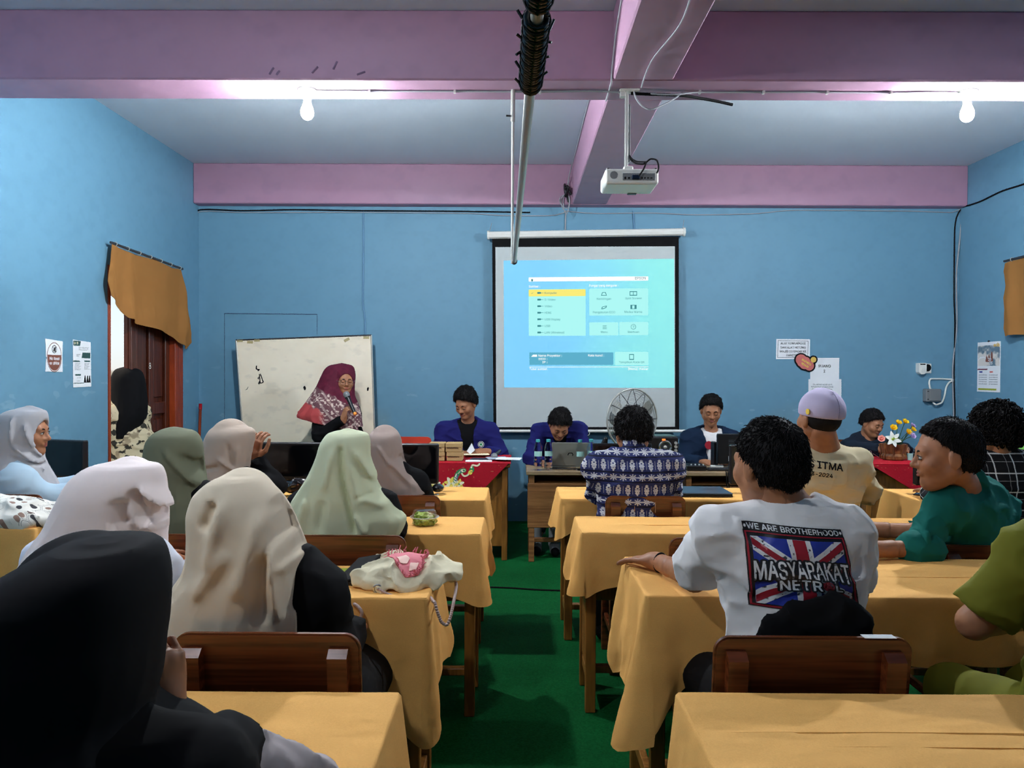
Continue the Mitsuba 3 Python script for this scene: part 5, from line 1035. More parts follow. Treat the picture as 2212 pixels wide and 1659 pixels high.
def glow(name, mesh, rad, m='black_matte', w=.3):
    kk = part(sk, name, mesh, m, False); scene[kk]['emitter'] = {'type': 'area', 'radiance': {'type': 'rgb', 'value': rad} if not isinstance(rad, dict) else rad, 'sampling_weight': w}; return kk
def flat(poly, lift):
    m = cat([trimesh.creation.extrude_polygon(g, .0003, engine='earcut') for g in getattr(poly, 'geoms', [poly])]); return onimg(m, lift)
def onimg(m, lift):
    v = m.vertices; q = iq(v[:, 0], v[:, 1]); return trimesh.Trimesh(np.stack([q[:, 0], 7.148 - lift - v[:, 2], q[:, 1]], 1), m.faces[:, ::-1] if trimesh.Trimesh(np.stack([q[:, 0], -v[:, 2], q[:, 1]], 1), m.faces, process=False).volume < 0 else m.faces, process=False)
rb = lambda x0, y0, x1, y1, r=8: (lambda b: Polygon([(mu(x), mvv(y)) for x, y in b.exterior.coords]))(sbox(x0 + r, y0 + r, x1 - r, y1 - r).buffer(r, 4))
_gx0, _gx1 = float(I0[0]), float(I1[0])
def _menu(p, n, uv):
    t = dr.clip((p.x - _gx0) / (_gx1 - _gx0), 0, 1); w = fbm(p.x * 2.2, p.z * 2.6, 3, 3)
    return mix(S(96, 120, 170), S(120, 170, 130), smoothstep(.15, .95, t + .35 * (w - .5)))
mat('screen_picture', proc(_menu), .8, spec=.1)
glow('picture', onimg(trimesh.creation.extrude_polygon(sbox(0, 0, 1, 1), .0003, engine='earcut'), .0010), lum((118, 212, 238), .74), 'screen_picture', 1.5)
glow('pale_tiles', flat(unary_union([rb(490, 695, 1080, 1178), rb(1118, 693, 1728, 970), rb(1118, 1040, 1418, 1175), rb(1428, 1038, 1728, 1173), rb(1382, 1345, 1728, 1482)]), .0020), lum((176, 252, 248)))
glow('dark_tile', flat(rb(495, 1350, 1365, 1480), .0020), lum((92, 178, 206)))
glow('highlight', flat(rb(490, 698, 1080, 768), .0030), lum((255, 240, 120)))
def mt(s, x0, x1, y0, y1, bold=False):
    m = meshkit.text_mesh(s, 1., .0003, bold); v = m.vertices; asc = v[:, 1].max(); des = v[:, 1].min(); v[:, 0] = mu(x0 + (v[:, 0] - v[:, 0].min()) / np.ptp(v[:, 0]) * (x1 - x0)); v[:, 1] = mvv(y1) + v[:, 1] / asc * (mvv(y0) - mvv(y1)); return onimg(m, .0040)
pg = lambda *ps: Polygon([(mu(x), mvv(y)) for x, y in ps])
white = [flat(rb(490, 570, 1730, 614, 6), .0020), flat(pg((495, 1500), (1728, 1497), (1728, 1502), (495, 1505)), .0030)]
white += [mt(*a, True) for a in (('Sumber :', 492, 608, 652, 676), ('Fungsi yang berguna :', 1118, 1418, 648, 672), ('Nama Proyektor :', 588, 832, 1370, 1394), ('Kata kunci :', 1105, 1270, 1368, 1392), ('SSID :', 588, 682, 1406, 1428), ('IP :', 628, 682, 1440, 1461), ('Tukar sumber.', 495, 686, 1510, 1532), ('[Menu] :Keluar', 1518, 1728, 1508, 1530))]
white += [flat(pg((512, 1395), (535, 1372), (575, 1372), (575, 1396)), .0030)]
kw_ = glow('white_lettering', cat(white), lum((255, 255, 255), 1.0))
dark = [mt(*a) for a in (('EPSON', 1594, 1702, 574, 602), ('Komputer', 655, 782, 722, 744), ('S-Video', 655, 766, 792, 813), ('Video', 655, 732, 860, 881), ('HDMI', 655, 724, 928, 949), ('USB Display', 655, 818, 996, 1017), ('USB', 655, 712, 1064, 1086), ('LAN (Wireless)', 655, 858, 1132, 1154), ('Kemiringan', 1197, 1344, 787, 808), ('Split Screen', 1490, 1660, 784, 804), ('Pengaturan ECO', 1155, 1385, 925, 946), ('Modus Warna', 1482, 1664, 923, 944), ('Menu', 1237, 1305, 1130, 1150), ('Bantuan', 1518, 1632, 1129, 1149), ('Tampilkan Kode QR', 1425, 1686, 1440, 1461))]
ic = [pg((512, 600), (526, 586), (540, 600), (534, 600), (534, 612), (518, 612), (518, 600)), pg((516, 734), (524, 742), (542, 722), (524, 736)), pg((1252, 730), (1288, 730), (1300, 766), (1240, 766)).difference(pg((1257, 736), (1283, 736), (1292, 760), (1248, 760))),
      pg((1536, 722), (1612, 722), (1612, 768), (1536, 768)).difference(pg((1542, 730), (1571, 730), (1571, 760), (1542, 760))).difference(pg((1577, 730), (1606, 730), (1606, 760), (1577, 760))), pg((1242, 905), (1250, 880), (1300, 868), (1294, 890), (1262, 904)).difference(pg((1252, 897), (1256, 884), (1290, 876), (1286, 887), (1262, 897))),
      pg((1544, 862), (1607, 862), (1607, 905), (1544, 905)).difference(pg((1562, 868), (1586, 868), (1586, 900), (1562, 900))), pg((1256, 1074), (1298, 1074), (1298, 1079), (1256, 1079)), pg((1256, 1089), (1298, 1089), (1298, 1094), (1256, 1094)), pg((1256, 1104), (1298, 1104), (1298, 1109), (1256, 1109)),
      pg(*[(1574 + 27 * math.cos(a), 1088 + 27 * math.sin(a)) for a in np.linspace(0, 6.28, 24)]).difference(pg(*[(1574 + 23 * math.cos(a), 1088 + 23 * math.sin(a)) for a in np.linspace(0, 6.28, 24)])), pg((1530, 1368), (1578, 1368), (1578, 1428), (1530, 1428)).difference(pg((1536, 1376), (1572, 1376), (1572, 1418), (1536, 1418)))]
for y in (733, 802, 870, 938, 1006, 1075, 1143): ic += [pg((580, y - 9), (612, y - 9), (622, y), (612, y + 9), (580, y + 9)), pg((620, y - 2), (642, y - 2), (642, y + 2), (620, y + 2))]
dark += [flat(q, .0040) for q in ic] + [mt('?', 1566, 1583, 1076, 1102)]
kd_ = glow('dark_lettering', cat(dark), lum((66, 140, 146)))

labels[kw_] = {'kind': 'stuff'}; labels[kd_] = {'kind': 'stuff'}
# projector under the beam
pk_ = thing('projector', 'white projector hanging on a pole from the pink ceiling beam', 'projector')
pc, pr_ = (.61, 4.26), (.145, .12)
def rbox(x0, x1, y0, y1, z0, z1, r):
    pts = [(x, y, z) for x in (x0 + r, x1 - r) for y in (y0 + r, y1 - r) for z in (z0 + r, z1 - r)]; s_ = trimesh.creation.icosphere(2, r)
    return trimesh.convex.convex_hull(np.vstack([s_.vertices + p for p in pts]))
part(pk_, 'body', rbox(.468, .756, 4.13, 4.37, 2.415, 2.498, .016), 'white_plastic', 35)
part(pk_, 'speaker_grille', tube([(.515, 4.132, 2.462), (.515, 4.128, 2.462)], .021, 20), 'grey_plastic', 30)
part(pk_, 'port_panel', bx(.562, .735, 4.127, 4.133, 2.434, 2.472, .002), 'grey_plastic', False)
for i, (x, w, h) in enumerate(((.575, .008, .012), (.595, .010, .008), (.665, .007, .007), (.680, .007, .007), (.697, .008, .006), (.715, .010, .006))): part(pk_, 'port', bx(x - w / 2, x + w / 2, 4.124, 4.128, 2.446 - h / 2, 2.446 + h / 2), 'black_matte', False)
part(pk_, 'plug', bx(.61, .65, 4.105, 4.128, 2.438, 2.458, .003), 'blazer_navy', False)
part(pk_, 'lens', tube([(.53, 4.365, 2.455), (.53, 4.385, 2.455)], .034, 24), 'black_gloss', 30)
for x, y in ((.485, 4.16), (.74, 4.16)): part(pk_, 'foot', tube([(x, y, 2.494), (x, y, 2.506)], .010, 12), 'black_plastic', 30)
part(pk_, 'underside_latch', bx(.62, .67, 4.34, 4.372, 2.412, 2.418, .001), 'dark_grey', False)
part(pk_, 'mount_plate', bx(.578, .632, 4.215, 4.275, 2.495, 2.535, .006), 'white_paint')
part(pk_, 'pole', bx(.588, .606, 4.235, 4.265, 2.53, BZ, .003), 'white_paint'); part(pk_, 'pole_channel', bx(.606, .618, 4.24, 4.262, 2.56, BZ - .08, .002), 'grey_plastic')
part(pk_, 'ceiling_bracket', cat([bx(.555, .665, 4.22, 4.28, BZ - .012, BZ, .003), bx(.56, .588, 4.23, 4.27, BZ - .04, BZ - .01, .003)]), 'white_paint')
def cable(label, pts, r=.005, m='black_matte', n=40, cat_='cable', group=None, name='cable'):
    return solo(name, label, cat_, tube(spline(pts, n), r, 6), m, True, group)
part(pk_, 'power_lead', tube(spline([(.613, 4.25, 2.60), (.64, 4.2, 2.545), (.68, 4.18, 2.535), (.72, 4.17, 2.56), (.748, 4.16, 2.55), (.752, 4.12, 2.50), (.742, 4.118, 2.47)], 30), .0045, 6), 'black_matte', True)
part(pk_, 'video_lead', tube(spline([(.613, 4.245, 2.60), (.65, 4.19, 2.55), (.69, 4.16, 2.54), (.67, 4.10, 2.49), (.645, 4.10, 2.45)], 30), .0045, 6), 'black_matte', True)

# long pipe wound with black cable, hung on a rod
hk = thing('hanging_pipe', 'steel pipe running overhead from the camera, wound with black cable, hung on a thin rod', 'pipe')
part(hk, 'pipe', tube([(.055, -.4, 2.04), (.035, 1.25, 2.035), (-.016, 4.28, 2.02)], .0122, 14), 'galvanised', True)
part(hk, 'rod', tube([(-.028, 4.255, 2.005), (-.028, 4.255, 2.80)], .0085, 10), 'steel', True); part(hk, 'rod_socket', tube([(-.028, 4.255, 2.785), (-.028, 4.255, BZ)], .0125, 10), 'galvanised', 30)
part(hk, 'thumb_screw', tube([(-.04, 4.25, 2.815), (-.065, 4.245, 2.815)], .005, 8), 'dark_grey', 30); part(hk, 'end_clamp', tube([(-.016, 4.262, 2.02), (-.0165, 4.288, 2.0195)], .0165, 12), 'dark_grey', 30)
part(hk, 'rear_rod', tube([(.045, .9, 2.035), (.045, .9, 2.04), (.045, 1.12, BZ)], .0085, 8), 'steel', True)
for a, b, sd in ((1.375, 1.70, 1), (1.0, 1.325, 2)):
    th = np.linspace(0, 2 * np.pi * 26, 26 * 12); yy = a + (b - a) * th / th[-1]; xx = .0345 + (yy - 1.25) * -.0168; zz = 2.035 - (yy - 1.25) * .005
    part(hk, 'cable_winding', tube(np.stack([xx + .0185 * np.cos(th), yy, zz + .0185 * np.sin(th)], 1), .0062, 6), 'black_gloss', True)
    r_ = np.random.default_rng(sd)
    for i in range(9):
        y = a + (b - a) * (i + .5) / 9; x = .0345 + (y - 1.25) * -.0168; z = 2.035; q = 1 if i % 2 else -1
        part(hk, 'zip_tie', cat([tube([(x + .0262 * math.cos(t), y, z + .0262 * math.sin(t)) for t in np.linspace(0, 2 * np.pi, 16)], .0016, 4), tube([(x + q * .025, y, z + r_.uniform(-.005, .012)), (x + q * .034, y - .004, z + r_.uniform(-.004, .018))], .0028, 5)]), 'black_plastic', 30)

# cables
cable('black cable along the top of the back wall under the pink beam', [(-3.06, 7.22, 2.889), (-2.952, 7.235, 2.927), (-2.603, 7.235, 2.915), (-2.08, 7.235, 2.926), (-1.47, 7.235, 2.919), (-0.773, 7.235, 2.918), (0.118, 7.235, 2.908)], .006)
cable('thin grey cable sagging under the pink beam, left half of the back wall', [(-3.062, 7.225, 2.881), (-2.932, 7.238, 2.91), (-2.604, 7.238, 2.898), (-1.47, 7.238, 2.903), (-0.469, 7.238, 2.898), (-0.077, 7.238, 2.877), (0.314, 7.238, 2.879), (0.453, 7.238, 2.914)], .0045, 'cable_grey')
cable('thin grey cable along the right half of the back wall top', [(0.452, 7.238, 2.923), (0.748, 7.238, 2.902), (1.225, 7.238, 2.908), (1.659, 7.238, 2.893), (2.179, 7.238, 2.903), (2.611, 7.238, 2.939), (3.649, 7.238, 2.935), (4.081, 7.238, 2.923), (4.15, 7.238, 2.954)], .0045, 'cable_grey')
cable('painted cable running down the wall behind the whiteboard', [(-1.45, 7.243, 2.912), (-1.449, 7.243, 2.465), (-1.452, 7.243, 2.073), (-1.434, 7.243, 1.899), (-1.429, 7.243, 1.751)], .009, 'cable_blue')
cable('pair of grey cables dropping to the projection screen housing', [(0.453, 7.24, 2.915), (0.449, 7.24, 2.732)], .007, 'cable_grey', 4)
cable('painted cable above the right part of the projection screen', [(1.087, 7.243, 2.926), (1.097, 7.243, 2.744)], .009, 'cable_blue', 4)
cable('black cable running down the right corner of the back wall', [(4.161, 7.235, 2.971), (4.106, 7.235, 2.875), (4.091, 7.235, 2.746), (4.094, 7.235, 2.14), (4.106, 7.235, 1.88), (4.103, 7.235, 1.446), (4.118, 7.235, 0.99), (4.121, 7.235, 0.751)], .006)
cable('grey cable beside the black one in the right corner', [(4.162, 7.23, 2.961), (4.139, 7.235, 2.659), (4.113, 7.235, 2.313), (4.123, 7.235, 1.88), (4.09, 7.235, 1.446), (4.105, 7.235, 0.99), (4.108, 7.235, 0.751)], .007, 'cable_grey')
cable('black cable rising along the right wall towards the camera', [(RX - .01, 7.19, 2.965), (RX - .008, 6.95, 2.955), (RX - .008, 6.6, 2.975), (RX - .008, 6.3, 2.965), (RX - .008, 5.6, 2.98)], .007)
bc0 = BZ - .007
cable('cable clipped along the lamp beam from the left bulb to the projector', [(-1.12, 4.262, bc0), (-.8, 4.262, bc0), (-.3, 4.26, bc0), (.1, 4.262, bc0), (.35, 4.25, bc0), (.57, 4.24, bc0 - .01)], .005, 'cable_grey')
cable('black cable from the projector along the lamp beam to the right', [(.62, 4.25, bc0 - .012), (.75, 4.24, bc0 - .02), (.90, 4.27, bc0 - .015), (1.05, 4.35, bc0 - .006), (1.22, 4.40, bc0 - .02)], .008)
cable('cable clipped along the lamp beam to the right bulb', [(.72, 4.2, bc0 - .03), (.85, 4.2, bc0 - .035), (1.0, 4.25, bc0 - .004), (1.25, 4.26, bc0), (1.6, 4.255, bc0), (2.0, 4.262, bc0), (2.25, 4.255, bc0), (2.42, 4.262, bc0)], .005, 'cable_grey')
cable('loop of white cable hanging beside the projector pole', [(.63, 4.2, bc0 - .02), (.66, 4.17, bc0 - .10), (.71, 4.16, bc0 - .13), (.78, 4.18, bc0 - .10), (.90, 4.24, bc0 - .01)], .0045, 'cable_grey')
cable('cable along the underside of the lengthwise beam', [(.80, 1.5, BZ - .004), (.78, 2.4, BZ - .004), (.70, 3.0, BZ - .004), (.72, 3.4, BZ - .004), (.66, 3.9, BZ - .004), (.67, 4.2, BZ - .004)], .004, 'cable_grey')
cable('grey cable down the left face of the lengthwise beam near the lamp beam', [(.497, 3.4, 3.25), (.497, 3.9, 3.15), (.495, 4.08, 3.0), (.497, 4.12, BZ - .006), (.50, 4.40, BZ - .006)], .005, 'cable_grey')
cable('cable in the corner of ceiling and lengthwise beam', [(.497, 4.45, 3.30), (.497, 5.5, 3.315), (.497, 6.6, 3.30), (.47, 7.07, 3.20), (.455, 7.10, 3.06)], .005, 'cable_grey')
bd_ = thing('cable_bundle', 'tangle of black plugs and looped grey cable on the back beam', 'cable')
part(bd_, 'plugs', bake([(cone(V3(.45, 7.095, 3.03) + V3(*np.random.default_rng(i).normal(0, .018, 3)), V3(.45, 7.085, 3.10) + V3(*np.random.default_rng(i + 50).normal(0, .02, 3)), .011, .010), .004) for i in range(7)], .005), 'black_plastic', True)
for i, (w, z0) in enumerate(((.05, 2.92), (.03, 2.90), (.065, 2.95))): part(bd_, 'cable_loop', tube(spline([(.45, 7.09, 3.05), (.45 - w, 7.10, 3.0), (.45 - w * .7, 7.11, z0), (.455, 7.11, z0 - .03), (.47 + w * .2, 7.105, 2.98), (.46, 7.09, 3.05)], 24), .004, 5), 'cable_grey', True)
fc = [np.array((-0.223, 4.992, 0.004)), np.array((-0.041, 4.974, 0.004)), np.array((0.138, 4.936, 0.004)), np.array((0.301, 4.919, 0.004)), np.array((0.439, 4.901, 0.004))]
cable('black cable lying across the green aisle carpet', [fc[0] - V3(.5, -.05, 0)] + fc + [fc[-1] + V3(.5, .02, 0)], .006)

# curtains
scene['curtain_cloth'] = {'type': 'principledthin', 'base_color': {'type': 'rgb', 'value': S(176, 124, 72)}, 'roughness': .9, 'diff_trans': .6, 'spec_trans': 0.}
def curtain(label, poly, x0, sgn, rod, seed):
    t = thing('curtain', label, 'curtain')
    m = extr(poly, .003, 'yz', 0.); m = trimesh.Trimesh(*trimesh.remesh.subdivide_to_size(m.vertices, m.faces, .025), process=False); v = m.vertices.copy()
    zt = v[:, 2].max(); ph = v[:, 1] * 16 + 2.0 * np.sin(v[:, 1] * 5 + seed) + (zt - v[:, 2]) * 3; dep = np.clip((zt - v[:, 2]) / .5, 0, 1)
    fo = .040 * (np.sin(ph) * .5 + .5) ** 2 * (.25 + .75 * dep) + .045 * (meshkit.fbm(np.stack([v[:, 1] * 5, v[:, 2] * 5, v[:, 0] * 0 + seed], 1), 3, seed) - .3) * dep + .012 * np.abs(np.sin(ph * .37 + 1)) * dep
    v[:, 0] = x0 + v[:, 0] + sgn * (.03 + fo)
    part(t, 'cloth', trimesh.Trimesh(v, m.faces, process=False), 'curtain_cloth', 40)
    part(t, 'rod', tube(rod, .010, 8), 'dark_grey', 30)
    for s_ in np.linspace(.05, .95, 7):
        q = np.array(rod[0]) * (1 - s_) + np.array(rod[1]) * s_; part(t, 'ring', tube([q + .015 * np.array([math.cos(a), .2, math.sin(a)]) for a in np.linspace(0, 6.28, 12)], .003, 5), 'steel', True)
L_ = [(5.60, 2.325), (5.95, 2.30), (6.3, 2.312), (6.65, 2.285), (6.86, 2.30), (6.93, 2.10), (7.00, 1.88), (6.99, 1.83), (7.03, 1.66), (6.96, 1.60), (6.80, 1.64), (6.60, 1.70), (6.35, 1.735), (6.12, 1.755), (5.95, 1.77), (5.86, 1.79), (5.78, 1.80), (5.68, 1.87), (5.55, 1.94), (5.53, 2.05)]
L_ = [(5.6 + (y - 5.6) * (.92 if y > 5.6 else 1.), z) for y, z in L_]
curtain('orange cloth hung on a rod over the doorway', Polygon(L_), LX + .01, 1, [(LX + .05, 5.58, 2.335), (LX + .05, 6.78, 2.305)], 3)
R_ = [(6.50, 2.345), (6.2, 2.36), (5.6, 2.37), (4.5, 2.38), (4.5, 1.70), (5.6, 1.69), (6.3, 1.735), (6.47, 1.73), (6.49, 1.80), (6.47, 1.95), (6.50, 2.05), (6.47, 2.15), (6.52, 2.28)]
curtain('orange cloth over the window at the right edge', Polygon(R_), RX - .01, -1, [(RX - .05, 6.5, 2.36), (RX - .05, 4.4, 2.39)], 5)

# papers on the walls
mat('print_brown', (122, 70, 58), .8); mat('print_teal', (40, 74, 74), .8); mat('print_grey', (130, 136, 142), .8); mat('pink_red', (196, 104, 100), .7); mat('gold', (214, 176, 84), .6); mat('print_purple', (110, 50, 70), .8); mat('print_lime', (150, 160, 50), .8)
def sheet(name, label, poly, plane, at, d=.002, cat_='poster', m='paper_white'):
    t = thing(name, label, cat_); part(t, 'paper', extr(poly, d, plane, at), m, False); return t
xl = LX + .002
ps = sheet('poster', 'torn white no food or drink poster on the left wall', Polygon([(4.875, 1.605), (5.066, 1.595), (5.06, 1.50), (5.063, 1.392), (4.877, 1.395), (4.885, 1.475), (4.90, 1.482), (4.884, 1.488), (4.882, 1.56)]), 'yz', LX + .002)
oy, oz = 4.972, 1.488; OV = lambda k: Polygon([(oy + .080 * k * math.cos(a), oz + .096 * k * math.sin(a)) for a in np.linspace(0, 2 * np.pi, 48, endpoint=False)])
part(ps, 'oval_ring', extr(OV(1.).difference(OV(.955)), .0006, 'yz', LX + .004), 'print_brown', False); part(ps, 'oval_fill', extr(OV(.91).intersection(sbox(4, 1, 6, oz + .015)), .0006, 'yz', LX + .004), 'print_brown', False)
SY = Polygon([(oy + .026 * math.cos(a), oz + .052 + .026 * math.sin(a)) for a in np.linspace(0, 2 * np.pi, 32, endpoint=False)])
part(ps, 'symbol', cat([extr(SY.difference(SY.buffer(-.004)), .0006, 'yz', LX + .004), extr(LineString([(oy - .017, oz + .070), (oy + .017, oz + .034)]).buffer(.002), .0006, 'yz', LX + .004), extr(unary_union([sbox(oy - .012, oz + .038, oy - .001, oz + .052), Polygon([(oy + .002, oz + .036), (oy + .013, oz + .036), (oy + .015, oz + .066), (oy + .0, oz + .066)])]), .0006, 'yz', LX + .004)]), 'ink_black', False)
for s_, z in (('No food', oz - .018), ('or drink', oz - .048)): part(ps, 'lettering', text(s_, .020, (LX + .0046, oy, z), '+x', .0006, True, width=.105), 'paper_white', False)
p2 = sheet('notice', 'tall white printed notice with green headings beside the door curtain', Polygon([(5.182, 1.612), (5.398, 1.602), (5.404, 1.29), (5.184, 1.288)]), 'yz', LX + .002)
P2 = lambda *q: Polygon([(5.182 + .218 * a, 1.29 + .32 * b) for a, b in q]); ex2 = lambda g, m, nm='print': part(p2, nm, extr(g, .0006, 'yz', LX + .004), m, False)
for q in (((.02, .985), (.42, .985), (.38, .88), (.02, .88)), ((.52, .74), (.96, .74), (.96, .62), (.47, .62)), ((.02, .565), (.32, .565), (.40, .535), (.02, .535)), ((.62, .57), (.94, .57), (.94, .54), (.62, .54)), ((.12, .275), (.42, .275), (.42, .24), (.12, .24)), ((.02, .088), (.6, .088), (.6, .074), (.02, .074))): ex2(P2(*q), 'print_teal', 'heading')
for cx_ in (.09, .24): ex2(Polygon([(5.182 + .218 * (cx_ + .05 * math.cos(a)), 1.29 + .32 * (.935 + .03 * math.sin(a))) for a in np.linspace(0, 6.28, 16)]), 'print_cream', 'crest')
for x0, x1, ys in ((.08, .42, (.51, .49, .47, .45, .43, .41, .39, .37)), (.62, .92, (.51, .49, .47, .45, .43, .41, .39)), (.30, .88, (.85, .825, .80)), (.18, .40, (.70, .68, .66)), (.2, .42, (.20, .13))):
    for i, y in enumerate(ys): ex2(P2((x0, y), (x1 - .05 * (i % 3), y), (x1 - .05 * (i % 3), y - .008), (x0, y - .008)), 'print_grey', 'text_line')
for cx_ in (.66, .80, .92): ex2(P2((cx_ - .07, .09), (cx_ + .06, .09), (cx_ + .03, .20), (cx_ + .015, .245), (cx_ - .02, .24), (cx_ - .04, .19)), 'ink_black', 'figure')
yb = BY - .004
def wsheet(name, label, x0, x1, z0, z1, cat_='notice', y=None): return sheet(name, label, sbox(x0, z0, x1, z1), 'xz', BY - .003 if y is None else y, .002, cat_)
n1 = sheet('notice', 'framed white notice about communication devices, upper left of three on the back wall', Polygon([(2.441, 1.734), (2.758, 1.732), (2.756, 1.544), (2.439, 1.543)]), 'xz', BY - .003)
fr = Polygon([(2.454, 1.721), (2.741, 1.718), (2.739, 1.557), (2.452, 1.556)]); part(n1, 'frame_line', extr(fr.difference(fr.buffer(-.005)), .0006, 'xz', BY - .0038), 'print_grey', False)
for s_, (x, z), w in (('ALAT KOMUNIKASI', (2.598, 1.683), .235), ('DAN ALAT HITUNG', (2.599, 1.644), .235), ('WAJIB DITIPKAN KE', (2.597, 1.607), .25), ('PANITIA', (2.591, 1.57), .11)): part(n1, 'lettering', text(s_, .019, (x, BY - .0032, z), '-y', .0008, True, width=w), 'ink_black', False)
n2 = sheet('notice', 'white room number notice with black heading, middle of three on the back wall', Polygon([(2.76, 1.557), (3.034, 1.559), (3.032, 1.358), (2.762, 1.357)]), 'xz', BY - .003)
for s_, (x, z), h in (('RUANG', (2.896, 1.469), .024), ('2', (2.894, 1.421), .024)): part(n2, 'lettering', text(s_, h, (x, BY - .0032, z), '-y', .0008, True), 'ink_black', False)
n3 = sheet('notice', 'white notice with small grey lines behind the lilac cap, lowest of three', Polygon([(2.745, 1.357), (3.054, 1.359), (3.056, 1.154), (2.747, 1.152)]), 'xz', BY - .0052)
for s_, (x, z), w in (('DILARANG MEMBAWA', (2.878, 1.301), .18), ('PERANGKAT KOMUNIKASI', (2.876, 1.279), .21), ('ELEKTRONIK, KAMERA,', (2.876, 1.257), .19), ('DAN SENJATA KE', (2.877, 1.236), .16), ('DALAM RUANGAN', (2.877, 1.214), .16)): part(n3, 'lettering', text(s_, .012, (x, BY - .0054, z), '-y', .0008, True, width=w), 'print_grey', False)
stk = thing('sticker', 'pink cloud-shaped sticker with black rim and gold dot over the notices', 'sticker')
cxz = (2.711, 1.507); c_, s_ = math.cos(-.55), math.sin(-.55)
bl_ = unary_union([Point(cxz[0] + c_ * a - s_ * b, cxz[1] + s_ * a + c_ * b).buffer(r, 12) for a, b, r in ((-.050, .008, .050), (-.005, .012, .048), (.045, .0, .046), (.0, -.012, .046), (-.03, -.008, .045))]); dot = Point(*(2.789, 1.54)).buffer(.027, 12)
part(stk, 'rim', extr(unary_union([bl_.buffer(.014), dot.buffer(.013)]), .001, 'xz', BY - .0066), 'ink_black', False); part(stk, 'face', extr(bl_, .0006, 'xz', BY - .0073), 'pink_red', False); part(stk, 'dot', extr(dot, .0006, 'xz', BY - .0078), 'gold', False)
for t_, dz in (('EKSPRESI', .006), ('REAKSI', -.022)): part(stk, 'lettering', text(t_, .018, (cxz[0] + dz * .5 + .006, BY - .0074, cxz[1] + dz - .004), '-y', .0008, True, width=.10 if dz > 0 else .075, rot=-.55), 'print_yellow', False)
cal = thing('calendar', 'printed wall calendar hanging on the right wall', 'calendar')
CP = lambda *q: Polygon([(6.935 - .325 * a, 1.255 + .44 * b) for a, b in q]); xr_ = RX - .004; cadd = lambda nm, g, m, l=0: part(cal, nm, extr(g, .0006, 'yz', xr_ - .0006 - l * .0007), m, False)
part(cal, 'paper', extr(CP((0, 0), (1, 0), (1, 1), (0, 1)), .003, 'yz', xr_), 'paper_white', False)
mat('print_photo', proc(lambda p, n, uv: mix(S(216, 210, 204), S(96, 120, 136), smoothstep(.42, .66, fbm(p.y * 14, p.z * 16, 2, 3)))), .7)
cadd('photo', CP((.02, .52), (.98, .52), (.98, .93), (.02, .93)), 'print_photo'); cadd('swoosh', CP((.02, .62), (.12, .70), (.30, .71), (.42, .66), (.28, .685), (.12, .67)), 'paper_white', 1)
for cx_, h in ((.42, .68), (.52, .70), (.64, .76)): cadd('figure', CP((cx_ - .05, .60), (cx_ + .06, .60), (cx_ + .04, h), (cx_, h + .05), (cx_ - .03, h)), 'print_brown', 1)
for q in (((.02, .44), (.46, .44), (.46, .465), (.02, .465)),): cadd('banner', CP(*q), 'print_purple', 1)
cadd('month_tag', CP((.10, .385), (.24, .385), (.24, .415), (.10, .415)), 'print_blue', 1); cadd('month_tag', CP((.56, .385), (.70, .385), (.70, .415), (.56, .415)), 'pink_red', 1); cadd('bar', CP((.06, .035), (.86, .035), (.86, .07), (.06, .07)), 'print_lime', 1)
for mx in (.08, .54):
    rows = [CP((mx + .055 * i, .33 - .045 * j), (mx + .055 * i + .03, .33 - .045 * j), (mx + .055 * i + .03, .347 - .045 * j), (mx + .055 * i, .347 - .045 * j)) for i in range(7) for j in range(5)]
    kk = cadd('date_grid', unary_union(rows), 'print_grey', 1)
part(cal, 'lettering', text('ecib', .030, (xr_ - .002, 6.935 - .325 * .85, 1.255 + .44 * .90), '-x', .0008, True), 'gold', False)
for t_, b in (('20', .62), ('25', .55)): part(cal, 'lettering', text(t_, .026, (xr_ - .002, 6.935 - .325 * (.56 + (.62 - b) * .8), 1.255 + .44 * b), '-x', .0008, True), 'paper_white', False)
part(cal, 'nail', tube([(RX, 6.77, 1.70), (RX - .012, 6.77, 1.70)], .008, 8), 'dark_grey', 30)
# socket with timer, junction box
so = thing('wall_socket', 'white wall socket with a plugged-in dial adapter and a burnt black hole', 'socket')
sx, sz = (3.825, 1.463)
part(so, 'plate', bx(sx - .01, sx + .07, BY - .012, BY, sz - .045, sz + .045, .004), 'white_plastic'); part(so, 'burnt_hole', tube([(sx + .030, BY - .010, sz + .006), (sx + .030, BY - .016, sz + .006)], .034, 20), 'black_matte', 30)
ad = unary_union([Point(sx - .038, sz - .02).buffer(.036, 12), sbox(sx - .074, sz - .02, sx - .002, sz + .050)]).buffer(-.006).buffer(.006, 6)
part(so, 'adapter', extr(ad, .06, 'xz', BY - .06), 'white_plastic', 30); part(so, 'dial', tube([(sx - .036, BY - .058, sz - .018), (sx - .036, BY - .068, sz - .018)], .019, 18), 'white_paint', 30); part(so, 'label_strip', bx(sx - .062, sx - .014, BY - .0615, BY - .06, sz + .034, sz + .043), 'ink_black', False)
jb = thing('junction_box', 'grey junction box with looping conduits near the right corner', 'box')
jx, jz = (3.891, 1.21)
part(jb, 'box', bx(jx - .073, jx + .068, BY - .07, BY, jz - .058, jz + .062, .006), 'grey_plastic'); part(jb, 'lid', bx(jx - .045, jx + .06, BY - .078, BY - .068, jz - .05, jz + .055, .004), 'grey_plastic')
for z in (-.035, .04): part(jb, 'screw', tube([(jx - .058, BY - .069, jz + z), (jx - .058, BY - .073, jz + z)], .006, 8), 'dark_grey', 30)
rx_ = 4.099
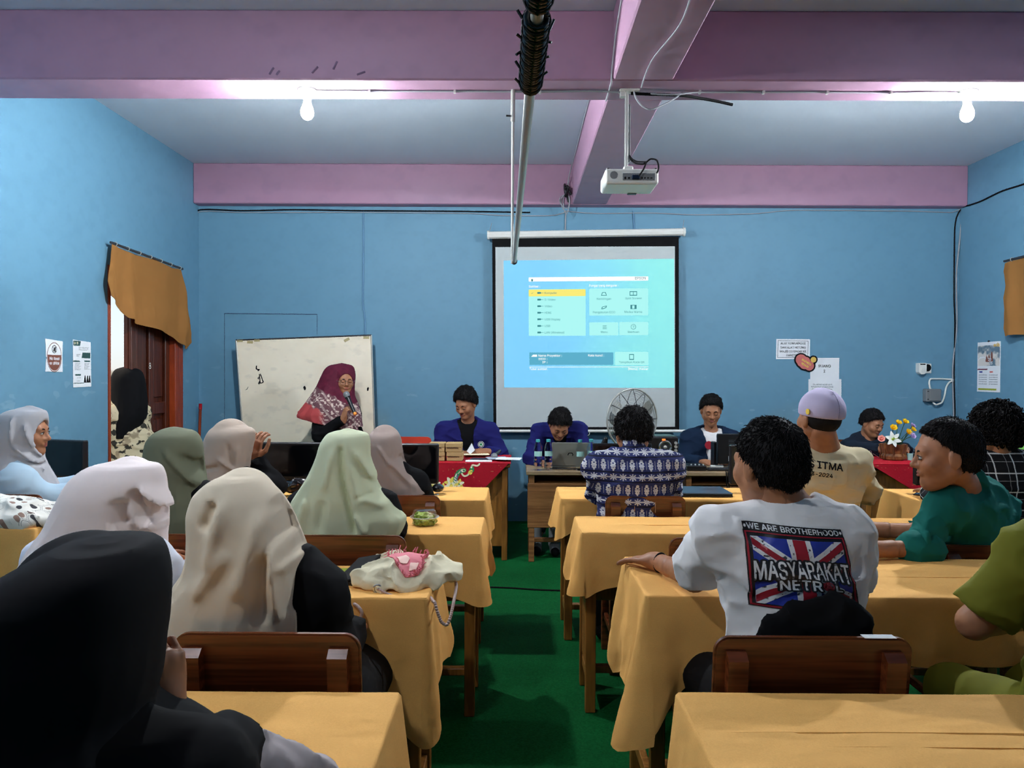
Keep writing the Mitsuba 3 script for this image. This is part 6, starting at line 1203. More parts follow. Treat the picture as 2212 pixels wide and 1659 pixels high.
part(jb, 'upper_conduit', tube(spline([(jx - .014, BY - .03, jz + .06), (jx - .022, BY - .02, jz + .12), (jx - .005, BY - .015, jz + .155), (jx + .06, BY - .012, jz + .156), (rx_, BY - .012, jz + .150)], 24), .0085, 8), 'white_plastic', True)
part(jb, 'lower_conduit', tube(spline([(jx, BY - .04, jz - .055), (jx + .03, BY - .05, jz - .085), (jx + .075, BY - .05, jz - .07), (jx + .11, BY - .035, jz - .02), (jx + .14, BY - .02, jz + .08), (jx + .18, BY - .012, jz + .13), (rx_, BY - .012, jz + .138)], 28), .0085, 8), 'white_plastic', True)
mop = thing('broom', 'thin reddish pole leaning in the left back corner', 'pole')
part(mop, 'handle', tube([(-2.967, 7.16, 0.718), (-2.958, 7.17, 1.065)], .013, 10), 'wood_frame', 30); part(mop, 'grip', tube([(-2.958, 7.17, 1.047), (-2.958, 7.17, 1.099)], .015, 10), 'batik_red', 30); part(mop, 'lower_handle', tube([np.array((-2.967, 7.16, 0.718)), np.array((-2.967, 7.16, 0.718)) * [1, 1, 0] + V3(0, -.02, .10)], .012, 10), 'wood_frame', 30); part(mop, 'head', bx(-2.99, -2.80, 7.08, 7.20, .005, .12, .02), 'black_plastic')
# ---------------------------------------------------------------- things on the tables
Zc = .748   # top of a clothed desk
def monitor(label, x0, x1, y, z0, z1, yaw=0., zt=Zc, logo=None, back=False, glow_=None):
    t = thing('monitor', label, 'monitor'); cx, w = (x0 + x1) / 2, x1 - x0; cm = V3(cx, y, 0)
    R = lambda m: mv(m, (cx, y, 0), math.radians(yaw)); f = -1 if not back else 1      # f: the side that the screen faces
    part(t, 'housing', R(bx(-w / 2, w / 2, -.018, .018, z0, z1, .006)), 'black_plastic')
    part(t, 'screen', R(bx(-w / 2 + .014, w / 2 - .014, f * .0185 - .0006, f * .0185 + .0006, z0 + .028, z1 - .014)), 'black_gloss', False)
    part(t, 'stand_neck', R(bx(-.03, .03, .02 * -f - .012, .02 * -f + .012, zt + .01, z0 + .06, .004)), 'black_plastic'); part(t, 'stand_base', R(bx(-.10, .10, -.075, .075, zt, zt + .012, .005)), 'black_plastic')
    if logo: part(t, 'lettering', R(text(logo, .011, (0, -.0182, z0 + .010), '-y', .001, True, width=.034)), 'white_plastic', False)
    if back:
        for i in range(5): part(t, 'vent', R(bx(-w * .30, w * .30, -.020, -.0175, z1 - .05 - .012 * i, z1 - .046 - .012 * i)), 'dark_grey', False)
        part(t, 'rating_label', R(bx(-w * .30, -w * .05, -.0195, -.0175, z0 + .02, z0 + .06)), 'print_grey', False)
    return t
monitor('black monitor with a small white logo between the raised hand and the pale green veil', -1.434, -0.97, 4.22, .80, 1.013, 0, logo='acer')
monitor('black monitor partly behind the brownish taupe veil, beside the snack boxes', -0.871, -0.427, 4.22, .79, 1.01)
monitor('black monitor by the left wall reflecting the windows', -2.656, -2.333, 4.2, .80, 1.022, -14)
lap_m = monitor('black monitor at the edge of the dark hair, over the desk of the lilac-capped person', 1.165, 1.60, 4.2, .80, 1.015)
monitor('black monitor half hidden by the face of the green-shirted person', 2.171, 2.171 + .40, 4.2, .80, .99)
gm = monitor('monitor with a green picture at the right edge of the photo', 2.716, 2.716 + .44, 4.22, .80, 1.051)
gx = 2.716
kk = part(gm, 'picture', bx(gx + .02, gx + .42, 4.2, 4.2012, .84, 1.041), 'print_green', False); scene[kk]['emitter'] = {'type': 'area', 'radiance': {'type': 'rgb', 'value': [.06, .16, .03]}, 'sampling_weight': .2}
monitor('old black monitor seen from behind in front of the navy blazer', 1.523, 1.73 + .2, 5.85, .72, 0.948, 4, zt=.676, back=True)
# open laptop of the patterned-shirt person
lp = thing('laptop', 'open black laptop in front of the patterned-shirt person', 'laptop')
part(lp, 'base', bx(.43, .765, 4.06, 4.29, Zc, Zc + .018, .004), 'black_plastic'); part(lp, 'keyboard', bx(.45, .745, 4.15, 4.27, Zc + .018, Zc + .020), 'dark_grey', False)
tl_ = lambda m: (lambda v: trimesh.Trimesh(np.stack([v[:, 0], v[:, 1] + (v[:, 2] - Zc) * .18, v[:, 2]], 1), m.faces, process=False))(m.vertices)
part(lp, 'lid', tl_(bx(.43, .765, 4.285, 4.297, Zc + .018, 1.006, .004)), 'black_plastic'); part(lp, 'screen', tl_(bx(.442, .753, 4.2838, 4.285, Zc + .035, .994)), 'black_gloss', False)
lp = thing('laptop', 'closed dark laptop lying on the desk right of the patterned shirt', 'laptop')
mat('lid_slate', (52, 66, 80), .25, spec=.5)
part(lp, 'base', bx(.865, 1.145, 4.05, 4.30, Zc, Zc + .014, .004), 'black_plastic'); part(lp, 'lid', bx(.865, 1.145, 4.05, 4.30, Zc + .0145, Zc + .024, .004), 'lid_slate')
# silver laptop seen from behind
lp = thing('laptop', 'silver laptop seen from behind on the bare desk', 'laptop')
mat('lid_silver', (150, 150, 142), .35, metallic=.6)
lx0, lx1 = 0.271, 0.568
part(lp, 'base', bx(lx0, lx1, 5.88, 6.07, .676, .692, .004), 'lid_silver')
tb = lambda m: (lambda v: trimesh.Trimesh(np.stack([v[:, 0], v[:, 1] - (v[:, 2] - .69) * .10, v[:, 2]], 1), m.faces, process=False))(m.vertices)
part(lp, 'lid', tb(bx(lx0, lx1, 5.872, 5.882, .692, 0.873, .004)), 'lid_silver')
lgx, lgz = (0.413, 0.784)
part(lp, 'emblem', tb(cat([extr(q, .001, 'xz', 5.8712) for q in (LineString([(lgx - .018, lgz - .006), (lgx - .012, lgz + .006), (lgx - .004, lgz + .008)]).buffer(.0035), LineString([(lgx + .002, lgz + .008), (lgx + .016, lgz + .006), (lgx + .020, lgz - .006), (lgx + .016, lgz - .012)]).buffer(.0028))])), 'ink_black', False)
part(lp, 'cord', tube(spline([(lx0 - .02, 5.80, .681), (lx0 + .1, 5.78, .681), (lx0 + .17, 5.77, .682), (lx1 - .02, 5.80, .681), (lx1 + .1, 5.82, .681)], 24), .0055, 6), 'black_plastic', True)
# water bottles
scene['bottle_clear'] = {'type': 'dielectric', 'int_ior': 1.22, 'ext_ior': 1.0, 'specular_transmittance': {'type': 'rgb', 'value': [.96, .98, .99]}}
mat('cap_teal', (70, 168, 172), .4); mat('label_pale', (170, 214, 208), .5)
bp = [(0, 0), (.026, 0), (.030, .004), (.031, .02), (.0285, .028), (.031, .036), (.031, .05), (.0285, .057), (.031, .064), (.031, .078), (.0285, .085), (.031, .093), (.031, .15), (.030, .165), (.024, .188), (.016, .205), (.0125, .211), (.0125, .220), (0, .220)]
for px_, Yb, lb in ((0.162, 5.74, 'clear water bottle with teal cap, leftmost on the bare desk'), (0.241, 5.76, 'clear water bottle with teal cap, touching the left side of the silver laptop'), (0.477, 5.74, 'clear water bottle with teal cap, in front of the silver laptop lid'), (0.564, 5.80, 'clear water bottle with teal cap, right of the silver laptop by the patterned shoulder')):
    t = thing('water_bottle', lb, 'bottle', None)
    part(t, 'body', lathe(bp, 20, (px_, Yb, .6765)), 'bottle_clear', 30); part(t, 'cap', lathe([(0, .209), (.0155, .209), (.016, .212), (.016, .226), (.014, .229), (0, .229)], 16, (px_, Yb, .6765)), 'cap_teal')
    th = np.linspace(-2.6, .2, 14); v = np.array([[(px_ + r * math.cos(a), Yb + r * math.sin(a), .6765 + z)] for a in th for r, z in ((.0316, .104), (.0316, .142))]).reshape(-1, 2, 3)
    g = np.arange(13); f = np.vstack([np.stack([2 * g, 2 * g + 2, 2 * g + 3], 1), np.stack([2 * g, 2 * g + 3, 2 * g + 1], 1)]); part(t, 'label', trimesh.Trimesh(v.reshape(-1, 3), f, process=False), 'label_pale', True)
# snack boxes
mat('kraft', (176, 146, 100), .8, spec=.15); mat('kraft_dark', (70, 50, 30), .8)
bx0, bxw = -0.526, .118
for i, (x, z, lb) in enumerate(((bx0, .733, 'kraft snack box, lower right of the four on the red cloth'), (bx0 - .008, .800, 'kraft snack box, upper right of the four on the red cloth'), (bx0 - .135, .733, 'kraft snack box, lower left of the four beside the monitor'), (bx0 - .135, .800, 'kraft snack box, upper left of the four beside the monitor'))):
    t = thing('snack_box', lb, 'box'); h = .064
    part(t, 'body', bx(x, x + bxw, 5.80, 5.95, z, z + h, .003), 'kraft'); part(t, 'lid', bx(x - .002, x + bxw + .002, 5.797, 5.953, z + h * .55, z + h + .002, .003), 'kraft')
    xs = np.linspace(x + .006, x + bxw * .80, 60); zz = z + h * .46 + .006 * np.abs(np.sin((xs - x) * 2 * np.pi / .036)); part(t, 'wavy_flap', tube(np.stack([xs, np.full(60, 5.7955), zz], 1), .0022, 4), 'kraft_dark', True)
# papers and microphone on the red cloth
mat('paper_grey', (170, 176, 190), .6); mat('paper_dark', (44, 42, 58), .5)
for i, (a, b, Yp, w, d, rz, m, lb) in enumerate(((1035, 0, 5.80, .20, .10, .05, 'paper_white', 'white sheet under the dark magazine on the red cloth'), (1037, 0, 5.90, .14, .12, -.1, 'paper_dark', 'dark magazine lying beside the snack boxes'), (1075, 0, 5.92, .16, .16, .2, 'paper_grey', 'pale blue-grey leaflet under the microphone'), (1100, 0, 5.84, .19, .14, -.15, 'paper_white', 'white booklet jutting over the table corner'), (1030, 0, 6.10, .2, .10, .1, 'print_cream', 'cream sheet behind the dark magazine'))):
    xq = (a - 1116) * Yp / 1660; zq = .7335 + .0045 * i
    solo('paper', lb, 'paper', cat([mv(bx(-w / 2, w / 2, -d / 2, d / 2, 0, .002), (xq, Yp, zq), rz), mv(bx(-w / 2 + .01, w / 2 - .006, -d / 2 + .008, d / 2 - .004, 0, .002), (xq + .004, Yp + .004, zq + .0021), rz + .06)]), m, False)
def mic(label, a, b, m_end='black_plastic', collar=None):
    a, b = np.asarray(a, float), np.asarray(b, float); d = unit(b - a); t = thing('microphone', label, 'microphone')
    part(t, 'grille', bake([(ell(a + d * .022, (.026, .026, .026)), .002), (cone(a + d * .03, a + d * .052, .024, .018), .008)], .004), 'grey_plastic', True)
    part(t, 'collar', tube([a + d * .048, a + d * .056], .0225, 16), 'black_plastic', 30); part(t, 'handle', tube(np.array([a + d * .056, a + d * .10, b - d * .02]), np.array([.0185, .0165, .0135]), 14), 'black_plastic', 30)
    part(t, 'end_cap', tube([b - d * .022, b], .014, 14), m_end, 30); return t
mat('orange_cap', (236, 140, 40), .5)
mic('microphone lying on leaflets at the corner of the red table', (-0.176, 5.94, 0.75), (-0.133, 6.14, .775))
sp_w = (-1.399, 6.27, 1.166)
mic('black microphone with an orange end held by the speaker', (-1.406, 6.3, 1.237), (-1.309, 6.24, 1.054), 'orange_cap')
solo('paper_slip', 'small folded paper held by the person in the blue blazer', 'paper', trimesh.Trimesh(np.array([(-0.396, 6.12, 0.774), (-0.356, 6.12, 0.841), (-0.328, 6.1, 0.787), (-0.365, 6.1, 0.754), (-0.396, 6.125, 0.773), (-0.356, 6.125, 0.84), (-0.329, 6.105, 0.787), (-0.365, 6.105, 0.753)]), np.array([[0, 1, 2], [0, 2, 3], [4, 6, 5], [4, 7, 6], [0, 4, 5], [0, 5, 1], [1, 5, 6], [1, 6, 2], [2, 6, 7], [2, 7, 3], [3, 7, 4], [3, 4, 0]]), process=False), 'paper_white', False)
# chairs of the front row
mat('plastic_red', (214, 62, 40), .4)
def plastic_chair(x, y, label, rz=math.pi, zt=.82, m='plastic_red'):
    t = thing('plastic_chair', label, 'chair'); R = lambda q: mv(q, (x, y, 0), rz)
    bk = extr(sbox(-.20, .46, .20, zt).buffer(-.04).buffer(.04, 6).difference(sbox(-.12, .56, -.09, zt - .08)).difference(sbox(-.015, .56, .015, zt - .08)).difference(sbox(.09, .56, .12, zt - .08)), .016, 'xz', -.22); part(t, 'backrest', R(bk), m, 30)
    part(t, 'seat', R(bx(-.21, .21, -.21, .21, .42, .445, .008)), m)
    for a in (-.18, .18):
        for b in (-.19, .18): part(t, 'leg', R(bx(a - .018, a + .018, b - .018, b + .018, 0, .42, .003)), m)
plastic_chair(-0.968, 6.72, 'red plastic chair behind the red-clothed table'); plastic_chair(.42, 6.86, 'plastic chair under the person bent over the silver laptop', m='dark_grey', zt=.76)
plastic_chair(-.40, 6.84, 'plastic chair under the person with the paper', m='dark_grey', zt=.76); plastic_chair(1.62, 6.84, 'plastic chair under the navy blazer', m='dark_grey', zt=.76)
plastic_chair(2.92, 6.92, 'brown chair behind the flower pot table', m='wood_chair', zt=.80)
# pedestal fan
fn = thing('pedestal_fan', 'large steel pedestal fan with a wire cage behind the patterned shirt', 'fan')
fcx = np.array((0.817, 5.42, 1.078)); yw = math.radians(28); FR = .215
FX, FZ, FN = V3(math.cos(yw), math.sin(yw), 0), V3(0, 0, 1), V3(math.sin(yw), -math.cos(yw), 0)
wires = []
for s_, dep in ((1, .055), (-1, .075)):
    for i in range(1, 17):
        r = FR * i / 16; dd = dep * (1 - (i / 16) ** 2.4); wires.append(tube([fcx + FX * r * math.cos(a) + FZ * r * math.sin(a) + FN * s_ * dd for a in np.linspace(0, 2 * np.pi, 40)], .0016, 4))
part(fn, 'grille', cat(wires), 'steel', True); labels[fn + '__grille'] = {'kind': 'stuff'}
for j in range(12):
    a = j * np.pi / 6
    for s_, dep in ((1, .055), (-1, .075)): part(fn, 'spoke', tube([fcx + (FX * math.cos(a) + FZ * math.sin(a)) * FR * q + FN * s_ * (dep * (1 - q ** 2.4) + .003) for q in np.linspace(.12, 1, 10)], .0026, 4), 'dark_grey', True)
part(fn, 'rim', tube([fcx + FX * FR * math.cos(a) + FZ * FR * math.sin(a) for a in np.linspace(0, 2 * np.pi, 48)], .007, 8), 'steel', True)
part(fn, 'hub_badge', tube([fcx + FN * .054, fcx + FN * .062], .036, 20), 'steel', 30); part(fn, 'motor', tube([fcx - FN * .07, fcx - FN * .20], .06, 20), 'dark_grey', 30)
for j in range(3):
    a0 = j * 2 * np.pi / 3 + .5; rows = []
    for q in np.linspace(.16, .9, 10):
        wdt = .55 * math.sin(q * 2.6) + .12; tw = .5 - .3 * q; row = []
        for tt in np.linspace(-.5, .5, 6):
            a = a0 + tt * wdt * 1.1; row.append(fcx + (FX * math.cos(a) + FZ * math.sin(a)) * FR * q + FN * (tt * .05 * (1 - .3 * q)))
        rows.append(row)
    g = np.array(rows); up_ = g + FN * .0015; ring = np.concatenate([g, up_[:, ::-1]], 1); part(fn, 'blade', loft(ring), 'steel', 30)
part(fn, 'pole', tube([fcx - FN * .15 + V3(0, 0, -.03), fcx - FN * .15 * V3(1, 1, 0) + V3(0, 0, -fcx[2] + .05)], .018, 12), 'dark_grey', 30); part(fn, 'base', lathe([(0, .0), (.22, .0), (.22, .02), (.05, .05), (0, .05)], 30, (fcx - FN * .15) * [1, 1, 0]), 'dark_grey')
part(fn, 'tilt_knob', bake([(cone((0.629, 5.42, 0.939), (0.61, 5.42, 0.906), .016, .013), .01), (cone((0.629, 5.42, 0.933), (0.633, 5.42, 0.851), .014, .016), .01)], .006), 'black_plastic', True)
# loudspeaker
ls = thing('loudspeaker', 'tall black portable loudspeaker with a silver woofer ring and red display', 'speaker')
sx0, sx1, sy = 0.929, 1.14, 5.40
part(ls, 'cabinet', bx(sx0, sx1, sy, sy + .24, .03, 0.96, .012), 'black_plastic')
wc = np.array((1.046, 5.395, 0.885)); part(ls, 'woofer_ring', tube([wc + .040 * np.array([math.cos(a), 0, math.sin(a)]) for a in np.linspace(0, 2 * np.pi, 30)], .009, 8), 'chrome', True); part(ls, 'woofer_cone', tube([wc + V3(0, .004, 0), wc + V3(0, .002, 0)], .036, 24), 'dark_grey', 30); part(ls, 'dust_cap', bake([(ell(wc, (.013, .010, .013)), .001)], .003), 'steel', True)
dp = np.array((1.035, 5.39, 0.938)); mat('display_red', (200, 60, 20), .5); kk = part(ls, 'display', bx(dp[0] - .012, dp[0] + .012, dp[1], dp[1] + .008, dp[2] - .006, dp[2] + .006), 'display_red', False); scene[kk]['emitter'] = {'type': 'area', 'radiance': {'type': 'rgb', 'value': [.55, .12, .02]}, 'sampling_weight': .1}
for z in (957, 965, 973): q = np.array(aa := (1.119, 5.39, 0.915)); part(ls, 'knob', tube([q + V3(0, .008, -(z - 957) * 5.4 / 1660), q + V3(0, -.008, -(z - 957) * 5.4 / 1660)], .0105, 14), 'steel', 30)
part(ls, 'handle', tube([(1.126, 5.39, 0.847), (1.115, 5.385, 0.848), (1.116, 5.385, 0.809), (1.126, 5.39, 0.808)], .003, 6), 'grey_plastic', 30); part(ls, 'lower_grille', bx(sx0 + .02, sx1 - .02, sy - .004, sy + .002, .08, .62, .003), 'dark_grey')
for a in (sx0 + .03, sx1 - .03): part(ls, 'wheel', tube([(a - .012, sy + .18, .03), (a + .012, sy + .18, .03)], .03, 16), 'black_matte', 30)
# gear on the right bare desk
mx = thing('audio_mixer', 'small black audio mixer with pale knobs on the bare desk', 'mixer')
part(mx, 'case', bx(1.279, 1.425, 5.74, 5.92, .676, .715, .006), 'black_plastic')
for i in range(4): part(mx, 'knob', tube([(1.314 + .03 * i, 5.77, .714), (1.314 + .03 * i, 5.77, .724)], .006, 10), 'white_plastic', 30)
kb = thing('keyboard', 'black keyboard between the mixer and the old monitor', 'keyboard')
part(kb, 'case', bx(1.437, 1.635, 5.74, 5.82, .676, .692, .004), 'black_plastic')
for r in range(3):
    for c in range(10): part(kb, 'key', bx(1.437 + .008 + c * .0185, 1.437 + .008 + c * .0185 + .015, 5.746 + r * .023, 5.746 + r * .023 + .018, .692, .6955), 'dark_grey', False)
solo('adapter_box', 'pale rectangular adapter box on the keyboard under the old monitor', 'box', bx(1.479, 1.577, 5.84, 5.87, .676, .706, .003), 'white_plastic')
solo('box', 'narrow black box standing left of the old monitor', 'box', bx(1.517, 1.549, 5.9, 6.0, .676, 0.876, .003), 'black_plastic')
for x_, lb in ((1572, 'black cable hanging in front of the bare desk, left one'), (1576, 'black cable hanging in front of the bare desk, right one')): xx = (x_ - 1116) * 5.64 / 1660; cable(lb, [(xx, 5.68, .69), (xx - .004, 5.645, .66), (xx + .006, 5.643, .5), (xx + .03, 5.645, .3), (xx - .02, 5.65, .1)], .004)
# flowers
fp = thing('flower_pot', 'carved wooden pot of yellow, white, pink and lilac flowers on the red cloth', 'flower pot')
fx, fy, fz = 2.927, 5.98, .743
mat('wood_pot', wood(S(96, 58, 30), S(140, 92, 52), 60, 60, 4), .45)
oct_ = lambda r, z, k: [(fx + r * math.cos(a) , fy + r * math.sin(a), fz + z) for a in np.linspace(0, 2 * np.pi, 8, endpoint=False) + .39]
part(fp, 'pot', loft(np.array([oct_(r, z, 0) for r, z in ((.075, .0), (.085, .008), (.090, .03), (.078, .05), (.082, .06), (.095, .118), (.098, .122), (.085, .124), (.075, .10))])), 'wood_pot', 20)
for a in np.linspace(0, 2 * np.pi, 8, endpoint=False) + .39: part(fp, 'rib', tube([(fx + r * math.cos(a), fy + r * math.sin(a), fz + z) for r, z in ((.087, .008), (.092, .03), (.082, .055), (.098, .12))], .006, 6), 'wood_pot', True)
for n_, c_ in (('petal_yellow', (238, 200, 40)), ('petal_white', (240, 240, 232)), ('petal_pink', (236, 170, 156)), ('petal_lilac', (190, 170, 214)), ('leaf_green', (52, 82, 52)), ('leaf_pale', (140, 156, 130)), ('stamen_green', (150, 176, 70))): mat(n_, c_, .6, spec=.2, sheen=.2)
def leafmesh(L, w, bend, n=6):
    rows = []
    for t_ in np.linspace(0, 1, n): ww = w * math.sin(math.pi * min(.98, .06 + .94 * t_)) ** .7; rows.append([(-ww, t_ * L, bend * t_ * t_ + .12 * ww), (0, t_ * L, bend * t_ * t_), (ww, t_ * L, bend * t_ * t_ + .12 * ww), (0, t_ * L, bend * t_ * t_ - .0012)])
    return loft(np.array(rows))
def place(m, c, d, roll=0.):
    d = unit(d); a = np.cross(d, [0, 0, 1.]) if abs(d[2]) < .95 else V3(1, 0, 0); a = unit(a); b = np.cross(d, a)
    a, b = a * math.cos(roll) + b * math.sin(roll), -a * math.sin(roll) + b * math.cos(roll); return trimesh.Trimesh(m.vertices @ np.stack([a, b, d], 1).T + np.asarray(c), m.faces, process=False)
def rose(c, d, r, m, seed=0):
    ps_ = []
    for ring, (nn, tilt, rr) in enumerate(((3, 1.25, .45), (5, .9, .75), (6, .45, 1.0))):
        for i in range(nn):
            a = 2 * np.pi * i / nn + ring * .6; pm = leafmesh(r * rr, r * .42 * rr + r * .1, r * .25); q = trimesh.transformations.rotation_matrix(a, [0, 0, 1]) @ trimesh.transformations.rotation_matrix(tilt, [1, 0, 0]); pm.apply_transform(q); part(fk, 'petal', place(pm, c, d, seed), m, 40)
def lily(k_, c, d, r, m='petal_white'):
    for i in range(6):
        pm = leafmesh(r, r * .26, -r * .25); pm.apply_transform(trimesh.transformations.rotation_matrix(i * np.pi / 3 + .2, [0, 0, 1]) @ trimesh.transformations.rotation_matrix(.45, [1, 0, 0])); part(k_, 'petal', place(pm, c, d), m, 40)
    part(k_, 'stamen', bake([(cone(np.asarray(c), np.asarray(c) + unit(d) * r * .5 + V3(*np.random.default_rng(i).normal(0, r * .10, 3)), .002, .003), .001) for i in range(5)] + [(ell(np.asarray(c) + unit(d) * .006, (r * .16,) * 3), .004)], .003), 'stamen_green', True)
blooms = [((2.91, 5.95, 0.985), 'petal_yellow', .036), ((2.973, 6, 1.022), 'petal_yellow', .032), ((3.014, 5.98, 1.03), 'petal_yellow', .034), ((3.024, 5.95, 0.954), 'petal_yellow', .034), ((3.08, 5.99, 0.972), 'petal_yellow', .030), ((3.097, 6.03, 0.999), 'petal_lilac', .030), ((3.043, 5.93, 0.927), 'petal_lilac', .034), ((2.807, 5.92, 0.905), 'petal_pink', .036)]
for i, (c, m, r) in enumerate(blooms):
    fk = key_of('flower', fp); c = np.array(c); scene[fk] = mikit.ply(tube(spline([(fx + (c[0] - fx) * .3, fy, fz + .10), (fx + (c[0] - fx) * .7, (c[1] + fy) / 2, (fz + .12 + c[2]) / 2 + .01), c], 8), .0028, 5), 'leaf_green', True); rose(c, unit(c - V3(fx, fy + .22, fz + .02)), r, m, i * .7)
fk = key_of('flower', fp); c = np.array((2.863, 5.86, 0.91)); scene[fk] = mikit.ply(tube([(fx, fy, fz + .1), c], .003, 5), 'leaf_green', True); lily(fk, c, V3(0, -1, .25), .062)
r_ = np.random.default_rng(5)
for i in range(26):
    a = r_.uniform(0, 2 * np.pi); d = V3(math.cos(a), math.sin(a), r_.uniform(.2, 1.4)); c = V3(fx, fy, fz + .12) + unit(d) * r_.uniform(.02, .09); part(fp, 'leaf', place(leafmesh(r_.uniform(.05, .09), .016, -.015), c, unit(np.cross(d, V3(0, 0, 1)) * .2 + V3(0, 0, .0) + d * .01 + V3(.01, .02, .3)), a + r_.uniform(-.5, .5)), 'leaf_green' if i % 4 else 'leaf_pale', 40)
lk = thing('lily', 'white lily lying on the corner of the red cloth beside the pot', 'flower'); lily(lk, np.array((2.624, 5.8, 0.768)), V3(-.1, -.8, .55), .055)
sc = thing('key_ring', 'steel rod with a ring lying left of the flower pot', 'key ring'); a_ = np.array((2.714, 5.9, 0.807)); b_ = np.array((2.778, 5.9, 0.771)); part(sc, 'ring', tube([a_ + .011 * np.array([math.cos(t), .2, math.sin(t)]) for t in np.linspace(0, 6.28, 16)], .0025, 5), 'chrome', True); part(sc, 'blade', tube([a_ + (b_ - a_) * .3, b_], .003, 5), 'chrome', True)
cp = thing('plastic_cup', 'small pale cup standing right of the flower pot', 'cup'); part(cp, 'cup', lathe([(0, 0), (.018, 0), (.022, .05), (.0205, .05), (.017, .003), (0, .003)], 18, (3.044, 5.95, .743)), 'label_pale')
# ---- left block desks
ms_ = thing('computer_mouse', 'black computer mouse at the edge of the desk by the red cloth', 'mouse'); part(ms_, 'shell', bake([(ell((-0.418, 4.1, 0.784), (.032, .055, .022)), .01)], .005, [(slab(V3(-9, -9, -9), V3(9, 9, 9), lambda x, y, z: z - Zc), .002)]), 'black_gloss', True)
solo('paper', 'white paper beside the black mouse', 'paper', mv(bx(-.06, .06, -.05, .05, 0, .002), (-0.47, 4.06, Zc), .1), 'paper_white', False)
pou = thing('pouch', 'crumpled shiny dark pouch in front of the logo monitor', 'pouch'); pp = np.array((-1.149, 4.02, 0.796)); mat('foil_dark', proc(lambda p, n, uv: mix(S(22, 18, 20), S(110, 84, 84), smoothstep(.62, .70, fbm(p.x * 45, p.y * 45, p.z * 45, 2)))), .2, spec=.8)
part(pou, 'bag', bake([(ell(pp + V3(0, 0, -.0), (.072, .05, .036), rot(0, 0, -14)), .01)], .005, wrinkle=FOLD(.02, (22, 22, 22), 3)), 'foil_dark', True)
rd = thing('red_wallet', 'small red purse beside the dark pouch', 'purse'); part(rd, 'body', mv(bx(-.03, .03, -.02, .02, 0, .022, .006), (-1.11, 3.98, Zc), .3), 'batik_red')
# clear food tub
tb_ = thing('food_tub', 'clear plastic tub of green salad on the orange cloth', 'container'); tx, ty = -0.39, 3.27
scene['tub_clear'] = {'type': 'thindielectric', 'int_ior': 1.45}
part(tb_, 'tub', lathe([(0, 0), (.044, 0), (.047, .004), (.054, .034), (.062, .036), (.062, .037)], 28, (tx, ty, Zc)), 'tub_clear', 30); part(tb_, 'lid', lathe([(.062, .0385), (.054, .041), (.047, .064), (.040, .068), (0, .069)], 28, (tx, ty, Zc)), 'tub_clear', 30); part(tb_, 'rim', tube([(tx + .061 * math.cos(a), ty + .061 * math.sin(a), Zc + .038) for a in np.linspace(0, 2 * np.pi, 30)], .0014, 5), 'white_plastic', True)
mat('salad', proc(lambda p, n, uv: mix(mix(S(96, 120, 30), S(160, 176, 70), noise(p.x * 110, p.y * 110, p.z * 110)), S(206, 190, 150), smoothstep(.0, .03, p.x - tx) * smoothstep(.035, .05, p.z - Zc))), .6)
part(tb_, 'salad', bake([(ell((tx, ty, Zc + .018), (.047, .047, .018)), .01), (ell((tx - .014, ty, Zc + .038), (.028, .03, .02)), .012), (ell((tx + .02, ty, Zc + .036), (.022, .03, .014)), .012)], .0035, wrinkle=FOLD(.012, (60, 60, 60), 2)), 'salad', True)
# tote bag
def _canvas(p, n, uv): return mix(S(224, 214, 186), S(200, 190, 160), fbm(p.x * 22, p.y * 22, p.z * 22, 3))
mat('canvas', proc(_canvas), .85, spec=.1, sheen=.2)
tg = thing('tote_bag', 'white canvas tote bag with a pink butterfly patch and a bead chain strap', 'bag')
tg_prims = [(ell((-0.328, 2.42, 0.763), (.135, .13, .060), rot(0, 0, 6)), .03), (ell((-0.251, 2.46, 0.759), (.085, .10, .042), rot(0, 0, 6)), .03), (ell((-0.401, 2.4, 0.763), (.10, .11, .055), rot(0, 0, -14)), .03), (ell((-0.443, 2.33, 0.74), (.06, .045, .024)), .02), (ell((-0.367, 2.3, 0.755), (.075, .04, .03), rot(0, 0, -6)), .02)]
for i, x in enumerate(np.linspace(768, 800, 5)): tg_prims.append((cone(V3((x - 1116) * 2.31 / 1660, 2.31, .757), V3((x + 5 - 1116) * 2.34 / 1660, 2.34, .785), .011, .012), .006))
bagm = bake(tg_prims, .005, [(slab(V3(-9, -9, -9), V3(9, 9, 9), lambda x, y, z: np.where((y < 2.20) | (x > -.25), -1., z - (Zc + .001)) * -1 if False else (z - (Zc + .001))), .004)], wrinkle=FOLD(.020, (11, 11, 11), 8))
part(tg, 'bag', bagm, 'canvas', True)
def drop_on(mesh, xy, lift):
    o = np.stack([xy[:, 0], xy[:, 1], np.full(len(xy), 1.6)], 1); loc, ir, _ = mesh.ray.intersects_location(o, np.tile([[0, 0, -1.]], (len(o), 1)), multiple_hits=False); z = np.full(len(o), np.nan); z[ir] = loc[:, 2]
    z[np.isnan(z)] = np.nanmin(z) if np.isfinite(z).any() else Zc; return np.stack([xy, z + lift], 1) if False else np.column_stack([xy, z + lift])
bfc = np.array([-0.353, 2.37]); mat('felt_pink', (214, 120, 130), .9, sheen=.5); mat('felt_pale', (236, 196, 184), .9)
def patch(poly, lift, m, nm):
    mm = trimesh.creation.extrude_polygon(poly, .002, engine='earcut'); mm = trimesh.Trimesh(*trimesh.remesh.subdivide_to_size(mm.vertices, mm.faces, .012), process=False); v = mm.vertices; q = drop_on(bagm, v[:, :2], lift); q[:, 2] += v[:, 2]; part(tg, nm, trimesh.Trimesh(q, mm.faces, process=False), m, 40)
W_ = lambda pts: Polygon([(bfc[0] + a, bfc[1] + b) for a, b in pts])
